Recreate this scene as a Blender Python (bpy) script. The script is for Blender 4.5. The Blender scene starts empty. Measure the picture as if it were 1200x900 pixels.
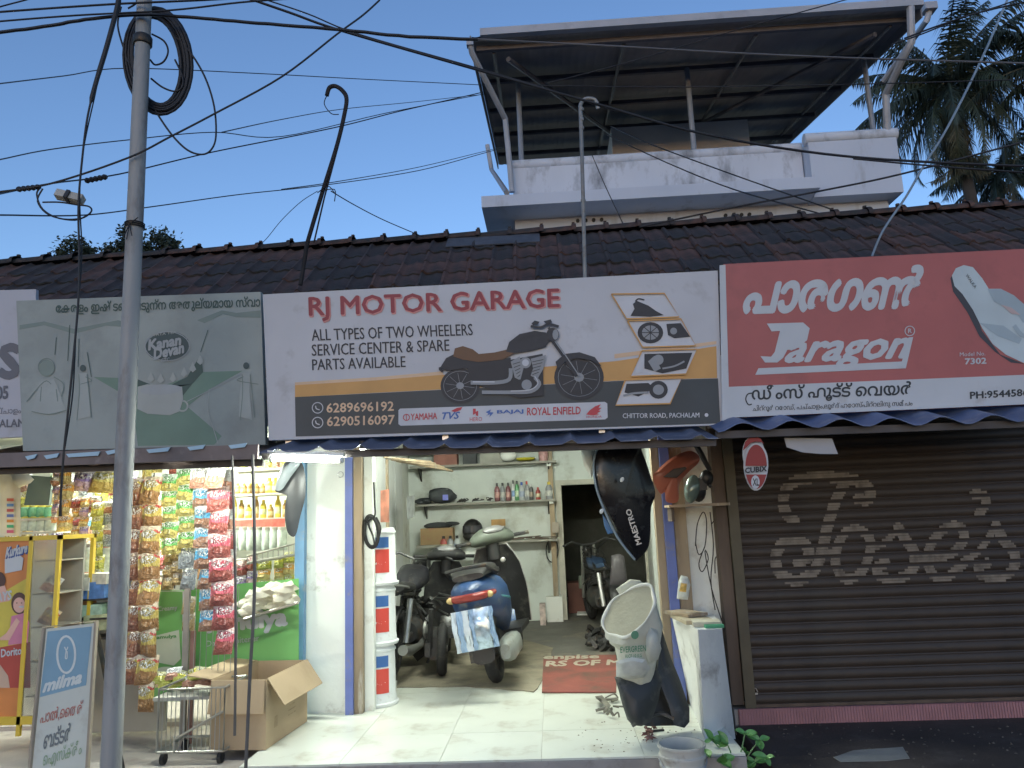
import bpy, math, random
from mathutils import Vector, Matrix, Euler
random.seed(7)
R = math.radians
scene = bpy.context.scene
COL = scene.collection
# ------------------------------------------------------------------ camera
CAM = Vector((0, 0, 1.6)); FPX = 880.0
YAW, PITCH, ROLL = R(2.6), R(10), R(2.3)
_f = Vector((-math.sin(YAW)*math.cos(PITCH), math.cos(YAW)*math.cos(PITCH), math.sin(PITCH)))
_r0 = Vector((math.cos(YAW), math.sin(YAW), 0)); _u0 = _r0.cross(_f)
_r = math.cos(ROLL)*_r0 - math.sin(ROLL)*_u0
_u = math.sin(ROLL)*_r0 + math.cos(ROLL)*_u0
cd = bpy.data.cameras.new('camera'); cam = bpy.data.objects.new('camera', cd); COL.objects.link(cam)
cam.matrix_world = Matrix(((_r.x, _u.x, -_f.x, CAM.x), (_r.y, _u.y, -_f.y, CAM.y), (_r.z, _u.z, -_f.z, CAM.z), (0, 0, 0, 1)))
cd.sensor_width = 36; cd.lens = FPX/1200*36; cd.clip_start = .05; cd.clip_end = 2000
scene.camera = cam
# ------------------------------------------------------------------ sky, sun, exposure (dusk)
w = bpy.data.worlds.new('World'); scene.world = w; w.use_nodes = True
wn = w.node_tree; bg = wn.nodes['Background']
sky = wn.nodes.new('ShaderNodeTexSky'); sky.sky_type = 'NISHITA'; sky.sun_disc = False
SUN_EL, SUN_ROT = R(10), R(190)
sky.sun_elevation = SUN_EL; sky.sun_rotation = SUN_ROT
sky.altitude = 0; sky.air_density = 1.0; sky.dust_density = .4; sky.ozone_density = 3.4
tint = wn.nodes.new('ShaderNodeMix'); tint.data_type = 'RGBA'; tint.blend_type = 'MULTIPLY'; tint.inputs[0].default_value = 1; tint.inputs[7].default_value = (1.05, .965, 1.0, 1)
wn.links.new(sky.outputs[0], tint.inputs[6]); wn.links.new(tint.outputs[2], bg.inputs[0]); bg.inputs[1].default_value = .13
sl = bpy.data.lights.new('sun', 'SUN'); sl.energy = .012; sl.angle = R(20); sl.color = (1, .93, .86)
sun = bpy.data.objects.new('sun', sl); COL.objects.link(sun)
_sd = Vector((math.sin(SUN_ROT)*math.cos(SUN_EL), math.cos(SUN_ROT)*math.cos(SUN_EL), math.sin(SUN_EL)))
sun.rotation_euler = _sd.to_track_quat('Z', 'Y').to_euler()
vs = scene.view_settings; vs.view_transform = 'Standard'; vs.look = 'None'; vs.exposure = .95; vs.gamma = 1

# ------------------------------------------------------------------ measuring helpers: where a line of sight meets a real plane
def ray(x, y): return _f + _r*((x-600)/FPX) + _u*((450-y)/FPX)
def at(x, y, Y): d = ray(x, y); return CAM + d*(Y/d.y)
def atz(x, y, z): d = ray(x, y); return CAM + d*((z-CAM.z)/d.z)
def ppm(Y): return FPX/Y
# ------------------------------------------------------------------ mesh helpers
class MB:
    def __init__(s): s.v = []; s.f = []; s.m = []; s.s = []
    def add(s, vs, fs, mi=0, sm=False):
        o = len(s.v); s.v += [Vector(v) for v in vs]
        for f in fs: s.f.append([i+o for i in f]); s.m.append(mi); s.s.append(sm)
        return s
    def box(s, c, d, rot=None, mi=0):
        x, y, z = d[0]/2, d[1]/2, d[2]/2
        p = [Vector((a, b, e)) for a in (-x, x) for b in (-y, y) for e in (-z, z)]
        if rot is not None:
            M = rot if isinstance(rot, Matrix) else Euler(rot).to_matrix()
            p = [M @ q for q in p]
        c = Vector(c)
        return s.add([q+c for q in p], [(0, 1, 3, 2), (4, 6, 7, 5), (0, 4, 5, 1), (2, 3, 7, 6), (0, 2, 6, 4), (1, 5, 7, 3)], mi)
    def b2(s, x0, x1, y0, y1, z0, z1, mi=0):
        return s.box(((x0+x1)/2, (y0+y1)/2, (z0+z1)/2), (abs(x1-x0), abs(y1-y0), abs(z1-z0)), None, mi)
    def tube(s, pts, r, n=8, mi=0, cap=True, closed=False):
        pts = [Vector(p) for p in pts]; N = len(pts)
        rr = r if isinstance(r, (list, tuple)) else [r]*N
        rings = []; up = None
        for i, p in enumerate(pts):
            a = pts[i-1] if (i > 0 or closed) else p; b = pts[(i+1) % N] if (i < N-1 or closed) else p
            t = (b-a).normalized() if (b-a).length > 1e-9 else Vector((0, 0, 1))
            if up is None:
                up = Vector((0, 0, 1)) if abs(t.z) < .9 else Vector((1, 0, 0))
            up = (up - t*up.dot(t)); up = up.normalized() if up.length > 1e-6 else t.orthogonal().normalized()
            sd = t.cross(up)
            rings.append([p + (up*math.cos(2*math.pi*k/n) + sd*math.sin(2*math.pi*k/n))*rr[i] for k in range(n)])
        return s.loft(rings, mi, cap, closed)
    def loft(s, rings, mi=0, cap=True, closed=False, sm=True):
        n = len(rings[0]); vs = [q for g in rings for q in g]; fs = []
        N = len(rings)
        for i in range(N if closed else N-1):
            for k in range(n):
                a = i*n+k; b = i*n+(k+1) % n; j = (i+1) % N
                fs.append((a, b, j*n+(k+1) % n, j*n+k))
        s.add(vs, fs, mi, sm)
        if cap and not closed:
            s.add(rings[0], [list(range(n))[::-1]], mi); s.add(rings[-1], [list(range(n))], mi)
        return s
    def lathe(s, prof, c=(0, 0, 0), n=16, M=None, mi=0, cap=False):
        c = Vector(c); rings = []
        for r, z in prof:
            g = [Vector((r*math.cos(2*math.pi*k/n), r*math.sin(2*math.pi*k/n), z)) for k in range(n)]
            if M is not None: g = [M @ q for q in g]
            rings.append([q+c for q in g])
        return s.loft(rings, mi, cap)
    def torus(s, c, R_, r, M=None, n=20, m=8, mi=0):
        pts = [Vector((R_*math.cos(2*math.pi*k/n), R_*math.sin(2*math.pi*k/n), 0)) for k in range(n)]
        if M is not None: pts = [M @ p for p in pts]
        return s.tube([p+Vector(c) for p in pts], r, m, mi, False, True)
    def ell(s, c, d, n=14, m=9, rot=None, mi=0):
        c = Vector(c); M = Euler(rot).to_matrix() if rot is not None else None
        rings = []
        for i in range(m+1):
            a = math.pi*i/m; rr = max(math.sin(a), .02)
            g = [Vector((d[0]*rr*math.cos(2*math.pi*k/n), d[1]*rr*math.sin(2*math.pi*k/n), d[2]*math.cos(a))) for k in range(n)]
            if M: g = [M @ q for q in g]
            rings.append([q+c for q in g])
        return s.loft(rings, mi, True)
    def prism(s, poly, off, mi=0, sm=False):
        a = [Vector(p) for p in poly]; off = Vector(off); b = [p+off for p in a]; n = len(a)
        s.add(a, [list(range(n))[::-1]], mi); s.add(b, [list(range(n))], mi)
        return s.add(a+b, [(k, (k+1) % n, n+(k+1) % n, n+k) for k in range(n)], mi, sm)
    def puff(s, poly, out, depth, rings=4, mi=0, back=.25):
        """domed panel: outline poly, bulging along vector out"""
        P = [Vector(p) for p in poly]; c = sum(P, Vector())/len(P); out = Vector(out).normalized()
        R_ = []
        for i in range(rings+1):
            t = i/rings; k = 1-t*.93
            R_.append([c+(p-c)*k + out*depth*math.sqrt(max(0, 1-k*k)) for p in P])
        s.loft(R_, mi, False); s.add(R_[-1], [list(range(len(P)))], mi, True)
        B = [[c+(p-c)*(1-t*.93) - out*depth*back*math.sqrt(max(0, 1-(1-t*.93)**2)) for p in P] for t in (0, .5, 1)]
        s.loft(B[::-1], mi, False); s.add(B[-1], [list(range(len(P)))[::-1]], mi, True)
        return s
    def grid(s, fn, nu, nv, mi=0, sm=True):
        vs = [fn(i/nu, j/nv) for j in range(nv+1) for i in range(nu+1)]
        fs = [(j*(nu+1)+i, j*(nu+1)+i+1, (j+1)*(nu+1)+i+1, (j+1)*(nu+1)+i) for j in range(nv) for i in range(nu)]
        return s.add(vs, fs, mi, sm)
    def mesh(s, name, mats, off=Vector((0, 0, 0))):
        me = bpy.data.meshes.new(name)
        me.from_pydata([v-off for v in s.v], [], s.f); 
        for m in (mats if isinstance(mats, (list, tuple)) else [mats]): me.materials.append(m)
        me.polygons.foreach_set('material_index', s.m); me.polygons.foreach_set('use_smooth', s.s)
        me.update(); me.set_sharp_from_angle(angle=R(42)); return me
def cen(vs, base=True):
    xs = [v.x for v in vs]; ys = [v.y for v in vs]; zs = [v.z for v in vs]
    return Vector(((min(xs)+max(xs))/2, (min(ys)+max(ys))/2, min(zs) if base else (min(zs)+max(zs))/2))
def tag(o, label=None, cat=None, group=None, kind=None):
    if label: o['label'] = label
    if cat: o['category'] = cat
    if group: o['group'] = group
    if kind: o['kind'] = kind
    return o
def thing(name, label, cat, loc=(0, 0, 0), rz=0, group=None, rot=None):
    o = bpy.data.objects.new(name, None); COL.objects.link(o); o.location = loc
    o.rotation_euler = rot if rot is not None else (0, 0, rz); o.empty_display_size = .1
    return tag(o, label, cat, group)
def wroot(o):
    M = Matrix.LocRotScale(o.location, o.rotation_euler, o.scale)
    return (wroot(o.parent) @ M) if o.parent else M
def part(name, mb, mats, parent, label=None, local=False, kind=None):
    """mesh part; vertices in world space unless local (then in the thing's own axes)"""
    if local: c = cen(mb.v); me = mb.mesh(name, mats, c); o = bpy.data.objects.new(name, me); o.location = c
    else:
        Mi = wroot(parent).inverted()
        mb2 = MB(); mb2.v = [Mi @ v for v in mb.v]; mb2.f = mb.f; mb2.m = mb.m; mb2.s = mb.s
        c = cen(mb2.v); me = mb2.mesh(name, mats, c); o = bpy.data.objects.new(name, me); o.location = c
    COL.objects.link(o); o.parent = parent
    return tag(o, label, None, None, kind)
def solo(name, mb, mats, label, cat, group=None, kind=None):
    c = cen(mb.v); o = bpy.data.objects.new(name, mb.mesh(name, mats, c)); o.location = c; COL.objects.link(o)
    return tag(o, label, cat, group, kind)
def struct(name, mb, mats): return solo(name, mb, mats, None, None, None, 'structure')
def dup(o, parent=None, loc=None, rz=None):
    c = o.copy(); COL.objects.link(c); c.parent = parent
    if loc is not None: c.location = loc
    if rz is not None: c.rotation_euler = (0, 0, rz)
    for ch in list(o.children): dup(ch, c)
    return c
def smooth(pts, k=6, closed=False):
    P = [Vector(p) for p in pts]; out = []; N = len(P)
    for i in range(N if closed else N-1):
        p0 = P[i-1] if (i > 0 or closed) else P[0]; p1 = P[i]; p2 = P[(i+1) % N]; p3 = P[(i+2) % N] if (i+2 < N or closed) else P[-1]
        for j in range(k):
            t = j/k; out.append(.5*((2*p1)+(p2-p0)*t+(2*p0-5*p1+4*p2-p3)*t*t+(3*p1-p0-3*p2+p3)*t**3))
    if not closed: out.append(P[-1])
    return out
# ------------------------------------------------------------------ materials
MATS = {}
def mat(name, col, rough=.6, metal=0, var=.12, scale=5, bump=0, bscale=30, dirt=None, emit=0, spec=.5, stretch=(1, 1, 1), alpha=None, trans=0):
    if name in MATS: return MATS[name]
    m = bpy.data.materials.new(name); m.use_nodes = True; nt = m.node_tree; N = nt.nodes; L = nt.links
    b = N['Principled BSDF']; b.inputs['Roughness'].default_value = rough; b.inputs['Metallic'].default_value = metal
    b.inputs['Specular IOR Level'].default_value = spec
    tc = N.new('ShaderNodeTexCoord'); mp = N.new('ShaderNodeMapping'); mp.inputs['Scale'].default_value = stretch
    L.new(tc.outputs['Object'], mp.inputs[0])
    c = Vector(col)
    def mixc(a, bcol, fac):
        mx = N.new('ShaderNodeMix'); mx.data_type = 'RGBA'
        L.new(fac, mx.inputs[0])
        if isinstance(a, (tuple, Vector)): mx.inputs[6].default_value = (*a, 1)
        else: L.new(a, mx.inputs[6])
        mx.inputs[7].default_value = (*bcol, 1); return mx.outputs[2]
    nz = N.new('ShaderNodeTexNoise'); nz.inputs['Scale'].default_value = scale; nz.inputs['Detail'].default_value = 5
    L.new(mp.outputs[0], nz.inputs[0])
    mr = N.new('ShaderNodeMapRange'); mr.inputs[1].default_value = .3; mr.inputs[2].default_value = .7; L.new(nz.outputs[0], mr.inputs[0])
    out = mixc(tuple(min(1, x*(1+var)) for x in c), tuple(x*(1-var) for x in c), mr.outputs[0])
    if dirt:
        dc, amt, ds = dirt[:3]
        n2 = N.new('ShaderNodeTexNoise'); n2.inputs['Scale'].default_value = ds; n2.inputs['Detail'].default_value = 8; n2.inputs['Roughness'].default_value = .65
        L.new(mp.outputs[0], n2.inputs[0])
        m2 = N.new('ShaderNodeMapRange'); m2.inputs[1].default_value = .62-amt*.3; m2.inputs[2].default_value = .80-amt*.2; L.new(n2.outputs[0], m2.inputs[0])
        out = mixc(out, dc, m2.outputs[0])
    L.new(out, b.inputs['Base Color'])
    if bump:
        n3 = N.new('ShaderNodeTexNoise'); n3.inputs['Scale'].default_value = bscale; n3.inputs['Detail'].default_value = 4; L.new(mp.outputs[0], n3.inputs[0])
        bp = N.new('ShaderNodeBump'); bp.inputs['Strength'].default_value = bump; bp.inputs['Distance'].default_value = .01
        L.new(n3.outputs[0], bp.inputs['Height']); L.new(bp.outputs[0], b.inputs['Normal'])
    if emit: b.inputs['Emission Color'].default_value = (*col, 1); b.inputs['Emission Strength'].default_value = emit
    if alpha is not None: b.inputs['Alpha'].default_value = alpha
    if trans: b.inputs['Transmission Weight'].default_value = trans
    MATS[name] = m; return m
M_ = {}
def flat(col, rough=.55, name=None):
    """plain print ink / paint"""
    k = 'ink_%02x%02x%02x_%d' % (*[int(255*min(1, c)) for c in col], int(rough*100))
    return mat(name or k, col, rough, 0, .08, 4, .4, 3.5, (tuple(.8*c+.025 for c in col), .15, 6))
black = mat('black_plastic', (.018, .018, .019), .42, 0, .25, 6, .1, 60, ((.10, .095, .08), .25, 9))
rubber = mat('rubber', (.02, .02, .02), .8, 0, .3, 8, .2, 80, ((.13, .11, .08), .35, 6))
dark_metal = mat('dark_metal', (.06, .06, .06), .5, .6, .3, 9, .1, 50, ((.14, .09, .05), .3, 12))
steel = mat('steel', (.5, .5, .5), .35, .9, .2, 10, .05, 60)
greywire = mat('cable_black', (.015, .016, .02), .6, 0, .2, 4)
blue_paint = mat('blue_post_paint', (.13, .17, .42), .6, 0, .15, 4, .1, 40, ((.25, .22, .2), .25, 14))
white_wall = mat('whitewash', (.74, .76, .70), .85, 0, .07, 2, .25, 25, ((.38, .34, .26), .3, 3.5))
white_clean = mat('white_plaster', (.80, .81, .76), .85, 0, .05, 2, .15, 20, ((.5, .47, .40), .08, 5))
back_wall_m = mat('garage_back_wall', (.62, .66, .62), .85, 0, .08, 2, .2, 20, ((.33, .33, .27), .36, 2.2))
wood = mat('old_wood', (.30, .23, .15), .75, 0, .35, 6, .3, 40, ((.62, .60, .52), .25, 12), stretch=(1, 1, .15))
dwood = mat('dark_wood', (.10, .07, .05), .7, 0, .3, 8, .2, 40, stretch=(1, 1, .2))
grey_conc = mat('grey_concrete', (.34, .32, .30), .9, 0, .15, 4, .3, 40, ((.16, .14, .12), .3, 6))
# ------------------------------------------------------------------ print and lettering
class Sign:
    """a real flat board; px() gives the point of the board a line of sight reaches, lifted by layers of print"""
    def __init__(s, p0, n, lift=.0015): s.p0 = Vector(p0); s.n = Vector(n).normalized(); s.lift = lift; s.c = 0
    def px(s, x, y, k=0):
        d = ray(x, y); t = (s.p0-CAM).dot(s.n)/d.dot(s.n); return CAM+d*t+s.n*(s.lift*k)
    def poly(s, mb, pts, k=1, mi=0):
        s.c += .02; k += s.c; mb.add([s.px(x, y, k) for x, y in pts], [list(range(len(pts)))], mi); return mb
    def stroke(s, mb, pts, wpx, k=1, mi=0, closed=False, sm=4):
        s.c += .02; k += s.c; P = [Vector((x, y, 0)) for x, y in pts]
        if sm: P = smooth(P, sm, closed)
        N = len(P); L_ = []; R2 = []
        for i, p in enumerate(P):
            a = P[i-1] if (i or closed) else p; b = P[(i+1) % N] if (i < N-1 or closed) else p
            t = (b-a).normalized(); nn = Vector((-t.y, t.x, 0)); ww = wpx/2 if not callable(wpx) else wpx(i/(N-1))/2
            L_.append(p+nn*ww); R2.append(p-nn*ww)
        for i in range(N if closed else N-1):
            j = (i+1) % N
            mb.add([s.px(q.x, q.y, k+(i % 3)*.012) for q in (L_[i], L_[j], R2[j], R2[i])], [(0, 1, 2, 3)], mi)
        return mb
    def disc(s, mb, c, rx, ry=None, k=1, mi=0, n=20, rot=0):
        ry = ry or rx; pts = []
        for i in range(n):
            a = 2*math.pi*i/n; x, y = rx*math.cos(a), ry*math.sin(a)
            pts.append((c[0]+x*math.cos(rot)-y*math.sin(rot), c[1]+x*math.sin(rot)+y*math.cos(rot)))
        return s.poly(mb, pts, k, mi)
    def ring(s, mb, c, rx, ry, wd, k=1, mi=0, n=24, a0=0, a1=360):
        m = int(n*(a1-a0)/360); pts = [(c[0]+rx*math.cos(R(a0+(a1-a0)*i/m)), c[1]+ry*math.sin(R(a0+(a1-a0)*i/m))) for i in range(m+1)]
        return s.stroke(mb, pts, wd, k, mi, sm=0)
    def text(s, mb, body, bl, br, tl, k=1, mi=0, bold=.0, shear=0, box=None):
        """fit lettering to the parallelogram bl-br-tl (bottom-left, bottom-right, top-left)"""
        c = bpy.data.curves.new('t', 'FONT'); c.body = body; c.resolution_u = 2; c.shear = shear
        c.dimensions = '2D'; c.fill_mode = 'FRONT'
        o = bpy.data.objects.new('t', c); me = bpy.data.meshes.new_from_object(o)
        V = [v.co.copy() for v in me.vertices]
        if V:
            x0 = min(v.x for v in V); x1 = max(v.x for v in V); y0 = min(v.y for v in V); y1 = max(v.y for v in V)
            if box: y0, y1 = box
            fs = [list(p.vertices) for p in me.polygons]; bw = bold; s.c += .02; k += s.c; h = bw*.7
            # heavier weights are overprints of the same letters, each a hair above the last
            for j, (ox, oy) in enumerate([(0, 0)]+([(-bw, 0), (bw, 0), (0, bw), (0, -bw), (h, h), (-h, h), (h, -h), (-h, -h), (bw*.5, 0), (-bw*.5, 0), (0, bw*.5), (0, -bw*.5)] if bw > .03 else [(-bw, 0), (bw, 0), (0, bw), (0, -bw)] if bw > .015 else [(-bw, 0), (bw, 0)] if bw else [])):
                vs = []
                for v in V:
                    a = (v.x+ox-x0)/(x1-x0); b = (v.y+oy-y0)/(y1-y0)
                    vs.append(s.px(bl[0]+a*(br[0]-bl[0])+b*(tl[0]-bl[0]), bl[1]+a*(br[1]-bl[1])+b*(tl[1]-bl[1]), k+j*.05))
                mb.add(vs, fs, mi)
        bpy.data.objects.remove(o); bpy.data.curves.remove(c); bpy.data.meshes.remove(me)
        return mb
# ================================================================== SETTING
asph = mat('street_asphalt', (.030, .024, .022), .9, 0, .3, 3, .6, 60, ((.06, .048, .042), .35, 5))
tile_m = mat('floor_tile', (.66, .68, .60), .28, 0, .05, 2.5, .05, 10, ((.40, .36, .27), .27, 3.2))
pave_m = mat('left_paving', (.45, .40, .35), .8, 0, .12, 3, .2, 30, ((.30, .24, .2), .3, 4))
soil = mat('garage_dirty_floor', (.13, .125, .11), .75, 0, .3, 3, .3, 30, ((.24, .21, .16), .3, 3))
struct('ground', MB().b2(-300, 300, -300, 300, -.2, 0), asph)
# raised garage floor: slab, with large tiles recessed at their joints
struct('garage_floor_slab', MB().b2(-1.93, 1.05, 4.72, 7.0, .004, .192), mat('slab_grout', (.50, .48, .42), .8, 0, .12, 4, .2, 30, ((.30, .27, .22), .3, 5)))
struct('apron_kerb', MB().b2(-1.93, 1.05, 4.69, 4.719, .0, .186), grey_conc)
xs = [-1.93, -1.33, -.73, -.13, .47, 1.05]; ys = [4.70, 5.28, 5.88, 6.48, 7.0]
gt = thing('tiled_apron', None, None, (-.5, 5, .19)); gt['kind'] = 'structure'
for i in range(5):
    for j in range(4):
        mb = MB(); x0, x1, y0, y1 = xs[i]+.0015, xs[i+1]-.0015, ys[j]+.0015, ys[j+1]-.0015
        mb.b2(x0, x1, y0, y1, .188, .2+random.uniform(-.0008, .0008)); part('floor_tile', mb, tile_m, gt)
struct('garage_inner_floor', MB().b2(-2.3, 2.6, 7.0, 13.6, .0, .197), soil)
struct('left_paving', MB().b2(-8, -1.94, 4.1, 5.9, .0, .14), pave_m)
struct('left_shop_floor', MB().b2(-8, -1.99, 5.9, 8.2, .0, .17), pave_m)
pink = mat('pink_ridged_tile', (.33, .16, .17), .6, 0, .15, 6, .2, 60)
ps = thing('shutter_step', None, None, (2.5, 5.6, 0)); ps['kind'] = 'structure'
part('step_slab', MB().b2(1.24, 8, 5.79, 6.0, .0, .172), grey_conc, ps)
mb = MB(); x = 1.27
while x < 5.5:
    mb.b2(x, x+.0165, 5.764, 5.776, .072, .176); x += .02
part('tile_ribs', mb, pink, ps, kind='stuff')
part('riser', MB().b2(1.265, 8, 5.77, 5.789, .05, .178), pink, ps)
struct('shutter_forecourt', MB().b2(1.24, 8, 4.2, 5.768, .0, .07), mat('dark_forecourt', (.062, .046, .038), .9, 0, .2, 3, .4, 50, ((.10, .08, .07), .3, 4)))

# ---------------------------------------------------------------- the row of shops
shop = thing('shop_building', 'long single storey shop row with old dark tiled roof above the signs', 'building', (0, 6, 0))
shop_in = mat('left_shop_wall', (.60, .62, .55), .8, 0, .1, 2, .1, 20)
def wall(name, poly, th, m, label=None):   # plan line thickened
    mb = MB(); (x0, y0), (x1, y1), z0, z1 = poly; d = Vector((x1-x0, y1-y0, 0)).normalized(); n = Vector((-d.y, d.x, 0))*th
    mb.prism([(x0, y0, z0), (x1, y1, z0), (x1, y1, z1), (x0, y0, z1)], n); return part(name, mb, m, shop, label)
wall('wall', ((-1.62, 6.14), (-2.0, 10.62), .17, 2.9), .06, white_wall)
GBY = 10.6
dx0, dx1 = at(659, 600, GBY).x, at(752, 600, GBY).x; dzt = at(700, 567, GBY).z
part('wall', MB().b2(-2.05, dx0, GBY, GBY+.12, .15, 2.9).b2(dx0, dx1, GBY, GBY+.12, dzt, 2.9).b2(dx1, 2.4, GBY, GBY+.12, .15, 2.9), back_wall_m, shop, 'pale green-white back wall of the garage')
wall('wall', ((1.0, 6.0), (1.28, 10.6), .17, 2.9), -.06, white_wall)
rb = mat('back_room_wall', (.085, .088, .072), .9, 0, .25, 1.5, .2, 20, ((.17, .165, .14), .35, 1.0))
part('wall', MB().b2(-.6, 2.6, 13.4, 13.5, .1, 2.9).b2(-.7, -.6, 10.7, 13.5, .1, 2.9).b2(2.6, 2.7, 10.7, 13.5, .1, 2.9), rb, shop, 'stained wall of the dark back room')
part('ceiling', MB().b2(-2.1, 2.7, 5.95, 13.5, 2.9, 2.95), mat('ceiling_boards', (.25, .24, .2), .8, 0, .2, 3), shop)
part('wall', MB().b2(-8.2, -2.0, 8.2, 8.3, .0, 2.9).b2(-8.3, -8.2, 5.9, 8.3, 0, 2.9), shop_in, shop)
part('wall', MB().b2(-2.03, -1.97, 6.1, 8.2, .0, 2.9), shop_in, shop)
part('ceiling', MB().b2(-8.2, -2.03, 5.9, 8.2, 2.62, 2.66), shop_in, shop)
# front lintel band above openings
part('lintel', MB().b2(-8.2, 1.24, 5.93, 6.07, 2.40, 3.0).b2(1.24, 8.2, 5.93, 6.07, 2.32, 3.0), white_wall, shop)
part('wall', MB().b2(1.29, 8.2, 6.03, 6.1, .17, 2.32), dwood, shop)
part('wall', MB().b2(8.2, 8.3, 5.9, 9.5, .0, 3.0), white_wall, shop)
part('wall', MB().b2(1.36, 1.42, 6.1, 10.6, .0, 2.9).b2(2.7, 2.8, 10.6, 13.6, 0, 2.9), white_wall, shop)  # unseen extra walls, added to stop lamp light leaking out behind the shops
# white pillar between the snack shop and the garage
pm = mat('white_pillar', (.80, .82, .76), .85, 0, .04, 2, .3, 18, ((.36, .34, .28), .12, 5))
pl, pr = at(356, 700, 5.9).x, at(405, 700, 5.9).x
part('pillar', MB().b2(pl, pr, 5.9, 6.13, .17, 2.4), pm, shop, 'thick white pillar between snack shop and garage')
part('wire_ring', MB().torus(at(399, 556, 5.885), .022, .003, Euler((R(90), 0, 0)).to_matrix(), 12, 5), steel, shop)
part('post', MB().b2(at(405.5, 700, 5.86).x, at(414.5, 700, 5.86).x, 5.83, 5.9, .2, 2.4), blue_paint, shop, 'blue painted steel door post left of the garage')
part('post', MB().b2(at(415, 700, 5.88).x, at(425, 700, 5.88).x, 5.86, 5.96, .2, 2.4), wood, shop, 'bare wood door post left of the garage')
part('post', MB().b2(at(425.5, 700, 5.95).x, at(438, 700, 5.95).x, 5.93, 6.02, .2, 2.4), white_wall, shop, 'white painted door post left of the garage')
# right posts
part('post', MB().b2(at(770, 640, 5.9).x, at(779, 640, 5.9).x, 5.88, 5.97, .2, 2.4), wood, shop, 'bare wood post right of the garage')
part('post', MB().b2(at(780, 640, 5.86).x, at(791, 640, 5.86).x, 5.84, 5.92, .2, 2.4), blue_paint, shop, 'blue painted steel post right of the garage')
part('post', MB().b2(at(791.5, 640, 5.9).x, at(806, 640, 5.9).x, 5.87, 5.96, .2, 2.4), wood, shop, 'weathered wood post beside the scribbled board')
gx0, gx1 = at(806.5, 660, 5.93).x, at(838, 660, 5.93).x+.03
part('infill_board', MB().b2(gx0, gx1, 5.92, 5.96, .2, 2.4), white_wall, shop, 'white board scribbled with black loops')
part('post', MB().b2(at(838, 600, 5.83).x, at(851, 600, 5.83).x, 5.80, 5.93, .2, 2.4), dwood, shop, 'dark wood post left of the shutter')
sg = Sign((0, 5.92, 0), (0, -1, 0)); mb = MB()
for st in ([(815, 640), (817, 615), (824, 600), (828, 612), (826, 640), (819, 650), (815, 636)], [(834, 614), (841, 606), (848, 614), (849, 628)], [(826, 640), (819, 660), (823, 670), (830, 655), (826, 646), (834, 690), (846, 728)], [(838, 672), (838, 655), (843, 652), (847, 664)], [(832, 600), (836, 640), (833, 680), (838, 715)]):
    sg.stroke(mb, st, 1.3, 1)
part('scribble', mb, flat((.03, .03, .03)), shop)
# inner right planks
for k, (a, b_, m) in enumerate(((6.05, 6.45, white_wall), (6.47, 6.6, mat('light_blue_plank', (.25, .48, .62), .7, 0, .1, 4)), (6.62, 7.1, white_wall), (7.12, 7.7, white_wall), (7.72, 8.3, back_wall_m))):
    x = 1.0-.02+(a-6)/4.6*.28-.03
    part('plank', MB().b2(x, x+.02, a, b_, .25, 2.3), m, shop)
# inner left planks and pinned papers
def lx(Y): return -1.62-(Y-6.14)/4.48*.38
for a, b_ in ((6.9, 7.3), (7.34, 8.0), (8.04, 8.8), (8.84, 9.6)):
    part('plank', MB().box(((lx(a)+lx(b_))/2+.012, (a+b_)/2, 1.3), (.02, b_-a, 2.0), (0, 0, math.atan(.38/4.48))), mat('door_leaf_white', (.66, .68, .66), .7, 0, .06, 4, .1, 20, ((.45, .43, .38), .15, 6)), shop)
for Y in (6.86, 8.02): part('batten', MB().b2(lx(Y)+.02, lx(Y)+.05, Y-.02, Y+.02, .2, 2.3), wood, shop)
# back room doorway frame
fm = mat('door_frame', (.50, .48, .40), .7, 0, .15, 6, .1, 30)
part('door_frame', MB().b2(dx0-.08, dx0, GBY-.04, GBY+.13, .2, dzt+.07).b2(dx1, dx1+.08, GBY-.04, GBY+.13, .2, dzt+.07).b2(dx0, dx1, GBY-.04, GBY+.13, dzt, dzt+.07), fm, shop)
c0, c1 = at(646, 640, GBY-.1).x, at(652, 640, GBY-.1).x
part('post', MB().b2(c0, c1, GBY-.14, GBY-.06, .45, 2.6), wood, shop, 'thin wood post carrying the back shelves')
part('plinth', MB().b2(at(640, 700, GBY-.1).x, at(664, 700, GBY-.1).x-.06, GBY-.2, GBY-.003, .19, .52), white_clean, shop)

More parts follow.
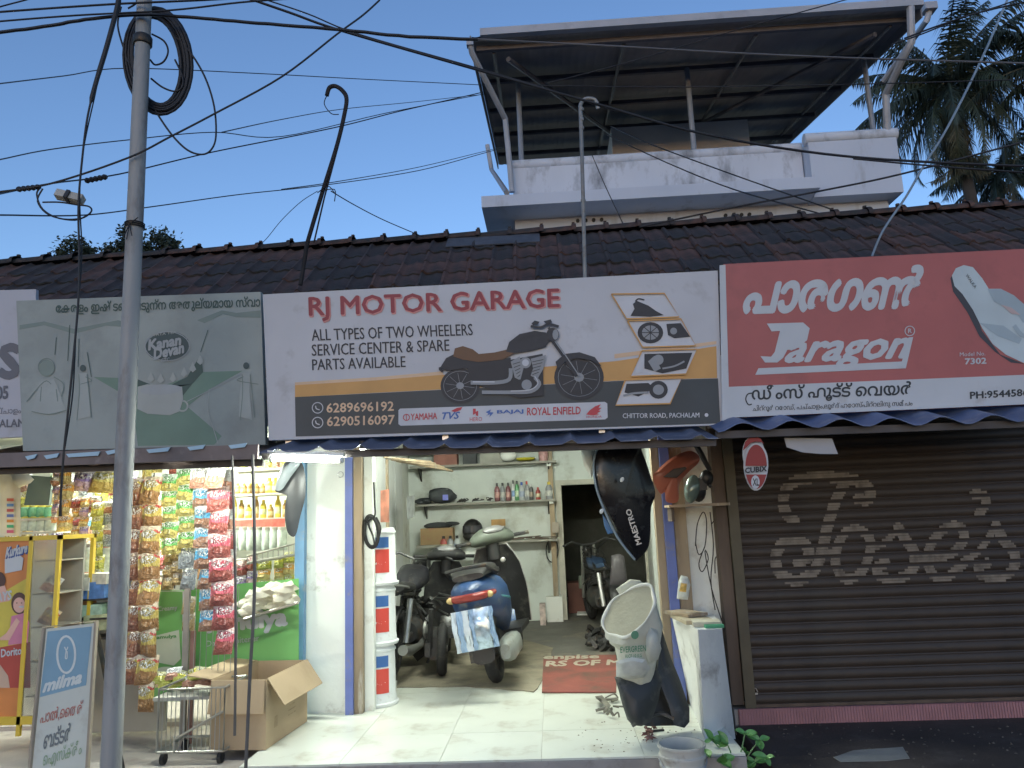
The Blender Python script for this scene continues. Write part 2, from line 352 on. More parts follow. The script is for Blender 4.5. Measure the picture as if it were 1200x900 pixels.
# ---------------------------------------------------------------- tiled roof
tcols = [mat('clay_tile_%d' % i, c, .85, 0, .35, 9, .4, 50, ((.03, .033, .03), .45, 7)) for i, c in enumerate(((.074, .047, .041), (.050, .038, .036), (.095, .052, .041), (.042, .035, .034)))]
SL = R(38); RY, RZ = 7.5, 4.48
sd = Vector((0, -math.cos(SL), -math.sin(SL))); sn = Vector((0, -math.sin(SL), math.cos(SL)))
def tile_mesh(m, i):
    W, Lh = .235, .37; prof = [(0, .0), (.05, .024), (.14, .03), (.22, .010), (.30, .0), (.5, .004), (.68, .016), (.80, .010), (.9, .004), (1, .002)]
    mb = MB(); P = []
    for v, lift, dz in ((0, 0, 0), (.93, .016, .0), (1, .014, .012)):
        for u, h in prof: P.append(Vector((u*W-W/2, 0, 0)) + sd*(v*Lh + dz*(math.sin(u*math.pi))) + sn*(h+lift))
    n = len(prof)
    mb.add(P, [(j*n+k, (j+1)*n+k, (j+1)*n+k+1, j*n+k+1) for j in range(2) for k in range(n-1)], 0, True)
    mb.add([P[2*n], P[3*n-1], P[3*n-1]-sn*.02, P[2*n]-sn*.02], [(0, 3, 2, 1)])
    mb.add([P[2*n+k] for k in range(n)]+[P[2*n+k]-sn*.018 for k in range(n)], [(k, n+k, n+k+1, k+1) for k in range(n-1)])
    return mb.mesh('roof_tile', m)
tms = [tile_mesh(m, i) for i, m in enumerate(tcols)]
sp = .218; rowl = .315; ncol = 57; x0 = -6.9
rest = MB()
for r in range(9):
    for c in range(ncol+8):
        x = x0+c*sp; p = Vector((x, RY, RZ)) + sd*(r*rowl+.02)
        jit = random.uniform(-.010, .010)
        if r < 5 and c < ncol:
            o = bpy.data.objects.new('roof_tile', random.choice(tms)); COL.objects.link(o); o.parent = shop
            o.location = p - shop.location + sn*random.uniform(0, .008) + sd*jit
            o.rotation_euler = (random.uniform(-.03, .03), random.uniform(-.03, .03), random.uniform(-.03, .03)*(3 if random.random() < .08 else 1))
        else:
            for j in range(4):
                u0, u1 = j/4, (j+1)/4
                h = [(0, .0), (.25, .02), (.5, .003), (.75, .016), (1, .002)]
                a = p+Vector((h[j][0]*.23-.115, 0, 0))+sn*h[j][1]; b_ = p+Vector((h[j+1][0]*.23-.115, 0, 0))+sn*h[j+1][1]
                rest.add([a, b_, b_+sd*.35+sn*.015, a+sd*.35+sn*.015], [(0, 3, 2, 1)], random.randrange(4))
part('lower_roof_tiles', rest, tcols, shop, kind='stuff')
# ridge caps
rc = MB()
for k in range(9):
    pass
rg = []
for m in tcols:
    mb = MB(); Lr = .36
    for i, (t, rr) in enumerate(((0, .085), (.9, .095), (.9, .112), (1.0, .112))): pass
    rings = [[Vector((t*Lr, rr*math.sin(a)*1.25, rr*math.cos(a)*.8)) for a in [R(-100+200*k/8) for k in range(9)]+[R(100-200*k/8)*.98 for k in range(9)]] for t, rr in ((0, .08), (.88, .088), (.88, .108), (1.0, .11))]
    mb.loft(rings); mb.box((Lr*.94, 0, .095), (.03, .03, .035)); rg.append(mb.mesh('ridge_tile', m))
for k in range(40):
    o = bpy.data.objects.new('ridge_tile', random.choice(rg)); COL.objects.link(o); o.parent = shop
    o.location = Vector((-7+k*.335, RY+.03, RZ+.02+random.uniform(-.006, .006))) - shop.location; o.rotation_euler = (0, R(-1.5), random.uniform(-.02, .02))
# grey flashing patch on the ridge
mb = MB(); a = at(524, 276, 7.38).x; b_ = at(632, 270, 7.38).x
mb.prism([Vector((a, RY, RZ))+sn*.036, Vector((b_, RY, RZ))+sn*.036, Vector((b_, RY, RZ))+sd*.32+sn*.036, Vector((a, RY, RZ))+sd*.32+sn*.036], sn*.012)
part('ridge_flashing', mb, mat('grey_flashing', (.10, .105, .12), .7, .2, .2, 8, .2, 40, ((.08, .08, .08), .3, 12)), shop)
# roof deck under the tiles and its far slope
deck = MB(); A = Vector((-8.3, RY, RZ)); B = Vector((8.3, RY, RZ))
deck.add([A-sn*.02, B-sn*.02, B+sd*2.95-sn*.02, A+sd*2.95-sn*.02], [(0, 3, 2, 1)])
bk = Vector((0, math.cos(SL), -math.sin(SL)))
deck.add([A, B, B+bk*3.2, A+bk*3.2], [(0, 1, 2, 3)])
part('roof_deck', deck, tcols[1], shop)

# ---------------------------------------------------------------- roller shutter
shm = mat('brown_shutter_paint', (.043, .031, .023), .55, .0, .2, 3, .1, 50, ((.050, .04, .03), .3, 2.5))
SHY = 5.82
sh = thing('roller_shutter', 'closed dark brown roller shutter with a faded shop name in script', 'shutter', (2.8, SHY, .18))
sx0, sx1 = at(853, 600, SHY).x, 5.2
pitch = .0800; nsl = 25; z0 = .185
prof = [(0, 0), (.003, .10), (-.006, .28), (-.010, .5), (-.006, .75), (.002, .92), (0, 1)]
def slatm():
    mb = MB(); P = [Vector((x, y, z*pitch)) for x in (0, sx1-sx0) for y, z in prof]; n = len(prof)
    mb.add(P, [(k, n+k, n+k+1, k+1) for k in range(n-1)], 0, True); return mb.mesh('slat', shm)
sm = slatm()
for k in range(nsl):
    o = bpy.data.objects.new('slat', sm); COL.objects.link(o); o.parent = sh; o.location = Vector((sx0, SHY+random.uniform(-.001, .001), z0+k*pitch))-sh.location
part('bottom_rail', MB().b2(sx0, sx1, SHY-.02, SHY+.01, .178, .2), dwood, sh)
part('guide_rail', MB().b2(sx0-.005, sx0+.07, SHY-.045, SHY-.02, .18, 2.25), mat('guide_brown', (.10, .085, .055), .6, .2, .2, 4), sh)
part('latch', MB().tube([at(x, y, SHY-.03) for x, y in ((876, 811), (877, 807), (881, 805), (886, 807), (888, 811))], .004, 6).box(at(882, 813, SHY-.022), (.07, .012, .012)), steel, sh)
# faded script name, painted on the crowns of the slats only
def script():
    S = []   # (points, width function) in measured coordinates of the shutter face
    Z = lambda p: [(840+x*.3, 480+y*.3) for x, y in p]
    S.append((Z([(300, 435), (268, 405), (256, 350), (285, 290), (370, 266), (470, 266), (560, 285), (595, 320), (585, 352), (548, 350)]), 13))
    S.append((Z([(495, 285), (455, 370), (425, 470), (405, 560), (375, 630), (310, 668), (245, 640), (226, 585), (250, 525), (305, 510), (350, 535), (352, 575), (315, 597)]), 13))
    S.append((Z([(405, 565), (450, 555)]), 8))
    S.append((Z([(548, 468), (500, 478), (465, 540), (462, 610), (500, 662), (555, 640), (590, 570), (592, 500), (548, 468)]), 11))
    S.append((Z([(592, 540), (650, 520), (705, 462)]), 8))
    S.append((Z([(705, 462), (735, 510), (768, 560), (760, 625), (700, 660), (635, 650), (622, 615), (655, 600)]), 12))
    S.append((Z([(765, 590), (840, 578), (915, 560), (960, 505), (945, 458), (890, 462), (835, 520), (818, 590), (845, 650), (900, 650), (970, 590)]), 11))
    S.append((Z([(1000, 332), (1038, 335), (1045, 368), (1018, 408)]), 11))
    S.append((Z([(975, 585), (1030, 540), (1085, 452)]), 8))
    S.append((Z([(1085, 452), (1115, 510), (1158, 565), (1150, 625), (1095, 655), (1030, 645), (1020, 612), (1050, 600)]), 12))
    segs = []
    for pts, wd in S:
        P = smooth([Vector((x, y, 0)) for x, y in pts], 5)
        for a, b_ in zip(P, P[1:]): segs.append((a.x, a.y, b_.x, b_.y, wd/2))
    return segs
segs = script()
def inside(x, y):
    for ax, ay, bx, by, r in segs:
        if abs(y-ay) > 30 or abs(x-ax) > 30: continue
        dx, dy = bx-ax, by-ay; L2 = dx*dx+dy*dy or 1e-9; t = max(0, min(1, ((x-ax)*dx+(y-ay)*dy)/L2))
        ex, ey = x-ax-dx*t, y-ay-dy*t
        if ex*ex*1.0+ey*ey < r*r: return True
    return False
def world2px(p):
    d = p-CAM; z = d.dot(_f); return 600+FPX*d.dot(_r)/z, 450-FPX*d.dot(_u)/z
lm = MB()
for k in range(nsl):
    zz = z0+k*pitch
    for za, zb in ((.08, .30), (.31, .52), (.55, .74)):
        za_, zb_ = zz+za*pitch, zz+zb*pitch
        X = sx0+.1; run = None
        while X < 4.0:
            px_, py_ = world2px(Vector((X, SHY, (za_+zb_)/2)))
            ins = 525 < py_ < 700 and inside(px_, py_)
            if ins and run is None: run = X
            if not ins and run is not None:
                lm.add([(run, SHY-.012, za_), (X, SHY-.012, za_), (X, SHY-.012, zb_), (run, SHY-.012, zb_)], [(0, 1, 2, 3)]); run = None
            X += .006
part('lettering', lm, mat('faded_cream_paint', (.19, .16, .125), .7, 0, .3, 14, dirt=((.10, .075, .055), .3, 14)), sh)

# ---------------------------------------------------------------- low white wall at the right of the apron
def slabpoly(pts_bottom, pts_top, mi=0):
    mb = MB(); n = len(pts_bottom); mb.loft([[Vector(p) for p in pts_bottom], [Vector(p) for p in pts_top]], mi, True, False, False); return mb
b0 = atz(826, 868, .19); b1 = atz(862, 866, .07)
t0 = at(818, 738, b0.y+.12); t1 = at(846, 737, b0.y+.12)
bb0 = Vector((.94, 5.84, .19)); bb1 = Vector((1.20, 5.84, .07)); tb0 = Vector((at(786, 705, 5.82).x, 5.82, t0.z)); tb1 = Vector((1.16, 5.82, t0.z))
mb = slabpoly([b0, b1, bb1, bb0], [Vector((t0.x, t0.y, t0.z)), Vector((t1.x, t1.y, t0.z)), tb1, tb0])
LOWZ = t0.z
solo('low_wall', mb, mat('low_wall_limewash', (.72, .72, .68), .85, 0, .06, 3, .3, 20, ((.28, .25, .22), .25, 4)), 'low whitewashed side wall with tapering front beside the garage floor', 'wall')
# ================================================================== SIGN BOARDS
def board(name, label, corners, Y, m, th=.045, lean=0.0):
    """rectangular board standing at depth Y, leaning forward at the top"""
    n = Vector((0, -math.cos(lean), -math.sin(lean)))
    p0 = Vector((0, Y, 2.6)); S = Sign(p0, n)
    P = [S.px(x, y, 0) for x, y in corners]
    t = thing(name, label, 'sign', (sum(p.x for p in P)/4, Y, min(p.z for p in P)))
    part('panel', MB().prism(P, -n*th), m, t)
    return S, t, P, n
mar = mat('sign_maroon', (.30, .035, .045), .5, 0, .1, 8); red_l = mat('sign_light_red', (.62, .26, .24), .5, 0, .1, 8)
ink = flat((.035, .035, .04)); wht = flat((.60, .60, .62)); orange = mat('sign_orange', (.62, .33, .10), .5, 0, .12, 3)
charcoal = mat('sign_charcoal', (.045, .055, .06), .5, 0, .15, 3); silver = flat((.30, .31, .32)); brown = flat((.17, .085, .04)); dgrey = flat((.032, .032, .036)); peach = flat((.72, .50, .32))
vinyl = mat('white_vinyl', (.54, .54, .56), .5, 0, .05, 2.5, .35, 3.5, ((.40, .39, .39), .12, 4))
# --- garage sign
S, t, P, n = board('garage_sign', 'wide white sign of the motorcycle garage with a black motorbike and red lettering', [(315, 516), (847, 498), (841, 317), (308, 345)], 4.9, vinyl, .05)
def Z(x, y): return (300+x/2.1429, 310+y/2.1429)
L = lambda pts: [Z(*p) for p in pts]
mats = [ink, mar, red_l, orange, charcoal, wht, silver, brown, dgrey, peach, flat((.08, .16, .42)), flat((.55, .06, .07))]
IN, MA, RL, OR, CH, WH, SI, BR, DG, PE, BL, RE = range(12)
art = MB()
S.poly(art, L([(98, 296), (300, 283), (470, 268), (470, 277), (300, 292), (98, 303)]), 1, PE)
S.poly(art, L([(98, 303), (300, 291), (480, 276), (900, 243), (1156, 205), (1158, 285), (900, 292), (640, 305), (300, 322), (98, 333)]), 1, OR)
S.poly(art, L([(900, 225), (1156, 192), (1156, 200), (900, 236)]), 1, PE)
S.poly(art, L([(98, 333), (300, 323), (640, 306), (900, 293), (1160, 286), (1166, 399), (640, 416), (100, 432)]), 1, CH)
S.poly(art, L([(362, 362), (876, 345), (882, 349), (883, 384), (877, 389), (364, 405), (358, 401), (358, 366)]), 2, WH)
for yy in (360, 397):
    S.ring(art, Z(155, yy), 6.2, 6.2, 1.0, 2, WH); S.stroke(art, [Z(150, yy-5), Z(152, yy+2), Z(160, yy+5)], 1.2, 2, WH)
part('artwork', art, mats, t)
tx = MB()
S.text(tx, 'RJ MOTOR GARAGE', Z(137, 146), Z(765, 123), Z(135, 86), 2, RL, .035)
S.text(tx, 'RJ MOTOR GARAGE', Z(135, 143), Z(762, 121), Z(133, 83), 3, MA, .02)
S.text(tx, 'ALL TYPES OF TWO WHEELERS', Z(141, 192), Z(545, 178), Z(139, 163), 2, IN, .012)
S.text(tx, 'SERVICE CENTER & SPARE', Z(141, 230), Z(486, 217), Z(140, 201), 2, IN, .012)
S.text(tx, 'PARTS AVAILABLE', Z(142, 266), Z(376, 258), Z(141, 238), 2, IN, .012)
S.text(tx, '6289696192', Z(178, 372), Z(346, 367), Z(178, 349), 2, PE, .02)
S.text(tx, '6290516097', Z(179, 406), Z(348, 401), Z(179, 383), 2, PE, .02)
S.text(tx, 'CHITTOR ROAD, PACHALAM', Z(921, 388), Z(1113, 386), Z(921, 374), 2, WH, .015)
S.disc(tx, Z(1131, 378), 2.2, k=2, mi=WH)
S.text(tx, 'YAMAHA', Z(389, 391), Z(455, 388), Z(389, 375), 3, RE, .02); S.ring(tx, Z(378, 384), 3.6, 3.6, 1, 3, RE); S.stroke(tx, [Z(378, 377), Z(378, 391)], .8, 3, RE, sm=0)
S.text(tx, 'TVS', Z(468, 389), Z(512, 387), Z(468, 372), 3, BL, .03, .3); S.poly(tx, L([(490, 368), (505, 360), (519, 358), (514, 366), (500, 371)]), 3, RE)
S.text(tx, 'HERO', Z(537, 394), Z(568, 393), Z(537, 384), 3, RE, .0); S.poly(tx, L([(545, 362), (552, 362), (552, 370), (558, 367), (558, 381), (552, 379), (552, 374), (545, 378)]), 3, RE)
S.poly(tx, L([(577, 371), (590, 364), (588, 371), (597, 372), (586, 384), (588, 376), (578, 380), (584, 375)]), 3, BL)
S.text(tx, 'BAJAJ', Z(606, 377), Z(671, 375), Z(606, 366), 3, BL, .03)
S.text(tx, 'ROYAL ENFIELD', Z(681, 379), Z(815, 376), Z(681, 360), 3, RE, .02)
S.text(tx, 'HONDA', Z(830, 386), Z(868, 385), Z(830, 380), 3, RE, .0)
S.poly(tx, L([(829, 377), (838, 366), (852, 356), (866, 351), (860, 360), (868, 360), (860, 367), (866, 368), (856, 374), (862, 376), (848, 379)]), 3, RE)
part('lettering', tx, mats, t)
def bike(mb, T, k, s=1.0):
    """flat print of a cruiser; T maps zoom units to measured coordinates"""
    def W(c, rx, ry, kk):
        S.disc(mb, T(*c), rx*s, ry*s, kk, IN, 28); S.disc(mb, T(*c), rx*s*.72, ry*s*.72, kk+1, DG, 28)
        S.ring(mb, T(*c), rx*s*.84, ry*s*.84, .5*s, kk+2, SI)
        for i in range(10):
            a = R(36*i+9); b_ = T(*c); S.stroke(mb, [b_, (b_[0]+rx*s*.74*math.cos(a), b_[1]+ry*s*.74*math.sin(a))], .4*s, kk+2, SI, sm=0)
        S.disc(mb, T(*c), rx*s*.2, ry*s*.2, kk+3, SI, 12)
    W((513, 305), 23, 20.5, k); W((811, 284), 29, 26.5, k)
    pl = lambda p, kk, mi: S.poly(mb, [T(*q) for q in p], kk, mi)
    st = lambda p, w_, kk, mi: S.stroke(mb, [T(*q) for q in p], w_*s, kk, mi)
    pl([(462, 262), (478, 236), (500, 225), (560, 238), (640, 235), (640, 290), (600, 292), (560, 262), (520, 262), (480, 268)], k+4, IN)      # rear fender and side cover
    pl([(530, 262), (640, 240), (720, 225), (722, 330), (660, 336), (600, 318), (545, 300)], k+4, DG)  # engine mass
    pl([(496, 232), (500, 212), (520, 206), (545, 214), (560, 226), (600, 222), (634, 214), (650, 224), (620, 240), (560, 246), (520, 240)], k+6, BR)  # seat
    pl([(628, 220), (636, 196), (662, 176), (700, 168), (728, 172), (738, 190), (728, 208), (690, 218), (650, 224)], k+6, IN)   # tank
    pl([(650, 190), (680, 180), (712, 178), (690, 186), (660, 196)], k+7, DG)
    S.disc(mb, T(677, 248), 6.5*s, 6.5*s, k+7, SI); S.disc(mb, T(677, 248), 4*s, 4*s, k+8, WH)
    pl([(640, 245), (662, 232), (672, 262), (664, 292), (650, 285)], k+6, SI); pl([(690, 238), (728, 228), (722, 262), (706, 290), (690, 280), (696, 262)], k+6, SI)
    for j in range(5): st([(645+j*3, 252+j*8), (664, 246+j*8)], .7, k+8, IN); st([(694, 246+j*8), (722-j*3, 240+j*8)], .7, k+8, IN)
    pl([(660, 290), (705, 288), (712, 312), (690, 326), (660, 318)], k+6, DG); S.disc(mb, T(680, 303), 6*s, 6*s, k+7, SI)
    st([(700, 285), (712, 302), (690, 320), (640, 322), (568, 322)], 4.2, k+8, SI); st([(640, 262), (636, 290), (600, 298), (540, 298)], 4.5, k+8, SI)
    st([(700, 282), (708, 300), (688, 316), (640, 319)], 1.2, k+9, WH); st([(600, 296), (545, 296)], 1.5, k+9, WH)
    st([(738, 185), (770, 230), (805, 282)], 3.4, k+9, DG); st([(744, 182), (776, 228), (812, 282)], 1.2, k+10, SI)
    pl([(752, 246), (775, 226), (812, 222), (850, 234), (868, 258), (840, 242), (806, 236), (778, 244), (758, 266)], k+9, IN)   # front fender
    S.disc(mb, T(745, 178), 7.5*s, 8*s, k+10, IN); S.disc(mb, T(752, 178), 3.5*s, 6*s, k+11, SI)
    st([(690, 157), (715, 160), (735, 152), (760, 158)], 3, k+10, IN); st([(735, 160), (742, 175)], 3, k+10, IN)
    pl([(692, 150), (700, 143), (712, 146), (708, 153), (696, 155)], k+11, IN); pl([(722, 145), (740, 140), (744, 148), (730, 152)], k+11, IN)
    st([(470, 270), (462, 262), (478, 262)], 3, k+6, IN)
pic = MB(); bike(pic, Z, 4)
part('motorbike_picture', pic, mats, t)
fr = MB()
for q, kind in (([(892, 76), (1024, 74), (1062, 133), (930, 138)], 0), ([(932, 143), (1066, 138), (1103, 205), (970, 209)], 1), ([(968, 218), (1106, 214), (1079, 276), (941, 282)], 2), ([(927, 291), (1068, 286), (1039, 350), (903, 354)], 3)):
    S.poly(fr, L(q), 2, WH); S.stroke(fr, L(q+[q[0]]), 1.8, 9, OR, sm=0)
    if kind == 0:
        S.poly(fr, L([(940, 130), (950, 112), (946, 100), (956, 92), (968, 97), (985, 104), (1005, 118), (1024, 128), (990, 132)]), 4, IN); S.stroke(fr, L([(952, 94), (960, 87), (975, 90)]), 1.6, 4, IN)
    if kind == 1:
        S.disc(fr, Z(990, 172), 15, 12.5, 4, IN); S.disc(fr, Z(990, 172), 10, 8.5, 5, SI)
        for i in range(8): S.stroke(fr, [Z(990, 172), (Z(990, 172)[0]+10*math.cos(i*.785), Z(990, 172)[1]+8.5*math.sin(i*.785))], .9, 6, IN, sm=0)
        S.poly(fr, L([(1030, 150), (1066, 148), (1090, 182), (1050, 186), (1034, 178)]), 4, IN); S.disc(fr, Z(1048, 168), 4, 4, 5, SI)
    if kind == 2:
        S.poly(fr, L([(975, 225), (1095, 222), (1080, 262), (1020, 274), (975, 262)]), 4, DG); S.disc(fr, Z(1010, 240), 6, 6, 5, SI); S.poly(fr, L([(984, 244), (1000, 230), (1016, 262), (1000, 270)]), 5, SI); S.stroke(fr, L([(1020, 262), (1050, 256), (1075, 244)]), 2, 6, SI)
        S.poly(fr, L([(950, 262), (966, 225), (975, 240), (970, 270), (952, 276)]), 5, WH)
    if kind == 3:
        S.disc(fr, Z(1010, 315), 11, 10.5, 4, IN); S.disc(fr, Z(1010, 315), 6.5, 6, 5, SI); S.poly(fr, L([(930, 300), (985, 298), (1000, 312), (960, 332), (925, 322)]), 4, DG); S.stroke(fr, L([(922, 330), (950, 324), (985, 322)]), 2.4, 6, SI)
part('picture_panels', fr, mats, t)
sup = MB()
for x in (340, 520, 700, 826): p = at(x, 420, 4.97); sup.b2(p.x-.02, p.x+.02, 4.955, 4.985, 2.12, 3.1)
part('frame', sup, steel, t)

# --- red footwear shop sign
white_p = mat('faded_white_paint', (.54, .56, .58), .55, 0, .05, 3, .1, 20, ((.42, .40, .38), .15, 5))
RY_ = 4.88
S, t, P, n = board('footwear_sign', 'red sign of the footwear shop with white script and a pale flip-flop', [(853, 489.5), (1330, 468), (1330, 285), (848, 309.5)], RY_, mat('faded_red_paint', (.42, .115, .105), .5, 0, .10, 2, .08, 20, ((.34, .10, .09), .3, 3)), .05)
def Z(x, y): return (830+x/3.2432, 280+y/3.2432)
L = lambda pts: [Z(*p) for p in pts]
mats = [white_p, flat((.03, .035, .04)), flat((.50, .58, .60)), flat((.36, .44, .48)), flat((.05, .05, .06)), flat((.55, .42, .40))]
a = MB()
S.poly(a, [(851, 453.5), (1330, 434), (1330, 468), (853, 489.5)], 1, 0)
S.poly(a, [(843, 311), (850, 310.5), (855, 492), (846, 493)], 2, 0)
# slipper picture
Q = lambda p: L(p)
S.poly(a, Q([(920, 150), (945, 108), (990, 200), (1040, 350), (1110, 440), (1200, 475), (1150, 470), (1090, 430), (1030, 370), (985, 280), (930, 200)]), 1, 4)
S.poly(a, Q([(925, 140), (940, 112), (970, 100), (1005, 108), (1040, 150), (1065, 190), (1110, 205), (1180, 250), (1230, 300), (1300, 380), (1320, 440), (1280, 475), (1200, 473), (1130, 440), (1080, 400), (1040, 340), (1005, 270), (965, 210), (935, 180)]), 2, 2)
S.poly(a, Q([(1060, 190), (1110, 190), (1160, 215), (1200, 250), (1215, 300), (1195, 320), (1175, 290), (1130, 262), (1085, 240)]), 3, 3)
S.poly(a, Q([(1110, 250), (1150, 262), (1185, 290), (1150, 285)]), 4, 5)
S.poly(a, Q([(1030, 320), (1120, 330), (1190, 380), (1180, 400), (1100, 370)]), 3, 3)
S.stroke(a, Q([(1160, 330), (1200, 370), (1260, 330), (1320, 300)]), 5, 4, 3)
part('slipper_picture', a, mats, t)
x = MB()
S.text(x, 'പാരഗൺ', Z(130, 285), Z(790, 262), Z(158, 165), 2, 0, .045, .0, box=(-.03, .60))
# logotype
S.poly(x, L([(222, 322), (360, 318), (385, 340), (375, 385), (330, 420), (300, 422), (284, 452), (262, 470), (215, 470), (198, 446), (238, 448), (252, 430), (272, 350), (240, 352)]), 2, 0)
S.poly(x, L([(308, 345), (340, 343), (345, 355), (335, 380), (305, 392)]), 3, 5) if 0 else None
S.text(x, 'aragon', Z(292, 470), Z(752, 452), Z(312, 382), 2, 0, .035, .25, box=(-.02, .56))
S.poly(x, L([(190, 492), (735, 466), (760, 375), (778, 373), (750, 492), (178, 517)]), 2, 0)
S.ring(x, Z(765, 350), 5.6, 5.6, 1, 2, 0); S.text(x, 'R', Z(759, 358), Z(772, 357), Z(759, 342), 2, 0, .02)
S.text(x, 'Model No.', Z(955, 447), Z(1052, 443), Z(955, 432), 2, 0, .0); S.text(x, '7302', Z(975, 477), Z(1055, 474), Z(975, 455), 2, 0, .03)
S.text(x, 'PH:9544586', Z(995, 608), Z(1215, 596), Z(994, 582), 2, 1, .03)
S.text(x, 'ഡ ീംസ് ഫൂട്ട് വെയർ'.replace('ഡ ീ', 'ഡീ').replace('വെ', 'െവ'), Z(165, 612), Z(772, 592), Z(166, 572), 2, 1, .02, box=(-.02, .62))
S.stroke(x, L([(172, 586), (150, 590), (142, 610), (152, 630), (165, 628)]), 1.5, 2, 1)
S.text(x, 'ചിറ്റൂർ റോഡ്, പച്ചാളം,ലൂർദ് ഹോസ്പിറ്റലിനു സമീപം', Z(168, 655), Z(775, 634), Z(168, 638), 2, 1, .01, box=(-.05, .62))
S.text(x, 'WALKA', Z(975, 140), Z(1010, 190), Z(985, 133), 4, 4, .0)
part('lettering', x, mats, t)

# --- faded green tea sign
GY = 4.95
gfield = mat('faded_green_board', (.33, .36, .335), .7, 0, .16, 1.6, .1, 20, ((.26, .28, .26), .4, 2.2))
S, t, P, n = board('tea_sign', 'sun-faded green painted tea sign with a tea cup and women in sarees', [(27, 528.5), (311, 521), (305.5, 342), (19, 352.5)], GY, gfield, .045)
def Z(x, y): return (x/3.4625, 280+y/3.4625)
L = lambda pts: [Z(*p) for p in pts]
mats = [flat((.05, .09, .075)), flat((.20, .25, .22)), flat((.38, .40, .37)), flat((.16, .25, .19)), flat((.36, .38, .38)), flat((.05, .08, .08)), flat((.37, .40, .375)), flat((.22, .27, .235))]
a = MB()
S.poly(a, L([(380, 560), (500, 565), (650, 600), (820, 540), (985, 535), (850, 610), (760, 680), (900, 800), (870, 835), (560, 840), (545, 720), (500, 630)]), 1, 3)
S.poly(a, L([(80, 350), (180, 335), (300, 365), (480, 330), (560, 350), (560, 362), (430, 352), (300, 385), (180, 350), (80, 368)]), 1, 1)
S.poly(a, L([(800, 330), (900, 290), (960, 300), (1058, 290), (1058, 320), (960, 318), (905, 305), (830, 342)]), 1, 1)
S.poly(a, L([(560, 570), (660, 610), (760, 560), (815, 470), (825, 540), (780, 590), (740, 640), (700, 610), (620, 600), (560, 600)]), 2, 0)
S.disc(a, Z(680, 436), 26, 17, 2, 5, rot=-.12); S.ring(a, Z(680, 436), 26, 17, 1.0, 3, 4)
# cup
S.poly(a, L([(560, 600), (600, 590), (740, 600), (745, 650), (730, 700), (690, 716), (600, 710), (558, 690)]), 3, 2)
S.disc(a, Z(655, 612), 25, 6, 4, 4, rot=-.05); S.ring(a, Z(742, 678), 6, 6, 2, 3, 2); S.stroke(a, L([(760, 660), (860, 610), (985, 545)]), .8, 3, 4, sm=0)
for i, (px_, py_) in enumerate(((600, 570), (640, 575), (690, 570), (735, 550), (770, 530), (800, 500))): S.poly(a, L([(px_, py_), (px_+14, py_-30), (px_+28, py_), (px_+14, py_+12)]), 4, 2)
# faded figures, outline paint
S.disc(a, Z(190, 525), 9, 10, 2, 7); S.ring(a, Z(190, 520), 9.5, 10, .9, 3, 1)
S.poly(a, L([(160, 580), (220, 570), (235, 600), (270, 700), (200, 712), (130, 700), (150, 640)]), 2, 6)
for q in ([(110, 660), (180, 580), (210, 590)], [(220, 560), (260, 590), (250, 640)], [(170, 600), (165, 660)], [(230, 610), (236, 660)], [(130, 700), (200, 712), (270, 695)]): S.stroke(a, L(q), 1.0, 3, 1)
for cx, sg_ in ((338, 1), (1000, -1)):
    S.disc(a, Z(cx, 525 if sg_ > 0 else 515), 3.5, 4, 3, 5)
    S.poly(a, L([(cx-16*sg_, 545), (cx+16*sg_, 545), (cx+26*sg_, 620), (cx+30*sg_, 720), (cx-24*sg_, 735), (cx-14*sg_, 620)]), 2, 6)
    for q in ([(cx-16, 550), (cx-14, 620), (cx-24, 735)], [(cx+16, 550), (cx+24, 620), (cx+34, 725)], [(cx+10*sg_, 560), (cx+36*sg_, 575), (cx-30*sg_+20, 590)]): S.stroke(a, L(q), .9, 3, 1)
for q in ([(230, 400), (224, 470)], [(284, 350), (276, 495)], [(322, 405), (318, 520)], [(355, 460), (372, 560)], [(845, 370), (815, 460)]): S.stroke(a, L(q), .8, 2, 0, sm=0)
S.stroke(a, L([(850, 610), (845, 700), (870, 780), (885, 830)]), 1.0, 2, 2)
part('faded_picture', a, mats, t)
x = MB()
S.text(x, 'േകരളം ഇഷ് ടെപ്പടുന്ന അതുല്യമായ സ്വാദ്'.replace('സ്വാദ്', 'സ്വാ'), Z(228, 300), Z(1056, 275), Z(228, 268), 2, 0, .02, box=(-.02, .62))
S.text(x, 'TATA TEA', Z(622, 396), Z(718, 384), Z(622, 386), 4, 2, .02)
S.text(x, 'Kanan', Z(606, 452), Z(736, 430), Z(604, 412), 4, 4, .05, .1); S.text(x, 'Devan', Z(628, 490), Z(748, 462), Z(626, 448), 4, 4, .05, .1); S.text(x, 'CTC', Z(655, 502), Z(690, 496), Z(655, 488), 4, 4, .02)
part('lettering', x, mats, t)

# --- cut off white sign at the far left
S, t, P, n = board('white_shop_sign', 'plain white sign cut off by the left edge with grey letters', [(-120, 518), (42, 511.5), (42, 339), (-120, 343)], 5.02, mat('dull_white_board', (.48, .48, .52), .6, 0, .05, 2, .05, 15, ((.4, .4, .4), .15, 4)), .03)
g = flat((.14, .14, .16)); x = MB()
S.text(x, 'S', (1, 443), (22, 442), (1, 405), 2, 0, .05); S.text(x, '505', (-10, 468), (9.5, 467), (-10, 453.5), 2, 0, .04)
S.text(x, 'പച്ചാളം', (-12, 487), (25, 486), (-12, 478), 2, 0, .0); S.text(x, 'PACHALAM', (-30, 502), (29, 500), (-30, 493), 2, 0, .03)
part('lettering', x, [g], t)

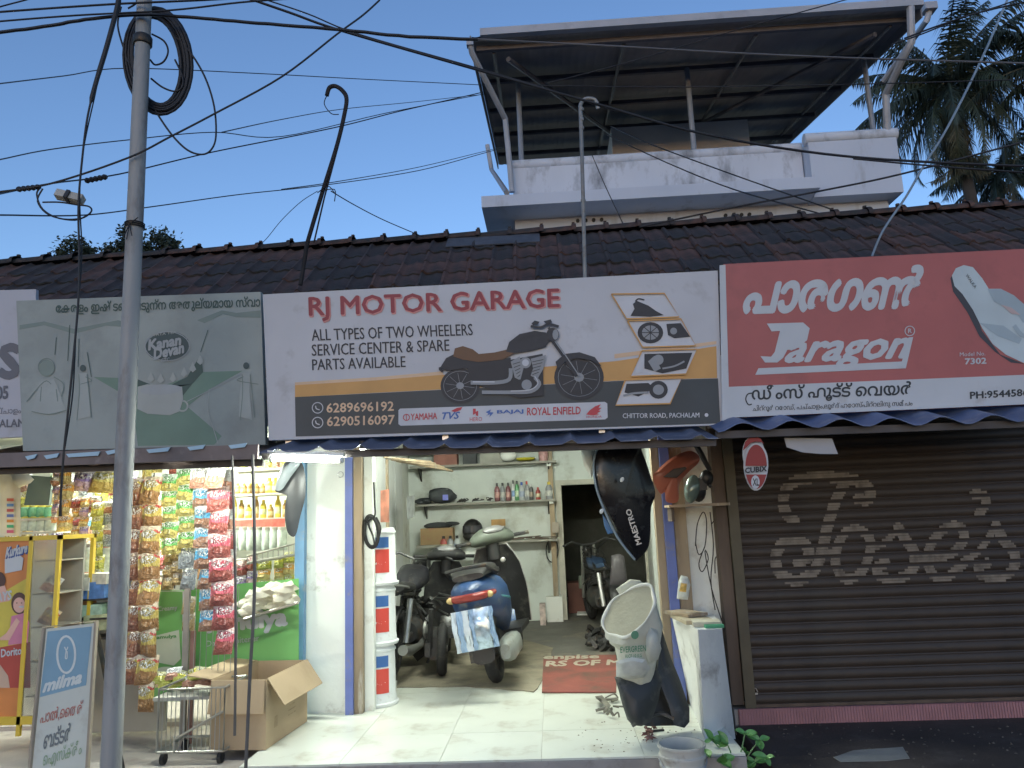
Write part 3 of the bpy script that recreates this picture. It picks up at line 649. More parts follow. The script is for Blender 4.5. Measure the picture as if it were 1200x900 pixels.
# ================================================================== AWNINGS
awn_blue = mat('awning_blue_sheet', (.13, .15, .21), .55, .2, .2, 3, .1, 30, ((.30, .33, .42), .3, 6))
awn_blue2 = mat('awning_bright_blue_sheet', (.13, .17, .29), .5, .2, .25, 4, .1, 30, ((.30, .30, .33), .3, 5))
awn_brown = mat('awning_brown_sheet', (.18, .14, .12), .7, .1, .25, 3, .2, 30, ((.30, .40, .50), .25, 5))
under = mat('awning_beam', (.10, .09, .09), .7, .2, .2, 6)
def awning(name, label, pa, pb, Y0, Y1, rise, m, sp, amp, sharp):
    A, B = at(*pa, Y0), at(*pb, Y0); L_ = (B-A).length; nn = int(L_/sp*8)
    def fn(u, v):
        p = A.lerp(B, u); ph = (u*L_/sp) % 1; h = max(0, 1-abs(ph-.5)/sharp) if sharp < .5 else .5-.5*math.cos(2*math.pi*ph)
        return Vector((p.x, Y0+(Y1-Y0)*v, p.z+rise*v+amp*h + .006*math.sin(u*L_*3.1)))
    t = thing(name, label, 'awning', (A+B)/2)
    mb = MB(); mb.grid(fn, nn, 3); mb.grid(lambda u, v: fn(u, 1-v)-Vector((0, 0, .004)), nn, 3); mb.grid(lambda u, v: fn(u, 0)-Vector((0, 0, .004*v)), nn, 1, sm=False)
    part('sheet', mb, m, t)
    bm = MB()
    for v in (.07, .8): bm.box((A.x/2+B.x/2, Y0+(Y1-Y0)*v, (A.z+B.z)/2+rise*v-.035), (L_, .035, .045), (0, -math.atan2(B.z-A.z, B.x-A.x), 0))
    part('beam', bm, under, t); return A, B
awning('corrugated_awning', 'blue corrugated sheet awning under the garage sign', (301, 531), (842, 514), 4.62, 5.9, .30, awn_blue, .262, .034, .16)
awning('corrugated_awning', 'bright blue wavy sheet awning under the red footwear sign', (842, 506), (1330, 488), 4.66, 5.8, .32, awn_blue2, .30, .05, .6)
awning('corrugated_awning', 'dirty brown sheet awning under the faded tea sign', (-140, 552), (302, 538), 4.6, 5.9, .28, awn_brown, .20, .018, .6)
mb = MB(); A, B = at(-140, 546, 4.57), at(302, 531, 4.57)
mb.prism([A+Vector((0, 0, -.035)), B+Vector((0, 0, -.035)), B+Vector((0, 0, .055)), A+Vector((0, 0, .055))], (0, .02, 0))
solo('awning_fascia', mb, mat('fascia_board', (.20, .16, .15), .7, 0, .2, 5, .2, 30, ((.36, .32, .30), .25, 4)), 'long dirty brown board along the front edge of the left awning', 'board')
lb = mat('light_blue_scrap', (.42, .60, .72), .6, 0, .1, 8)
for k, (x0_, x1_, y) in enumerate(((30, 44, 532), (52, 70, 531), (78, 118, 529), (124, 139, 526), (172, 200, 524), (220, 241, 521), (268, 290, 519))):
    a = [at(x0_, y+3, 4.56), at(x1_, y, 4.56), at(x1_-3, y+5, 4.56), at(x0_+3, y+7, 4.56)]; solo('torn_plastic_strip', MB().prism(a, (0, -.006, 0)), lb, '%s scrap of torn light blue plastic from the left above the brown fascia board' % ('first', 'second', 'third', 'fourth', 'fifth', 'sixth', 'seventh')[k], 'plastic scrap', 'torn light blue plastic along the fascia board')
# ================================================================== HOUSE BEHIND
hw = mat('house_whitewash', (.60, .64, .71), .85, 0, .06, 1.2, .2, 14, ((.20, .21, .23), .42, 3.0), stretch=(1, 1, .45))
hw2 = mat('house_white_clean', (.55, .60, .69), .85, 0, .05, 1.0, .15, 14, ((.33, .34, .36), .2, 2.2), stretch=(1, 1, .3))
HY = 11.0
house = thing('upper_house', 'white two storey house behind the shops with a dark sheet roof over its terrace', 'house', (2.6, HY, 0))
pA = at(600, 190, HY); pB = at(938, 175, HY); pC = at(1050, 167, HY-.25)
topz = pA.z; ledz = at(602, 232, HY).z
lA = at(564, 230, HY-.55); lb_ = at(565, 243, HY-.55)
part('wall', MB().b2(at(603, 250, HY).x, pC.x-.1, HY+.02, HY+8, 2.97, ledz-.02), hw2, house, 'white upper wall below the ledge')
part('ledge', MB().b2(lA.x, pB.x+.02, HY-.55, HY+.8, lb_.z, lA.z), hw2, house)
part('parapet', MB().b2(pA.x, pB.x, HY-.02, HY+.13, lA.z, topz-.10), hw, house, 'blotchy grey-white parapet wall')
part('coping', MB().tube([(pA.x-.03, HY+.03, topz-.05), (pB.x+.02, HY+.03, topz-.05)], .085, 10), hw, house)
bz = at(940, 232, HY-.27).z
mb = MB(); xa, xb = pB.x+.02, pC.x; y0 = HY-.28
mb.prism([(xa, y0, bz), (xb, y0, bz), (xb, y0, topz-.08), (xa, y0, topz-.08)], (0, 1.6, 0)); part('bay_wall', mb, hw2, house, 'plain white projecting bay at the right end of the parapet')
part('coping', MB().tube([(xa-.04, y0+.05, topz-.04), (xb+.03, y0+.05, topz-.04)], .09, 10).b2(xa, xb, y0, y0+1.5, topz-.085, topz-.07), hw, house)
vh = MB()
for gx in (677, 850):
    for k in range(4):
        p = at(gx+k*9.3, 259-k*.4-(6 if gx > 800 else 0), HY+.015); vh.lathe([(.028, 0), (.028, .03)], p, 10, Euler((R(90), 0, 0)).to_matrix(), 0, True)
part('vent_holes', vh, flat((.02, .02, .02)), house)
sr = MB(); a = at(716, 150, 13.4); b_ = at(876, 141, 13.4)
sr.b2(a.x, b_.x, 13.4, 15.5, 6, a.z); part('stair_room', sr, mat('stair_room_wall', (.72, .72, .72), .85, 0, .1, 1.5), house)
part('terrace_floor', MB().b2(pA.x, pC.x, HY+.1, HY+8, ledz-.3, ledz-.02), grey_conc, house)
# sheet roof on posts
c1, c2 = at(568, 45, 9.9), at(1072, 8, 9.9); xl = at(553, 50, 9.9).x
cb = at(574, 194, 16.2)
zf, zb = c1.z, cb.z
roofm = mat('dark_roof_sheet', (.24, .225, .24), .6, .3, .15, 2, .1, 10)
mb = MB(); nx = 150; X0, X1 = xl, c2.x+.06
def rf(u, v): return Vector((X0+(X1-X0)*u, 9.9+6.3*v, zf+(zb-zf)*v + .010*(1 if int(u*nx) % 3 == 0 else 0)))
mb.grid(rf, nx, 1, sm=False); mb.grid(lambda u, v: rf(u, 1-v)+Vector((0, 0, .03)), nx, 1, sm=False)
part('roof', mb, roofm, house, 'dark corrugated sheet roof seen from below')
tr = MB(); dm = mat('roof_steel_dark', (.15, .14, .155), .6, .3, .15, 4)
for Y in (10.1, 11.3, 12.6, 13.9, 15.2):
    z = zf+(zb-zf)*(Y-9.9)/6.3-.07; tr.b2(X0+.05, X1-.05, Y-.03, Y+.03, z-.04, z+.03)
for X in [X0+.3+(X1-X0-.6)*k/3 for k in range(4)]:
    tr.tube([(X, 10.16, zf-.06), (X, 16.1, zb-.06)], .03, 6)
for a, b_ in ((.08, .5), (.92, .5)):
    tr.tube([(X0+(X1-X0)*a, 10.2, zf-.16), (X0+(X1-X0)*b_, 15.8, zb-.16)], .04, 6)
part('roof_truss', tr, dm, house)
gm = mat('light_gutter', (.40, .41, .44), .5, .1, .08, 3, .05, 20, ((.3, .3, .32), .2, 5))
part('gutter', MB().b2(c1.x-.06, X1+.02, 9.80, 9.9, zf-.01, zf+.10), gm, house)
part('edge_flashing', MB().prism([(X0-.01, 9.9, zf-.14), (X0-.01, 16.2, zb-.10), (X0-.01, 16.2, zb+.05), (X0-.01, 9.9, zf+.06)], (-.02, 0, 0)), mat('edge_sheet', (.20, .20, .22), .6, .2, .1, 3), house)
part('edge_flashing', MB().prism([(X1+.01, 9.9, zf-.14), (X1+.01, 16.2, zb-.10), (X1+.01, 16.2, zb+.05), (X1+.01, 9.9, zf+.06)], (.02, 0, 0)), mat('edge_sheet', (.20, .20, .22), .6, .2, .1, 3), house)
for x, y in ((611, 185), (813, 172), (1024, 158)):
    p = at(x, y, HY+.25); part('post', MB().tube([(p.x, p.y, topz-.3), (p.x, p.y, zf+(zb-zf)*.2-.08)], .042, 8), mat('grey_post', (.30, .32, .36), .5, .2, .1, 4), house)
for y in (150, 172): pass
wp = mat('grey_drain_pipe', (.36, .38, .42), .5, 0, .1, 4)
def P3(l, Y): return [at(x, y, Y) for x, y in l]
part('drain_pipe', MB().tube([at(551, 52, 9.85), at(553, 62, 9.9), at(592, 139, 10.8), at(597, 190, 10.85), at(600, 225, 10.85)], .045, 8).box(at(551, 52, 9.85), (.1, .1, .07)), wp, house)
part('drain_pipe', MB().tube([at(571, 170, 15.9), at(576, 199, 15.9), at(594, 226, 12.2)], .05, 8), wp, house)
part('drain_pipe', MB().tube([at(1067, 8, 9.85), at(1068, 50, 9.9), at(1060, 64, 10.0), at(1038, 110, 10.6), at(1040, 156, 10.75)], .055, 8), gm, house)
part('drain_pipe', MB().tube([at(1090, 10, 11.5), at(1086, 24, 11.5), at(1060, 60, 12.5), at(1035, 95, 13)], .05, 8).box(at(1088, 10, 11.5), (.2, .2, .12)), gm, house)

# ================================================================== PALMS AND TREES
leafm = [mat('palm_leaf_%d' % i, c, .5, 0, .25, 3) for i, c in enumerate(((.034, .052, .036), (.045, .066, .042), (.06, .078, .048), (.08, .08, .05)))]
barkm = mat('palm_bark', (.055, .05, .045), .9, 0, .2, 5, .4, 20)
def frond(base, az, el, Ln, droop, m, parent, dens=66, lw=.036, ll=1.0):
    mb = MB(); d = Vector((math.cos(az), math.sin(az), 0)); pts = []
    p = Vector(base); e = el
    for i in range(15):
        pts.append(p.copy()); p = p + (d*math.cos(e)+Vector((0, 0, 1))*math.sin(e))*(Ln/14); e -= droop/14*(1+.8*i/14)
    mb.tube(pts, [.045*(1-i/16) for i in range(15)], 5)
    side = Vector((-d.y, d.x, 0))
    for k in range(dens):
        t = .12+.88*k/dens; f = t*14; i = min(13, int(f)); q = pts[i].lerp(pts[i+1], f-i); tan = (pts[i+1]-pts[i]).normalized()
        l = ll*(math.sin(math.pi*min(1, .18+t*.86))**.6)*random.uniform(.8, 1.1)
        for s_ in (-1, 1):
            dr = (side*s_*random.uniform(.55, .85)+tan*random.uniform(.45, .8)+Vector((0, 0, -random.uniform(.35, 1.0)))).normalized()
            m1 = q+dr*l*.5; m2 = q+(dr+Vector((0, 0, -.5))).normalized()*l
            wv = tan*lw
            mb.add([q-wv*.5, q+wv*.5, m1+wv*.55, m1-wv*.55, m2], [(0, 1, 2, 3), (3, 2, 4)])
    part('palm_frond', mb, m, parent)
def palm(label, cx, cy, Y, Ln, n, seed, elr=(-60, 80)):
    random.seed(seed); c = at(cx, cy, Y); t = thing('coconut_palm', label, 'palm tree', (c.x, Y, 0), 0, 'coconut palms behind the house')
    pts = [Vector((c.x+.3*math.sin(k/3), Y, c.z*k/10)) for k in range(10)]+[c]
    part('trunk', MB().tube(pts, [.22-.008*k for k in range(11)], 10), barkm, t)
    for k in range(n):
        az = 2*math.pi*(k*.382)+random.uniform(-.2, .2); f = k/n; el = R(elr[1]+(elr[0]-elr[1])*f+random.uniform(-8, 8))
        frond(c+Vector((0, 0, .1)), az, el, Ln*random.uniform(.85, 1.1), R(42+42*f), leafm[0 if f < .3 else random.choice((0, 1, 1, 2))] if f < .85 else leafm[3], t, ll=Ln*.25)
    nut = MB()
    for k in range(7): nut.ell(c+Vector((random.uniform(-.35, .35), random.uniform(-.35, .35), -.35-random.random()*.2)), (.13, .13, .16), 8, 6)
    part('coconuts', nut, mat('coconut_husk', (.16, .13, .07), .7, 0, .2, 5), t)
palm('tall coconut palm with drooping fronds right of the white house', 1112, 112, 21, 3.5, 50, 5, (-78, 80))
palm('lower coconut palm partly hidden behind the taller one, near the right edge', 1168, 212, 26, 2.6, 26, 11, (-50, 70))
palm('palm with only its drooping left fronds in view at the top right corner', 1240, 78, 19, 2.6, 22, 21, (-45, 70))
random.seed(3)
tl = mat('tree_leaf_dark', (.045, .06, .035), .6, 0, .3, 2)
def tree(label, blobs, Y, trunkx, seed):
    random.seed(seed); base = at(trunkx, 300, Y); t = thing('leafy_tree', label, 'tree', (base.x, Y, 0), 0, 'tree tops showing over the roof')
    tk = MB(); top = at(trunkx, blobs[0][1]+10, Y)
    tk.tube([(base.x, Y, 0), (base.x+.1, Y, top.z*.5), top], [.2, .14, .05], 8)
    for bx, by, r in blobs: tk.tube([(base.x+.05, Y, top.z*.7), at(bx, by, Y)], [.06, .015], 5)
    part('trunk', tk, barkm, t)
    mb = MB()
    for bx, by, r in blobs:
        c = at(bx, by, Y); rr = r/ppm(Y)
        for k in range(int(26*r)):
            q = Vector((random.gauss(0, .5), random.gauss(0, .5), random.gauss(0, .42)))*rr; q += c
            a = Vector((random.uniform(-1, 1), random.uniform(-1, 1), random.uniform(-1, .4))).normalized()*random.uniform(.08, .15); b2_ = a.orthogonal().normalized()*.028
            mb.add([q, q+a*.5+b2_, q+a, q+a*.5-b2_], [(0, 1, 2, 3)])
    part('crown', mb, tl, t)
tree('small dark tree top at the far left behind the roof ridge', [(88, 290, 17), (104, 296, 10), (72, 297, 7)], 17, 90, 1)
tree('loose leafy tree top over the ridge just right of the utility pole', [(150, 272, 9), (148, 286, 12), (188, 280, 15), (200, 288, 14), (130, 292, 9), (170, 292, 14)], 17, 165, 2)

# ================================================================== POLE AND CABLES
PY = 4.1
polem = mat('galvanised_pole', (.34, .34, .33), .6, .15, .15, 3, .3, 40, ((.17, .14, .12), .38, 7), stretch=(1, 1, .35))
t = thing('utility_pole', 'tall grey steel utility pole standing in front of the snack shop', 'pole', (at(150, 450, PY).x, PY, 0))
pt, pb = at(172, -60, PY), at(130, 900, PY); db = pb+(pb-pt)*((pb.z)/(pt.z-pb.z))
part('shaft', MB().tube([db, pb.lerp(pt, .45), pt], [.053, .049, .043], 18), polem, t)
q = pt.lerp(pb, (60+68)/960.)
part('collar', MB().lathe([(.052, -.03), (.056, -.025), (.056, .02), (.05, .03)], q, 18, None, 0), dark_metal, t)
q = pt.lerp(pb, (310+60)/960.)
tie = MB(); 
for k in range(3): tie.torus(q+Vector((0, 0, .012*k)), .053, .004, None, 18, 5)
for dx, dz in ((-.02, -.09), (.0, -.10), (.03, -.08), (.06, .03)): tie.tube([q+Vector((0, -.055, 0)), q+Vector((dx, -.075, dz))], .003, 5)
part('wire_tie', tie, greywire, t)
# cable coil
def el(cx, cy, rx, ry, Y, a0=0, a1=360, n=30, rot=0, jy=0):
    out = []
    for i in range(n+1):
        a = R(a0+(a1-a0)*i/n); x, y = rx*math.cos(a), ry*math.sin(a); out.append(at(cx+x*math.cos(rot)-y*math.sin(rot), cy+x*math.sin(rot)+y*math.cos(rot), Y+jy*math.sin(a*3)))
    return out
random.seed(9); mb = MB()
for k in range(24):
    o = (k % 5-2)*2.6; mb.tube(el(184+random.uniform(-2, 2), 72+random.uniform(-2, 2), 34+o+random.uniform(-1, 1), 57+o, PY+.075+.016*(k//5), rot=-.13, jy=.008), .009, 6, closed=False)
for l in ([(205, 42), (222, 60), (240, 90), (251, 125), (253, 160), (247, 176), (236, 181), (220, 176), (203, 160), (186, 136), (178, 120)],
          [(178, 40), (192, 48), (197, 60), (192, 72), (182, 76), (176, 70)], [(177, 92), (190, 102), (204, 107), (213, 103), (214, 90), (205, 70)], [(142, 8), (138, 30), (146, 60), (156, 88)], [(150, 10), (160, 3), (158, -5)]):
    mb.tube(smooth([at(x, y, PY+.07) for x, y in l], 5), .006, 6)
solo('cable_coil', mb, greywire, 'thick coil of spare black cable hung on the utility pole', 'cable')
def cable(label, pts, r, Y=4.15, Y2=None, m=greywire, name='overhead_cable', grp='overhead cables across the sky', cat='cable', wob=0):
    Y2 = Y if Y2 is None else Y2; n = len(pts)
    P = smooth([at(x, y, Y+(Y2-Y)*i/(n-1)) for i, (x, y) in enumerate(pts)], 6)
    if wob: P = [p+Vector((0, 0, random.uniform(-wob, wob))) for p in P]
    return solo(name, MB().tube(P, r, 6), m, label, cat, grp)
cable('thickest black cable bundle crossing the pole just below its top', [(-30, 42), (0, 38), (60, 30), (100, 23), (165, 17), (230, 21), (300, 27), (400, 35), (480, 43), (560, 46)], .011, 3.98, 4.1, wob=.002)
cable('pale cable running on from the bundle along the front of the terrace roof', [(560, 46), (700, 53), (860, 62), (1000, 68), (1230, 75)], .006, 4.1, 4.3, mat('cable_grey', (.12, .12, .13), .5, 0, .1, 4))
cable('upper black cable passing the pole near its top, just above the bundle', [(-30, 17), (0, 14), (130, 5), (240, 0), (300, -4)], .007, 4.02)
cable('thin cable just over the thick bundle that climbs right past the pole', [(-30, 28), (0, 25), (90, 18), (200, 12), (280, 3), (345, -2)], .006, 4.0)
cable('short cable cutting the top left corner', [(-20, 15), (0, 8), (30, 0), (50, -6)], .005, 4.2)
cable('long cable that falls from the top middle across the terrace roof to the palm', [(285, -4), (340, 15), (400, 36), (560, 82), (700, 122), (830, 158), (1000, 184), (1230, 196)], .009, 4.2, 4.6)
cable('second strand twisted with the falling cable at the top middle', [(300, -4), (360, 16), (420, 40), (560, 80), (640, 104), (720, 130)], .005, 4.2, 4.5)
cable('level cable behind the pole, running left to right above the coil bottom', [(-30, 102), (0, 98), (75, 89), (150, 80), (300, 86), (430, 93), (553, 99), (572, 100)], .006, 4.3, 12.5)
cable('steep diagonal cable rising to the top middle of the sky', [(445, 0), (425, 18), (395, 40), (330, 90), (250, 134), (200, 160), (150, 185), (60, 215), (-10, 226)], .006, 4.4, 3.9)
cable('sagging cable from the left edge past the lower loop of the coil', [(-30, 192), (0, 187), (60, 175), (150, 164), (250, 155), (330, 160), (450, 133), (552, 113), (574, 109)], .006, 4.3, 12.5)
cable('low cable carrying the black splices and climbing to the house', [(-30, 232), (0, 227), (60, 215), (140, 204), (250, 178), (390, 150), (470, 130), (553, 111), (574, 106)], .008, 4.0, 12.5)
cable('faint thin cable above the splice cable, right of the coil', [(260, 155), (330, 140), (400, 128), (480, 120), (553, 112), (574, 110)], .004, 4.6, 12.5)
cable('lowest long cable from the left edge to the drain pipe of the house', [(-30, 253), (0, 252), (100, 252), (180, 242), (280, 228), (380, 217), (490, 200), (565, 180), (590, 173)], .007, 4.1, 14.5)
cable('thin twin of the lowest long cable near the bent rod', [(330, 222), (400, 212), (490, 196), (565, 178), (590, 172)], .005, 6.0, 14.5)
cable('short thin cable dropping right from the bent rod to the ridge', [(388, 224), (415, 240), (450, 258), (497, 278)], .005, 5.6, 7.4)
cable('thin grey wire curving down left from the bent rod', [(372, 224), (352, 237), (330, 258), (312, 280), (300, 291)], .003, 5.6, 7.3)
cable('cable from the terrace falling right over the parapet, upper one', [(716, 148), (760, 168), (860, 205), (985, 249)], .008, 10.6, 8.0)
cable('cable from the terrace falling right over the parapet, lower one', [(712, 158), (780, 190), (860, 222), (960, 250)], .008, 10.6, 8.0)
cable('cable rising from the ridge to the palm in front of the white bay', [(750, 266), (860, 243), (960, 224), (1060, 203), (1230, 158)], .007, 5.2, 4.8)
cable('second strand of the long cable in front of the palm', [(1000, 186), (1100, 195), (1230, 204)], .006, 4.5)
cable('cable crossing the top right corner over the palm', [(1060, 45), (1100, 30), (1150, 14), (1230, -4)], .006, 4.4)
cable('cable under the top right corner cable, crossing the terrace roof end', [(1045, 52), (1080, 40), (1130, 20), (1180, 4), (1230, -16)], .005, 4.5)
cable('faint wire rising across the terrace roof to the top edge', [(640, 98), (740, 72), (860, 36), (990, 0), (1010, -6)], .004, 4.5)
cable('faint level wire across the middle of the terrace roof', [(620, 100), (800, 102), (1030, 98), (1230, 92)], .004, 4.6)
cable('thin wire hanging down the blotchy parapet to the ridge', [(694, 182), (708, 215), (722, 245), (731, 264)], .006, 10.4, 7.5)
cable('grey-blue hose slanting down in front of the palm to the red sign', [(1182, -4), (1150, 70), (1110, 150), (1082, 195), (1062, 230), (1035, 270), (1022, 300)], .0075, 4.7, 4.9, mat('blue_grey_hose', (.22, .30, .38), .5, 0, .15, 5), 'hose', None, 'hose')
# splices and slack box
mb = MB()
for a, b_ in (((20, 222), (47, 219)), ((100, 212), (125, 207))):
    pa, pb_ = at(*a, 3.98), at(*b_, 3.98); P = [pa.lerp(pb_, i/10) for i in range(11)]
    mb.tube(P, [.012+.006*((i % 2)) for i in range(11)], 7)
mb.tube(smooth([at(x, y, 3.97) for x, y in ((47, 220), (43, 228), (50, 245), (70, 256), (95, 256), (107, 248), (104, 242), (90, 240), (70, 237), (50, 237))], 5), .005, 5)
mb.tube(smooth([at(x, y, 3.97) for x, y in ((50, 221), (44, 236), (58, 252), (88, 258), (106, 250))], 5), .005, 5)
solo('cable_splices', mb, greywire, 'two black splices with a loop of slack cable under them at the left', 'cable')
t = thing('splice_box', 'small pale weathered junction box hung in the cable loop', 'box', at(82, 232, 3.95))
part('body', MB().box(at(82, 231, 3.95), (.15, .05, .045), (R(-15), R(14), R(8))), mat('pale_box', (.45, .43, .38), .7, 0, .15, 9), t)
part('strap', MB().box(at(80, 230, 3.94), (.02, .056, .052), (R(-15), R(14), R(8))), dark_metal, t)
# vertical drop cable
P = [(139, -5), (137, 10), (125, 55), (113, 95), (103, 135), (97, 180), (92, 240), (93, 300), (92, 350), (86, 420), (80, 480), (74, 540), (70, 605)]
PP = smooth([at(x, y, 3.9) for x, y in P], 6); nP = len(PP)
mb = MB().tube(PP, [.014 if i/nP < .22 else .013 if i/nP < .3 else .006 for i in range(nP)], 7); P2 = [p+Vector((.008*math.sin(i*.35), .012, 0)) for i, p in enumerate(PP)]
mb.tube(P2, .004, 5)
solo('drop_cable', mb, greywire, 'black cable hanging straight down left of the pole, thick at its top', 'cable')
# hooked rod and its twin
mb = MB(); mb.tube([at(352, 334, 5.6)]+smooth([at(x, y, 5.6) for x, y in ((360, 285), (377, 228), (395, 170), (404, 132), (406, 115), (401, 106), (393, 101), (386, 103), (383, 112))], 6), .018, 8)
mb.tube([at(368, 284, 5.6), at(380, 232, 5.6), at(398, 165, 5.6)], .007, 6)
for a in (((372, 226), (384, 218), (392, 226)), ((376, 224), (392, 222), (392, 236)), ((383, 112), (380, 122), (388, 133), (397, 134))): mb.tube(smooth([at(x, y, 5.58) for x, y in a], 4), .004, 5)
solo('bent_rod', mb, mat('rusty_black_rod', (.03, .026, .026), .7, .4, .3, 6), 'black bent iron rod with hooked top rising from the roof', 'rod')
mb = MB().tube([at(685.5, 326, 5.3)]+smooth([at(x, y, 5.3) for x, y in ((683, 220), (680.5, 135), (680, 124), (684, 117), (691, 115.5), (698, 118), (701, 128))], 5), .0145, 10)
for y in (128, 140, 150, 235): mb.lathe([(.017, -.012), (.02, 0), (.017, .012)], at(681+(y-125)*.022, y, 5.3), 10)
solo('vent_pipe', mb, mat('old_pipe', (.26, .26, .25), .6, .2, .15, 5, .1, 40, ((.16, .11, .08), .3, 9)), 'thin grey pipe with crooked top standing behind the garage sign', 'pipe')
# two hanging ropes in front of the snack shop
rp = mat('rope_grey', (.13, .12, .11), .8, 0, .2, 9)
cable('left one of two thin rods hanging from the awning in front of the snack shop', [(272, 534), (274, 600), (276, 690), (276, 780), (275, 862)], .0085, 4.5, 4.5, rp, 'hanging_rod', 'two rods hanging from the left awning', 'rod')
cable('right one of two thin rods hanging from the awning, in front of the cardboard box', [(296, 533), (298, 610), (298, 700), (293, 790), (288, 900)], .010, 4.45, 4.3, rp, 'hanging_rod', 'two rods hanging from the left awning', 'rod')
# ================================================================== GARAGE CONTENTS
FZ = .2
cols = {}
def bodymat(name, col): return mat(name, col, .32, .0, .12, 4, .04, 40, ((.20, .18, .14), .2, 8))
chrome = mat('dusty_chrome', (.42, .42, .40), .35, .8, .15, 9)
bar_dark = mat('bar_dark', (.07, .07, .07), .4, .5, .2, 9)
lens_r = mat('red_lens', (.24, .035, .03), .25, 0, .1, 9); lens_o = mat('orange_lens', (.75, .20, .05), .25, 0, .1, 9)
def wheel(t, name, x, r, rw, hub=True):
    Mx = Euler((R(90), 0, 0)).to_matrix()
    ty = part(name, MB().torus((x, 0, r), r-rw, rw, Mx, 26, 10), rubber, t, local=True)
    rim = MB().torus((x, 0, r), r-rw*1.9, rw*.35, Mx, 22, 6)
    for k in range(5):
        a = 2*math.pi*k/5; rim.tube([(x, 0, r), (x+(r-rw*2)*math.cos(a), 0, r+(r-rw*2)*math.sin(a))], .013, 6)
    rim.lathe([(.045, -.05), (.05, 0), (.045, .05)], (x, 0, r), 12, Mx, 0, True)
    o = MB(); o.v = [v-Vector(ty.location) for v in rim.v]; o.f, o.m, o.s = rim.f, rim.m, rim.s
    part('rim', o, dark_metal, ty, local=True)
def ringx(x, hw_, z0, z1, y0=0, n=16, pw=.7):
    out = []
    for k in range(n):
        a = 2*math.pi*k/n; c, s_ = math.cos(a), math.sin(a)
        out.append(Vector((x, y0+hw_*math.copysign(abs(c)**pw, c), (z0+z1)/2+(z1-z0)/2*math.copysign(abs(s_)**pw, s_))))
    return out
def scooter(label, loc, rz, col, lean=0, seat=True, shield_out=None, sidecol=None, tail=True, steer=0):
    t = thing('scooter', label, 'scooter', loc, 0, None, Euler((lean, 0, rz)))
    bm = bodymat('scooter_paint_%s' % label.split()[0], col); P = lambda n_, mb, m, l=None: part(n_, mb, m, t, l, True)
    wheel(t, 'rear_wheel', 0, .23, .045); wheel(t, 'front_wheel', 1.24, .23, .045)
    # engine, swing arm, shock
    P('engine', MB().loft([ringx(-.02, .08, .14, .34, .06), ringx(.15, .1, .12, .4, .06), ringx(.38, .09, .16, .36, .04)]).box((.1, .13, .24), (.4, .05, .12)), dark_metal)
    P('shock_absorber', MB().tube([(-.04, .11, .25), (-.12, .1, .6)], .022, 8), dark_metal)
    if tail:
        P('exhaust', MB().loft([ringx(-.32, .035, .20, .30, -.15, 12), ringx(-.24, .065, .17, .34, -.155, 12), ringx(.1, .07, .17, .33, -.15, 12), ringx(.25, .03, .2, .28, -.12, 12)]), mat('grey_exhaust_cover', (.27, .29, .27), .5, .2, .15, 6, .1, 30, ((.16, .13, .10), .3, 8)))
        body = MB().loft([ringx(-.52, .045, .66, .72), ringx(-.47, .10, .60, .76), ringx(-.38, .155, .54, .78), ringx(-.2, .185, .48, .79), ringx(.05, .19, .42, .78), ringx(.25, .17, .36, .75), ringx(.38, .13, .30, .66), ringx(.44, .09, .28, .45)])
        P('body', body, bm)
        P('side_trim', MB().loft([ringx(-.44, .11, .665, .69), ringx(-.2, .19, .60, .64), ringx(.1, .195, .55, .60), ringx(.3, .15, .5, .53)], 0, True), bodymat('teal_trim', (.06, .30, .33)) if sidecol is None else sidecol)
        P('inner_mudguard', MB().loft([ringx(-.36, .08, .20, .30, n=12), ringx(-.33, .09, .26, .56, n=12), ringx(-.1, .1, .42, .56, n=12)]), black)
        P('tail_light', MB().loft([ringx(-.545, .05, .655, .685), ringx(-.525, .10, .64, .695), ringx(-.47, .145, .635, .70), ringx(-.38, .178, .64, .70)]), lens_r)
        for s_ in (1, -1): P('indicator', MB().ell((-.455, .135*s_, .665), (.05, .026, .024), 10, 6, (0, R(5), -.5*s_)), mat('clear_lens', (.50, .38, .16), .25, 0, .1, 9))
        P('number_plate', MB().box((-.48, 0, .44), (.008, .22, .16), (0, R(-14), 0)), white_clean)
    if seat:
        P('seat', MB().loft([ringx(-.42, .11, .775, .82), ringx(-.3, .15, .78, .87), ringx(-.05, .155, .78, .87), ringx(.05, .13, .77, .84), ringx(.3, .12, .75, .82), ringx(.4, .07, .72, .78)]), black)
        P('grab_rail', MB().tube([(-.2, .17, .8), (-.45, .14, .86), (-.52, 0, .87), (-.45, -.14, .86), (-.2, -.17, .8)], .012, 8), dark_metal)
    P('floorboard', MB().b2(.38, .92, -.19, .19, .27, .31), black)
    so = shield_out or bm
    def shf(u, v, off):
        y = (u-.5)*2; wd = .23*(1-.25*abs(v-.45)*1.2)*(1 if v < .8 else 1-(v-.8)*1.6)
        return Vector((.93-.09*v+.10*(1-y*y)*.6+off + .06*(1-v), y*wd, .28+.68*v))
    P('leg_shield', MB().grid(lambda u, v: shf(u, v, 0), 8, 8).grid(lambda u, v: shf(1-u, v, .02), 8, 8), black)
    P('apron', MB().grid(lambda u, v: shf(1-u, v, .035), 8, 8), so)
    P('shield_trim', MB().tube([shf(0, k/8, .01) for k in range(9)]+[shf(k/8, 1, .01) for k in range(9)]+[shf(1, 1-k/8, .01) for k in range(9)], .008, 6), black if col[2] < .05 else chrome)
    P('key_socket', MB().lathe([(.022, 0), (.022, .03), (.012, .034)], (.90, -.07, .83), 12, Euler((0, R(-90), 0)).to_matrix(), 0, True), chrome)
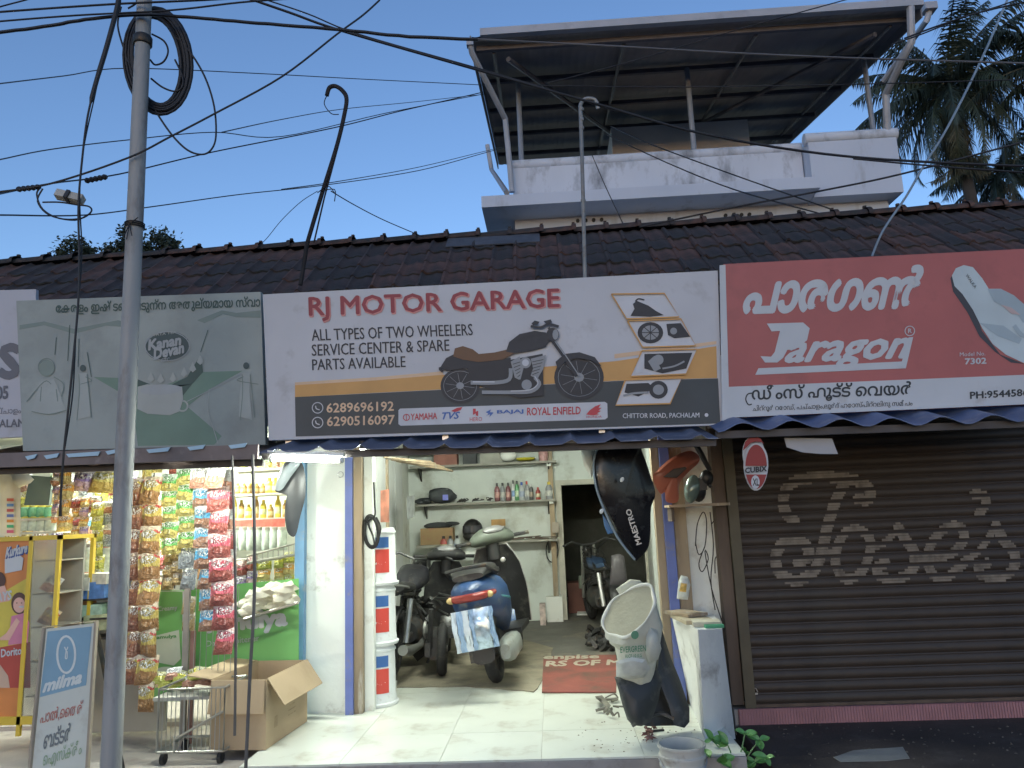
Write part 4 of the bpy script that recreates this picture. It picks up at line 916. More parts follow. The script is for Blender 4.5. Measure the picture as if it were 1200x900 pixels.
    P('front_fender', MB().loft([[Vector((1.24+.27*math.cos(a)*(.96 if q else 1), y, .25+.27*math.sin(a))) for y, q in ((-.07, 1), (-.05, 0), (0, 0), (.05, 0), (.07, 1), (.05, 1), (0, 1), (-.05, 1))] for a in [R(20+150*k/9) for k in range(10)]]), so)
    P('fork', MB().tube([(1.24, .06, .23), (1.02, .03, .6), (.93, 0, .95)], .022, 8).tube([(1.24, -.06, .23), (1.02, -.03, .6)], .022, 8), dark_metal)
    # handlebar group, turned by steer
    Ms = Matrix.Translation((.90, 0, 0)) @ Matrix.Rotation(steer, 4, 'Z') @ Matrix.Translation((-.90, 0, 0))
    def H(mb):
        mb.v = [Ms @ v for v in mb.v]; return mb
    hb = MB(); hb.loft([[Vector((.88+q.x*.0+dx, yy, q.z)) for q, dx in ((Vector((0, 0, zc+hz*math.sin(a))), hx*math.cos(a)) for a in [2*math.pi*k/14 for k in range(14)])] for yy, zc, hz, hx in ((-.20, 1.02, .03, .03), (-.16, 1.03, .055, .06), (-.08, 1.05, .075, .10), (0, 1.055, .08, .115), (.08, 1.05, .075, .10), (.16, 1.03, .055, .06), (.20, 1.02, .03, .03))])
    P('handlebar_cowl', H(hb), mat('cowl_grey_green', (.09, .105, .085), .45, 0, .3, 8, .05, 40) if seat else black)
    P('speedometer', H(MB().ell((.80, 0, 1.10), (.045, .10, .028), 14, 7, (0, R(-35), 0))), mat('dusty_gauge', (.16, .16, .16), .3, 0, .1, 9))
    for s_ in (1, -1):
        P('grip', H(MB().tube([(.88, .2*s_, 1.02), (.85, .34*s_, 1.02)], .017, 8)), rubber)
        P('brake_lever', H(MB().tube([(.93, .16*s_, 1.03), (.95, .25*s_, 1.02), (.90, .33*s_, 1.015)], .006, 6)), chrome)
    P('steering_neck', MB().tube([(.90, 0, .85), (.89, 0, 1.02)], .06, 10), black)
    P('headlight', H(MB().ell((1.0, 0, 1.03), (.03, .09, .05), 12, 7)), chrome)
    return t
rw = atz(584, 800, FZ); fw = atz(640, 774, FZ); dv = fw-rw; hd = math.atan2(dv.y, dv.x)
blue = scooter('blue scooter seen from behind with plastic wrapped over its plate', (rw.x, rw.y, FZ), hd+R(19), (.018, .055, .15), R(-9), steer=R(28)); blue.scale = (1.17, 1.17, 1.17)
for c in blue.children:
    if c.name.startswith('number_plate'): c.hide_render = False
# crinkled plastic over the plate
mb = MB(); random.seed(4)
def bagf(u, v):
    return Vector((-.50-.03*math.sin(v*3)+random.uniform(-.009, .009), (u-.5)*.29+random.uniform(-.006, .006), .59-.27*v))
for mi, ua, ub in ((0, 0, .12), (1, .12, .26), (0, .26, .42), (1, .42, .52), (2, .52, .88), (1, .88, 1)):
    st = random.getstate(); random.seed(int(ua*50)); mb.grid(lambda u, v: bagf(1-(ua+(ub-ua)*u), v), 4, 8, mi, False)
W = wroot(blue); mb.v = [W @ v for v in mb.v]
solo('plastic_bag', mb, [mat('bag_white', (.60, .66, .70), .25, 0, .1, 20), mat('bag_blue', (.28, .40, .56), .25, 0, .15, 20), mat('bag_foil', (.42, .52, .60), .2, .5, .3, 30)], 'crinkled blue and white plastic bag wrapped over the rear of the blue scooter', 'bag')
b2p = atz(518, 792, FZ)
scooter('black scooter without its seat, facing the back wall', (b2p.x, b2p.y, FZ), R(96), (.02, .02, .02), R(2), seat=False, tail=False)
mb = MB()   # engine clutter of the stripped scooter stays with it
# motorcycles
def motorcycle(name_label, loc, rz, tankc, lean=0, plate=None, mess=False):
    t = thing('motorcycle', name_label, 'motorcycle', loc, 0, None, Euler((lean, 0, rz))); P = lambda n_, mb, m, l=None: part(n_, mb, m, t, l, True)
    wheel(t, 'rear_wheel', 0, .30, .045); wheel(t, 'front_wheel', 1.28, .30, .04)
    P('rear_fender', MB().loft([[Vector((.34*math.cos(a)*s_, y, .30+.34*math.sin(a)*s_)) for y, s_ in ((-.07, .96), (-.05, 1), (.05, 1), (.07, .96), (.05, .97), (-.05, .97))] for a in [R(60+120*k/9) for k in range(10)]]), black)
    P('frame', MB().tube([(-.25, .1, .78), (.3, .09, .72), (.75, .04, .85), (1.0, 0, .95)], .018, 6).tube([(-.25, -.1, .78), (.3, -.09, .72), (.75, -.04, .85)], .018, 6).tube([(1.0, 0, .9), (.85, 0, .5), (.6, 0, .25), (.2, 0, .3), (.25, 0, .7)], .02, 6), dark_metal)
    P('swingarm', MB().tube([(0, .09, .3), (.4, .08, .35)], .02, 6).tube([(0, -.09, .3), (.4, -.08, .35)], .02, 6), dark_metal)
    for s_ in (1, -1): P('shock_absorber', MB().tube([(.02, .11*s_, .32), (.1, .11*s_, .7)], [.028, .028], 8), chrome)
    e = MB().loft([ringx(.38, .13, .25, .45), ringx(.5, .17, .22, .5), ringx(.72, .16, .24, .5), ringx(.8, .1, .3, .46)])
    for k in range(6): e.box((.66, 0, .52+k*.026), (.16, .17, .012), (0, R(12), 0))
    P('engine', e, dark_metal)
    P('engine_cover', MB().lathe([(.095, 0), (.09, .02), (.05, .03)], (.6, -.165, .36), 16, Euler((R(90), 0, 0)).to_matrix(), 0, True), mat('dull_aluminium', (.30, .30, .28), .5, .6, .2, 9))
    if not mess:
        P('fuel_tank', MB().loft([ringx(.38, .09, .72, .82), ringx(.5, .14, .72, .92), ringx(.7, .16, .74, .97), ringx(.88, .11, .8, .95), ringx(.96, .05, .85, .92)]), tankc)
        P('seat', MB().loft([ringx(-.32, .1, .76, .81), ringx(-.1, .13, .77, .86), ringx(.2, .12, .75, .83), ringx(.42, .09, .74, .82)]), black)
        rk = MB().tube([(-.1, .13, .82), (-.4, .13, .86), (-.5, .08, .87), (-.5, -.08, .87), (-.4, -.13, .86), (-.1, -.13, .82)], .012, 7)
        for yy in (-.06, 0, .06): rk.tube([(-.2, yy, .85), (-.5, yy, .87)], .008, 6)
        P('rear_rack', rk, chrome)
        P('exhaust', MB().tube([(.7, -.15, .3), (.4, -.17, .24), (-.1, -.17, .27), (-.35, -.17, .32)], [.02, .03, .045, .045], 10), chrome)
        P('tail_light', MB().box((-.40, 0, .67), (.07, .13, .06)), lens_o)
    else:
        P('bare_tank', MB().loft([ringx(.45, .08, .70, .78), ringx(.6, .12, .7, .84), ringx(.85, .08, .78, .86)]), tankc)
        for k in range(6): P('loose_cable', MB().tube(smooth([(.4+.1*k, .05*k-.1, .5), (.5+.08*k, -.18, .6+.05*k), (.8, .12, .7+.06*k), (.95, 0, .95)], 4), .006, 5), rubber)
    P('fork', MB().tube([(1.28, .08, .3), (1.05, .08, .85), (1.0, .08, 1.0)], .022, 8).tube([(1.28, -.08, .3), (1.05, -.08, .85), (1.0, -.08, 1.0)], .022, 8), chrome)
    P('handlebar', MB().tube([(.85, .36, 1.02), (.93, .22, 1.06), (1.0, .08, 1.0), (1.0, -.08, 1.0), (.93, -.22, 1.06), (.85, -.36, 1.02)], .014, 8), bar_dark)
    P('headlight', MB().ell((1.12, 0, .92), (.09, .09, .09), 12, 8), black)
    if plate:
        pt_ = P('number_plate', MB().box((-.44, 0, .53), (.008, .21, .155), (0, R(-8), 0)), white_clean)
        S = Sign((0, 0, 0), (0, -1, 0))
        tx = MB()
        for body, z, wd, hh in ((plate[0], .555, .09, .045), (plate[1], .485, .16, .055)):
            c = bpy.data.curves.new('t', 'FONT'); c.body = body; c.dimensions = '2D'; c.fill_mode = 'FRONT'; c.resolution_u = 2; c.offset = .02
            o = bpy.data.objects.new('t', c); me = bpy.data.meshes.new_from_object(o); V = [v.co for v in me.vertices]
            x0 = min(v.x for v in V); x1 = max(v.x for v in V); y0 = min(v.y for v in V); y1 = max(v.y for v in V)
            tx.add([(-.446-.008-(.53-(z+(v.y-y0)/(y1-y0)*hh))*-.14*1.0-.002, -((v.x-x0)/(x1-x0)-.5)*wd, z+(v.y-y0)/(y1-y0)*hh) for v in V], [list(p.vertices) for p in me.polygons])
            bpy.data.objects.remove(o)
        o2 = MB(); o2.v = [v-Vector(pt_.location) for v in tx.v]; o2.f, o2.m, o2.s = tx.f, tx.m, tx.s
        part('lettering', o2, ink, pt_, local=True)
    return t
m1 = atz(457, 797, FZ)
motorcycle('dusty black motorcycle at the left with an orange tail light and white plate', (m1.x, m1.y+.03, FZ), R(88), bodymat('tank_black', (.02, .02, .025)), R(5), ('BT', '2422'))
m2 = atz(728, 742, FZ)
motorcycle('stripped down motorcycle with its engine bare beside the right wall', (m2.x-.05, m2.y, FZ), R(100), bodymat('tank_dark_blue', (.03, .06, .12)), R(-4), None, True)

# oil pails stacked upside down
pail_w = mat('pail_white', (.72, .74, .72), .35, 0, .03, 5, .05, 20, ((.4, .38, .32), .10, 7)); pail_b = mat('pail_blue', (.05, .14, .38), .4, 0, .05, 5); pail_r = mat('pail_red', (.62, .07, .05), .4, 0, .05, 5)
def pail(pc, label):
    t = thing('oil_pail', label, 'bucket', pc, 0, 'stacked oil pails inside the left post'); Hh = .455
    prof = [(.162, 0), (.168, .01), (.168, .025), (.155, .03), (.150, .08), (.148, .085), (.143, .40), (.150, .405), (.150, .418), (.138, .43), (.135, .447)]
    part('body', MB().lathe(prof, (0, 0, 0), 32, None, 0, True), pail_w, t, None, True)
    lab = MB(); a0, a1 = R(-170), R(-40)
    def rad(z): return .1506-.007*(z-.085)/.315+.0012
    def band(z0_, z1_, mi, a0_=a0, a1_=a1, off=0, sl=0):
        lab.grid(lambda u, v: Vector(((rad(z0_)+off)*math.cos(a0_+(a1_-a0_)*u), (rad(z0_)+off)*math.sin(a0_+(a1_-a0_)*u), z0_+(z1_-z0_)*v+sl*u*(v if mi == 1 else 0))), 14, 1, mi)
    band(.10, .28, 2); band(.292, .375, 1)
    c = bpy.data.curves.new('t', 'FONT'); c.body = 'GULF'; c.dimensions = '2D'; c.fill_mode = 'FRONT'; c.resolution_u = 2; c.offset = .035
    o = bpy.data.objects.new('t', c); me = bpy.data.meshes.new_from_object(o); V = [v.co for v in me.vertices]
    x0 = min(v.x for v in V); x1 = max(v.x for v in V); y0 = min(v.y for v in V); y1 = max(v.y for v in V)
    def wrap(v):
        u = 1-(v.x-x0)/(x1-x0); h = 1-(v.y-y0)/(y1-y0); a = R(-150)+R(103)*u; z = .165+.08*h; r_ = rad(z)+.0015; return (r_*math.cos(a), r_*math.sin(a), z)
    lab.add([wrap(v) for v in V], [list(p.vertices) for p in me.polygons], 0); bpy.data.objects.remove(o)
    lab.grid(lambda u, v: Vector(((rad(.33)+.002)*math.cos(R(-150)+R(55)*u), (rad(.33)+.002)*math.sin(R(-150)+R(55)*u), .325+.012*v)), 8, 1, 0)
    part('label', lab, [pail_w, pail_b, pail_r], t, None, True)
    part('rim_ring', MB().torus((0, 0, .02), .167, .005, None, 28, 6), pail_w, t, None, True)
pc = at(441, 700, 6.16)
for k, l in enumerate(('white oil pail with red and blue label, bottom of the stack of three', 'white oil pail with red and blue label, middle of the stack of three', 'white oil pail with red and blue label, topmost under the hose')):
    pail(Vector((pc.x+.006*k, 6.16, FZ+.452*k)), l)
# hanging hose
mb = MB()
for k in range(3): mb.tube(el(435, 623, 7.5+k*.8, 17+k*1.2, 5.9+.014*k, n=26, rot=-.08), .009, 7)
mb.tube(smooth([at(x, y, 5.9) for x, y in ((438, 565), (439, 590), (439, 605), (431, 612), (437, 628), (440, 640), (446, 620), (441, 606))], 5), .007, 7)
solo('hose_loop', mb, rubber, 'black rubber hose looped on the white post over the pails', 'hose')
# pinned poster and papers left wall
def sheet(name, label, pts, m, cat='poster', th=.004, extra=None):
    mb = MB().prism(pts, (0, -th, 0)); return solo(name, mb, m, label, cat)
sheet('wall_picture', 'small framed red and brown picture on the left inner wall', [at(446, 612, 6.6), at(456, 612, 6.75), at(456, 573, 6.75), at(446, 575, 6.6)], mat('picture_brown', (.30, .12, .08), .5, 0, .8, 9), 'picture')
sheet('hung_paper', 'narrow lined paper hung on the white door leaf', [at(477, 609, 8.2), at(486, 606, 8.8), at(486, 580, 8.8), at(477, 582, 8.2)], mat('paper_grey', (.45, .47, .47), .7, 0, .3, 14), 'paper')
# ---- shelves on the back wall
shm2 = mat('shelf_plank', (.30, .29, .25), .75, 0, .15, 5, .1, 30)
ssh = {}
for nm, y, xa_, xb_, dp, label in (('a', 543, 480, 652, .30, 'top back wall shelf close under the awning edge'), ('b', 588, 487, 652, .26, 'middle back wall shelf that carries the oil bottles'), ('c', 633, 560, 652, .34, 'lower back wall shelf with boards and papers')):
    Yf = GBY-dp; p = at((xa_+xb_)/2, y, Yf); a = at(xa_, y, Yf).x; b_ = at(xb_, y, Yf).x; ssh[nm] = (p.z, Yf)
    t = thing('wall_shelf', label, 'shelf', (p.x, GBY-.1, p.z), 0, 'plank shelves on the back wall')
    part('plank', MB().b2(a, b_, Yf, GBY-.004, p.z-.028, p.z), shm2, t)
    for xx in (a+.1, b_-.12): part('bracket', MB().prism([(xx, Yf+.04, p.z-.028), (xx, GBY-.005, p.z-.028), (xx, GBY-.005, p.z-.2)], (.02, 0, 0)), dark_metal, t)
def bottle(px_, y, Y, h, wd, col, cap, label, grp='oil and spray bottles on the middle shelf', z=None, name='oil_bottle'):
    p = at(px_, y, Y); z = p.z if z is None else z; t = thing(name, label, 'bottle', (p.x, Y, z), random.uniform(-.3, .3), grp)
    r = wd/2
    part('body', MB().lathe([(r*.9, 0), (r, h*.05), (r, h*.62), (r*.75, h*.75), (r*.4, h*.84)], (0, 0, 0), 12, Matrix.Diagonal((1, .6, 1)), 0, True), mat('bottle_'+col, dict(maroon=(.16, .05, .06), grey=(.22, .23, .24), green=(.06, .22, .08), black=(.04, .04, .04), silver=(.4, .42, .42), red=(.35, .06, .05), white=(.6, .6, .58), amber=(.35, .2, .05), yellow=(.62, .48, .06))[col], .35, 0, .1, 9), t, None, True)
    part('cap', MB().lathe([(r*.42, h*.83), (r*.42, h), (r*.2, h*1.0)], (0, 0, 0), 10, None, 0, True), mat('cap_'+cap, dict(black=(.03, .03, .03), red=(.4, .04, .03), blue=(.04, .1, .4), white=(.6, .6, .6), yellow=(.6, .45, .05), green=(.05, .3, .08))[cap], .4), t, None, True)
    part('label', MB().lathe([(r*1.02, h*.2), (r*1.02, h*.5)], (0, 0, 0), 12, Matrix.Diagonal((1, .62, 1))), mat('label_pale_'+col, dict(maroon=(.45, .25, .22), grey=(.45, .45, .42), green=(.4, .5, .35), black=(.25, .2, .15), silver=(.3, .35, .45), red=(.5, .45, .3), white=(.2, .3, .5), amber=(.5, .4, .2), yellow=(.55, .55, .3))[col], .5, 0, .3, 30), t, None, True)
z, Yf = ssh['b']; random.seed(5)
for i, (x, h, wd, c, cp, l) in enumerate(((583, .25, .075, 'maroon', 'maroon', 'leftmost of the two dark maroon oil bottles on the middle shelf'), (589.5, .25, .07, 'grey', 'maroon', 'grey oil bottle between the maroon ones and the white can'), (596, .25, .07, 'maroon', 'black', 'second maroon oil bottle on the middle shelf, beside the white can'), (602, .28, .05, 'white', 'black', 'thin white spray can on the middle shelf'), (606.5, .27, .065, 'green', 'black', 'green oil bottle in the middle of the middle shelf'), (612, .25, .08, 'silver', 'blue', 'silver bottle with blue cap next to the green bottle'), (618, .26, .07, 'grey', 'red', 'grey bottle with red cap right of the silver bottle'), (623, .22, .06, 'black', 'white', 'small black bottle with white cap on the middle shelf'), (631, .17, .07, 'red', 'red', 'short red bottle near the right end of the middle shelf'), (644, .24, .10, 'grey', 'yellow', 'wide grey can at the right end of the middle shelf'))):
    bottle(x, 588, Yf+.1, h, wd, c, 'black' if cp == 'maroon' else cp, l, z=z)
def lump(name, label, cat, px_, y, Y, dims, m, z=None, seed=1, n=14, rough=.15, grp=None):
    random.seed(seed); p = at(px_, y, Y); z = p.z if z is None else z; mb = MB(); ph = [random.uniform(0, 6) for _ in range(6)]
    rings = []
    for i in range(9):
        a = math.pi*i/8; rr = max(.05, math.sin(a)**.7); g = []
        for k in range(n):
            b_ = 2*math.pi*k/n; w_ = 1+rough*(math.sin(3*b_+ph[0]+a*2)+.6*math.sin(5*b_+ph[1]-a*3))
            g.append(Vector((p.x+dims[0]/2*rr*w_*math.cos(b_), Y+dims[1]/2*rr*w_*math.sin(b_), z+dims[2]/2*(1+math.cos(a)*(-1)))))
        rings.append(g)
    mb.loft(rings); return solo(name, mb, m, label, cat, grp)
bagm = mat('dark_cloth', (.05, .055, .06), .8, 0, .3, 7, .3, 30)
z, Yf = ssh['b']
lump('tool_bag', 'dark cloth tool bag on the left end of the middle shelf', 'bag', 518, 586, Yf+.1, (.36, .2, .22), bagm, z, 2)
lump('rag_pile', 'low dark pile of rags and cables at the far left of the middle shelf', 'rags', 497, 588, Yf+.1, (.22, .15, .09), bagm, z, 3, rough=.3)
mb = MB().box(at(522, 583, Yf-.02), (.07, .04, .075)); solo('blue_packet', mb, mat('violet_blue', (.18, .2, .6), .5), 'small bright blue packet in front of the dark tool bag', 'packet')
mb = MB(); random.seed(12)
for k in range(16):
    c = at(random.uniform(540, 575), 588, Yf+.08); mb.tube(smooth([Vector((c.x+random.uniform(-.06, .06), c.y, z+random.uniform(.01, .06))) for _ in range(4)], 4), .006, 5)
solo('loose_parts', mb, dark_metal, 'tangle of small black parts between tool bag and bottles', 'parts', kind='stuff')
# top shelf goods
z, Yf = ssh['a']
solo('reddish_carton', MB().b2(at(508, 540, Yf).x, at(535, 540, Yf).x, Yf+.03, Yf+.25, z, z+.2), mat('carton_red', (.30, .13, .10), .7, 0, .2, 6), 'reddish brown carton on the top shelf', 'box')
solo('black_parts_box', MB().b2(at(542, 540, Yf).x, at(558, 540, Yf).x, Yf+.03, Yf+.2, z, z+.17), bagm, 'black box of parts next to the reddish carton', 'box')
solo('grey_carton', MB().prism([(at(562, 540, Yf).x, Yf+.04, z), (at(590, 540, Yf).x, Yf+.04, z), (at(582, 540, Yf).x, Yf+.04, z+.19), (at(562, 540, Yf).x, Yf+.04, z+.2)], (0, .2, 0)), mat('carton_grey', (.30, .30, .26), .7, 0, .1, 6), 'grey slanted carton in the middle of the top shelf', 'box')
mb = MB().lathe([(.09, 0), (.12, .01), (.14, .035), (.13, .04), (.1, .02)], (at(616, 540, Yf+.12).x, Yf+.14, z+.02), 20, None, 0, True)
solo('yellow_bowl', mb, mat('yellow_plastic', (.62, .55, .05), .4), 'bright yellow plastic dish on the top shelf', 'dish')
solo('white_bag', MB().ell(at(595, 534, Yf+.1), (.12, .08, .08), 12, 8), white_clean, 'crumpled white bag left of the yellow dish', 'bag')
solo('pink_jar', MB().lathe([(.06, 0), (.065, .01), (.065, .14), (.05, .16), (.05, .18)], (at(637, 540, Yf+.1).x, Yf+.1, z), 14, None, 0, True), mat('pink_jar_plastic', (.5, .28, .27), .4, 0, .3, 20), 'pinkish jar at the right end of the top shelf', 'jar')
# lower shelf goods
z, Yf = ssh['c']
t = thing('helmet', 'black full-face helmet on the lower back shelf', 'helmet', (at(553, 630, Yf+.1).x, Yf+.1, z))
hp = Vector((at(554, 630, Yf+.12).x, Yf+.14, z+.155))
part('shell', MB().ell(hp, (.14, .15, .15), 18, 12).ell(hp+Vector((-.01, -.05, -.08)), (.12, .10, .07), 14, 8), black, t)
part('visor', MB().grid(lambda u, v: hp+Vector((.143*math.sin((u-.5)*2.2), -.153*math.cos((u-.5)*2.2), -.03+.09*v)), 10, 3), mat('visor', (.05, .05, .06), .1), t)
solo('brown_carton', MB().b2(at(492, 631, Yf).x, at(530, 631, Yf).x, Yf+.05, Yf+.28, z-.02, z+.2), mat('carton_brown', (.33, .22, .11), .75, 0, .1, 4, .1, 20, ((.38, .12, .10), .25, 9)), 'open brown carton left of the helmet under the middle shelf', 'box')
solo('dark_cloth_pile', MB().ell(Vector((at(511, 600, Yf).x, Yf+.15, z+.23)), (.2, .1, .05), 14, 7).ell(Vector((at(527, 600, Yf).x, Yf+.12, z+.25)), (.12, .07, .03), 12, 6), bagm, 'dark cloth lying on the open brown carton', 'cloth')
solo('carton_stand', MB().b2(at(488, 650, Yf).x, at(545, 650, Yf).x, Yf+.0, GBY-.003, z-.06, z-.022), shm2, 'short plank ledge under the brown carton', 'shelf')
solo('papers_box', MB().prism([(at(570, 631, Yf).x, Yf+.05, z), (at(592, 631, Yf).x, Yf+.05, z), (at(591, 631, Yf).x, Yf+.05, z+.2), (at(578, 631, Yf).x, Yf+.05, z+.15)], (0, .2, 0)), mat('paper_carton', (.52, .52, .47), .7, 0, .3, 12), 'pale carton of papers right of the helmet', 'box')
solo('brown_folder', MB().box(Vector((at(583, 608, Yf).x, Yf+.12, z+.24)), (.19, .15, .09), (0, 0, .1)), mat('folder_brown', (.38, .22, .08), .7, 0, .3, 8), 'brown folder lying on the pale carton', 'folder')
mb = MB(); random.seed(8)
for k in range(5): mb.box(Vector((at(600+k*10, 630, Yf).x, Yf+.1, z+.012+.012*(k % 3))), (.3, .1, .012), (0, random.uniform(-.05, .05), random.uniform(-.3, .3)))
solo('flat_boards', mb, dwood, 'dark thin boards spread along the lower back shelf', 'boards')
mb = MB(); 
for k, x in enumerate((526, 534, 541)): pass
wb = thing('work_table', 'white topped work table against the back wall behind the scooters', 'table', (at(540, 650, GBY-.5).x, GBY-.45, FZ)); wz = at(540, 647, GBY-.7).z
part('tabletop', MB().b2(at(522, 650, GBY-.7).x, at(562, 650, GBY-.7).x, GBY-.7, GBY-.35, wz-.03, wz), white_clean, wb)
for xx in (526, 558): part('leg', MB().b2(at(xx, 650, GBY-.6).x-.02, at(xx, 650, GBY-.6).x+.02, GBY-.62, GBY-.58, FZ, wz-.03), wood, wb)
for k, (x, c, l) in enumerate(((520, 'red', 'dark red oil bottle standing left on the white work table'), (528, 'grey', 'grey oil bottle standing in the middle of the white work table'), (536, 'silver', 'blue-grey oil bottle standing right on the white work table'))):
    bottle(x, 645, GBY-.58, .21, .09, c, 'black', l, 'oil bottles on the white work table', z=wz)
mb = MB().tube(el(647, 645, 7, 14, GBY-.1, n=20), .008, 6); solo('wire_loop', mb, rubber, 'thin black wire loop hanging under the lower shelf end', 'wire')
for k, (x, y) in enumerate(((643, 544), (646, 588), (650, 632))):
    mb = MB().box(at(x, y, GBY-.2), (.06, .04, .05)).box(at(x, y, GBY-.225), (.025, .01, .025)); solo('switch_box', mb, white_clean, ('small white socket box at the end of the %s shelf' % ('top', 'middle', 'lower')[k]), 'socket', 'white sockets at the shelf ends')
mb = MB().box(at(651, 618, GBY-.2), (.09, .05, .14)); solo('meter_box', mb, mat('meter_brown', (.35, .30, .24), .6, 0, .2, 9), 'brownish meter box on the thin wood post', 'box')
mb = MB().b2(at(633, 730, GBY-.5).x, at(640, 730, GBY-.5).x, GBY-.5, GBY-.38, FZ, FZ+.27); solo('oil_carton', mb, mat('red_white_carton', (.52, .42, .38), .6, 0, .5, 14), 'small red and white carton beside the plinth', 'box')
mb = MB().tube(smooth([at(x, y, 10.8) for x, y in ((700, 700), (701, 650), (703, 640), (716, 628), (722, 615), (723, 600))], 5), .012, 6)
solo('black_wire', mb, rubber, 'black wire curving up inside the back room doorway', 'wire')
# back room clutter
random.seed(31)
br = mat('rust_red_box', (.14, .055, .04), .7, 0, .2, 6)
solo('rusty_crate', MB().b2(at(667, 720, 11.2).x, at(692, 720, 11.2).x, 11.2, 11.6, FZ, FZ+.42), br, 'rust red crate on the floor of the dark back room', 'crate')
for k, (x, y, s_, c, l) in enumerate(((700, 690, .16, (.25, .12, .04), 'orange topped tin on the clutter in the back room'), (715, 700, .22, (.08, .12, .18), 'dark blue drum among the clutter in the back room'), (684, 682, .14, (.22, .25, .2), 'pale green jar on the rusty crate'), (724, 668, .3, (.06, .055, .06), 'dark seat cushion leaning on the right inner wall'))):
    p = at(x, y, 10.9 if k != 3 else 8.6)
    if k == 3: solo('spare_cushion', MB().puff([p+Vector((dx*.10, 0, dz*.16)) for dx, dz in ((-1, -1), (1, -1), (.8, .9), (.3, 1.1), (-.6, 1))], (0, -1, 0), .05), mat('c3', c, .6), l, 'cushion')
    else: solo(('paint_tin', 'small_drum', 'green_jar')[k], MB().lathe([(s_*.5, 0), (s_*.52, .02), (s_*.5, s_*1.2), (s_*.4, s_*1.25)], (p.x, p.y, max(FZ, p.z-s_*.6)), 14, None, 0, True), mat('tin_%d' % k, c, .5, 0, .2, 9), l, ('tin', 'drum', 'jar')[k])
mb = MB()
for k in range(60):
    c = at(random.uniform(686, 728), random.uniform(712, 748), 8.6); c.z = FZ+abs(random.gauss(0, .05)); mb.box(c+Vector((0, random.uniform(-.5, .5), 0)), (random.uniform(.03, .12), random.uniform(.03, .1), random.uniform(.02, .05)), (random.random(), random.random(), random.random()*3))
solo('scrap_heap', mb, dark_metal, 'heap of dark metal scrap beside the stripped motorcycle', 'scrap', kind='stuff')
solo('white_dustpan', MB().prism([atz(676, 721, FZ+.01), atz(696, 721, FZ+.01), atz(692, 713, FZ+.01), atz(678, 711, FZ+.01)], (0, 0, .012)), white_clean, 'flat pale piece of card on the floor by the back doorway', 'card')
# floor mats
mm = mat('tarpaulin_brown', (.24, .21, .15), .85, 0, .3, 3, .6, 12, ((.09, .08, .06), .4, 2.5))
def rough_poly(l, z, amp, seed):
    random.seed(seed); out = []
    P = [atz(x, y, z) for x, y in l]; N = len(P)
    for i in range(N):
        a, b_ = P[i], P[(i+1) % N]
        for k in range(6): q = a.lerp(b_, k/6); out.append(q+Vector((random.uniform(-amp, amp), random.uniform(-amp, amp), 0)))
    return out
solo('ground_tarpaulin', MB().prism(rough_poly([(466, 806), (546, 805), (626, 811), (640, 792), (648, 760), (560, 735), (466, 735)], .202, .012, 3), (0, 0, .006)), mm, 'dirty brown tarpaulin spread under the scooters', 'tarpaulin')
RM = thing('red_mat', 'worn red doormat with cut off pale lettering at its back edge', 'mat', atz(680, 790, .2))
pts = [atz(635, 812, .204), atz(722, 812, .204), atz(722, 768, .204), atz(637, 770, .204)]
part('sheet', MB().prism(pts, (0, 0, .008)), mat('red_mat_cloth', (.22, .065, .05), .85, 0, .2, 4, .3, 60, ((.09, .07, .05), .5, 3.0)), RM)
S = Sign((0, 0, .2125), (0, 0, 1)); x = MB()
S.text(x, 'enpise', (637, 774), (701, 773), (638, 768), 1, 0, .04); S.text(x, 'RS OF M', (640, 781), (727, 779), (641, 775), 1, 0, .04)
part('lettering', x, mat('mat_letter', (.42, .38, .30), .8), RM)
# hanging black side panel
def outline(l, Y, Y2=None):
    P = smooth([Vector((x, y, 0)) for x, y in l], 4, True); xs_ = [p.x for p in P]; a, b_ = min(xs_), max(xs_)
    return [at(p.x, p.y, Y+((Y2 or Y)-Y)*(p.x-a)/(b_-a)) for p in P]
t = thing('hanging_side_panel', 'large black scooter side panel hanging from the awning by its wide end', 'vehicle panel', at(728, 540, 5.0))
o1 = [(706, 514), (697, 530), (695, 552), (700, 578), (711, 605), (726, 633), (744, 656), (748, 655), (759, 643), (762, 625), (763, 595), (768, 578), (761, 553), (752, 528), (746, 514)]
part('shell', MB().puff(outline(o1, 5.0, 5.12), (-.45, -1, .1), .07, 5), mat('gloss_black_panel', (.014, .013, .014), .22, 0, .2, 5, .04, 30, ((.10, .10, .09), .2, 6)), t)
part('edge_trim', MB().tube([at(x, y, 4.99) for x, y in []] if False else smooth([at(x, y, 4.985) for x, y in ((704, 516), (696, 540), (698, 568), (708, 597), (724, 630), (744, 656))], 5), .008, 6), mat('trim_blue_grey', (.16, .22, .27), .4, .3), t)
part('blue_insert', MB().puff([at(x, y, 5.06) for x, y in ((706, 602), (722, 624), (712, 626), (708, 616))], (-.3, -1, 0), .01), mat('blue_insert', (.06, .16, .32), .4), t)
for x, y in ((729, 562), (705, 599)): part('clip', MB().ell(at(x, y, 4.93), (.012, .008, .018), 8, 6, (0, .5, 0)), white_clean, t)
S = Sign((0, 4.885, 0), (-.12, -1, .1)); x = MB()
S.text(x, 'MAESTRO', (752, 637), (739, 596), (746, 639), 1, 0, .03, 0); part('lettering', x, mat('panel_letter', (.30, .30, .28), .4, .4), t)
solo('white_fairing_scrap', MB().puff([at(x, y, 5.3) for x, y in ((680, 526), (697, 524), (700, 545), (693, 560), (684, 545))], (0, -1, 0), .03), white_wall, 'pale torn piece of panel hanging beside the black side panel', 'vehicle panel')
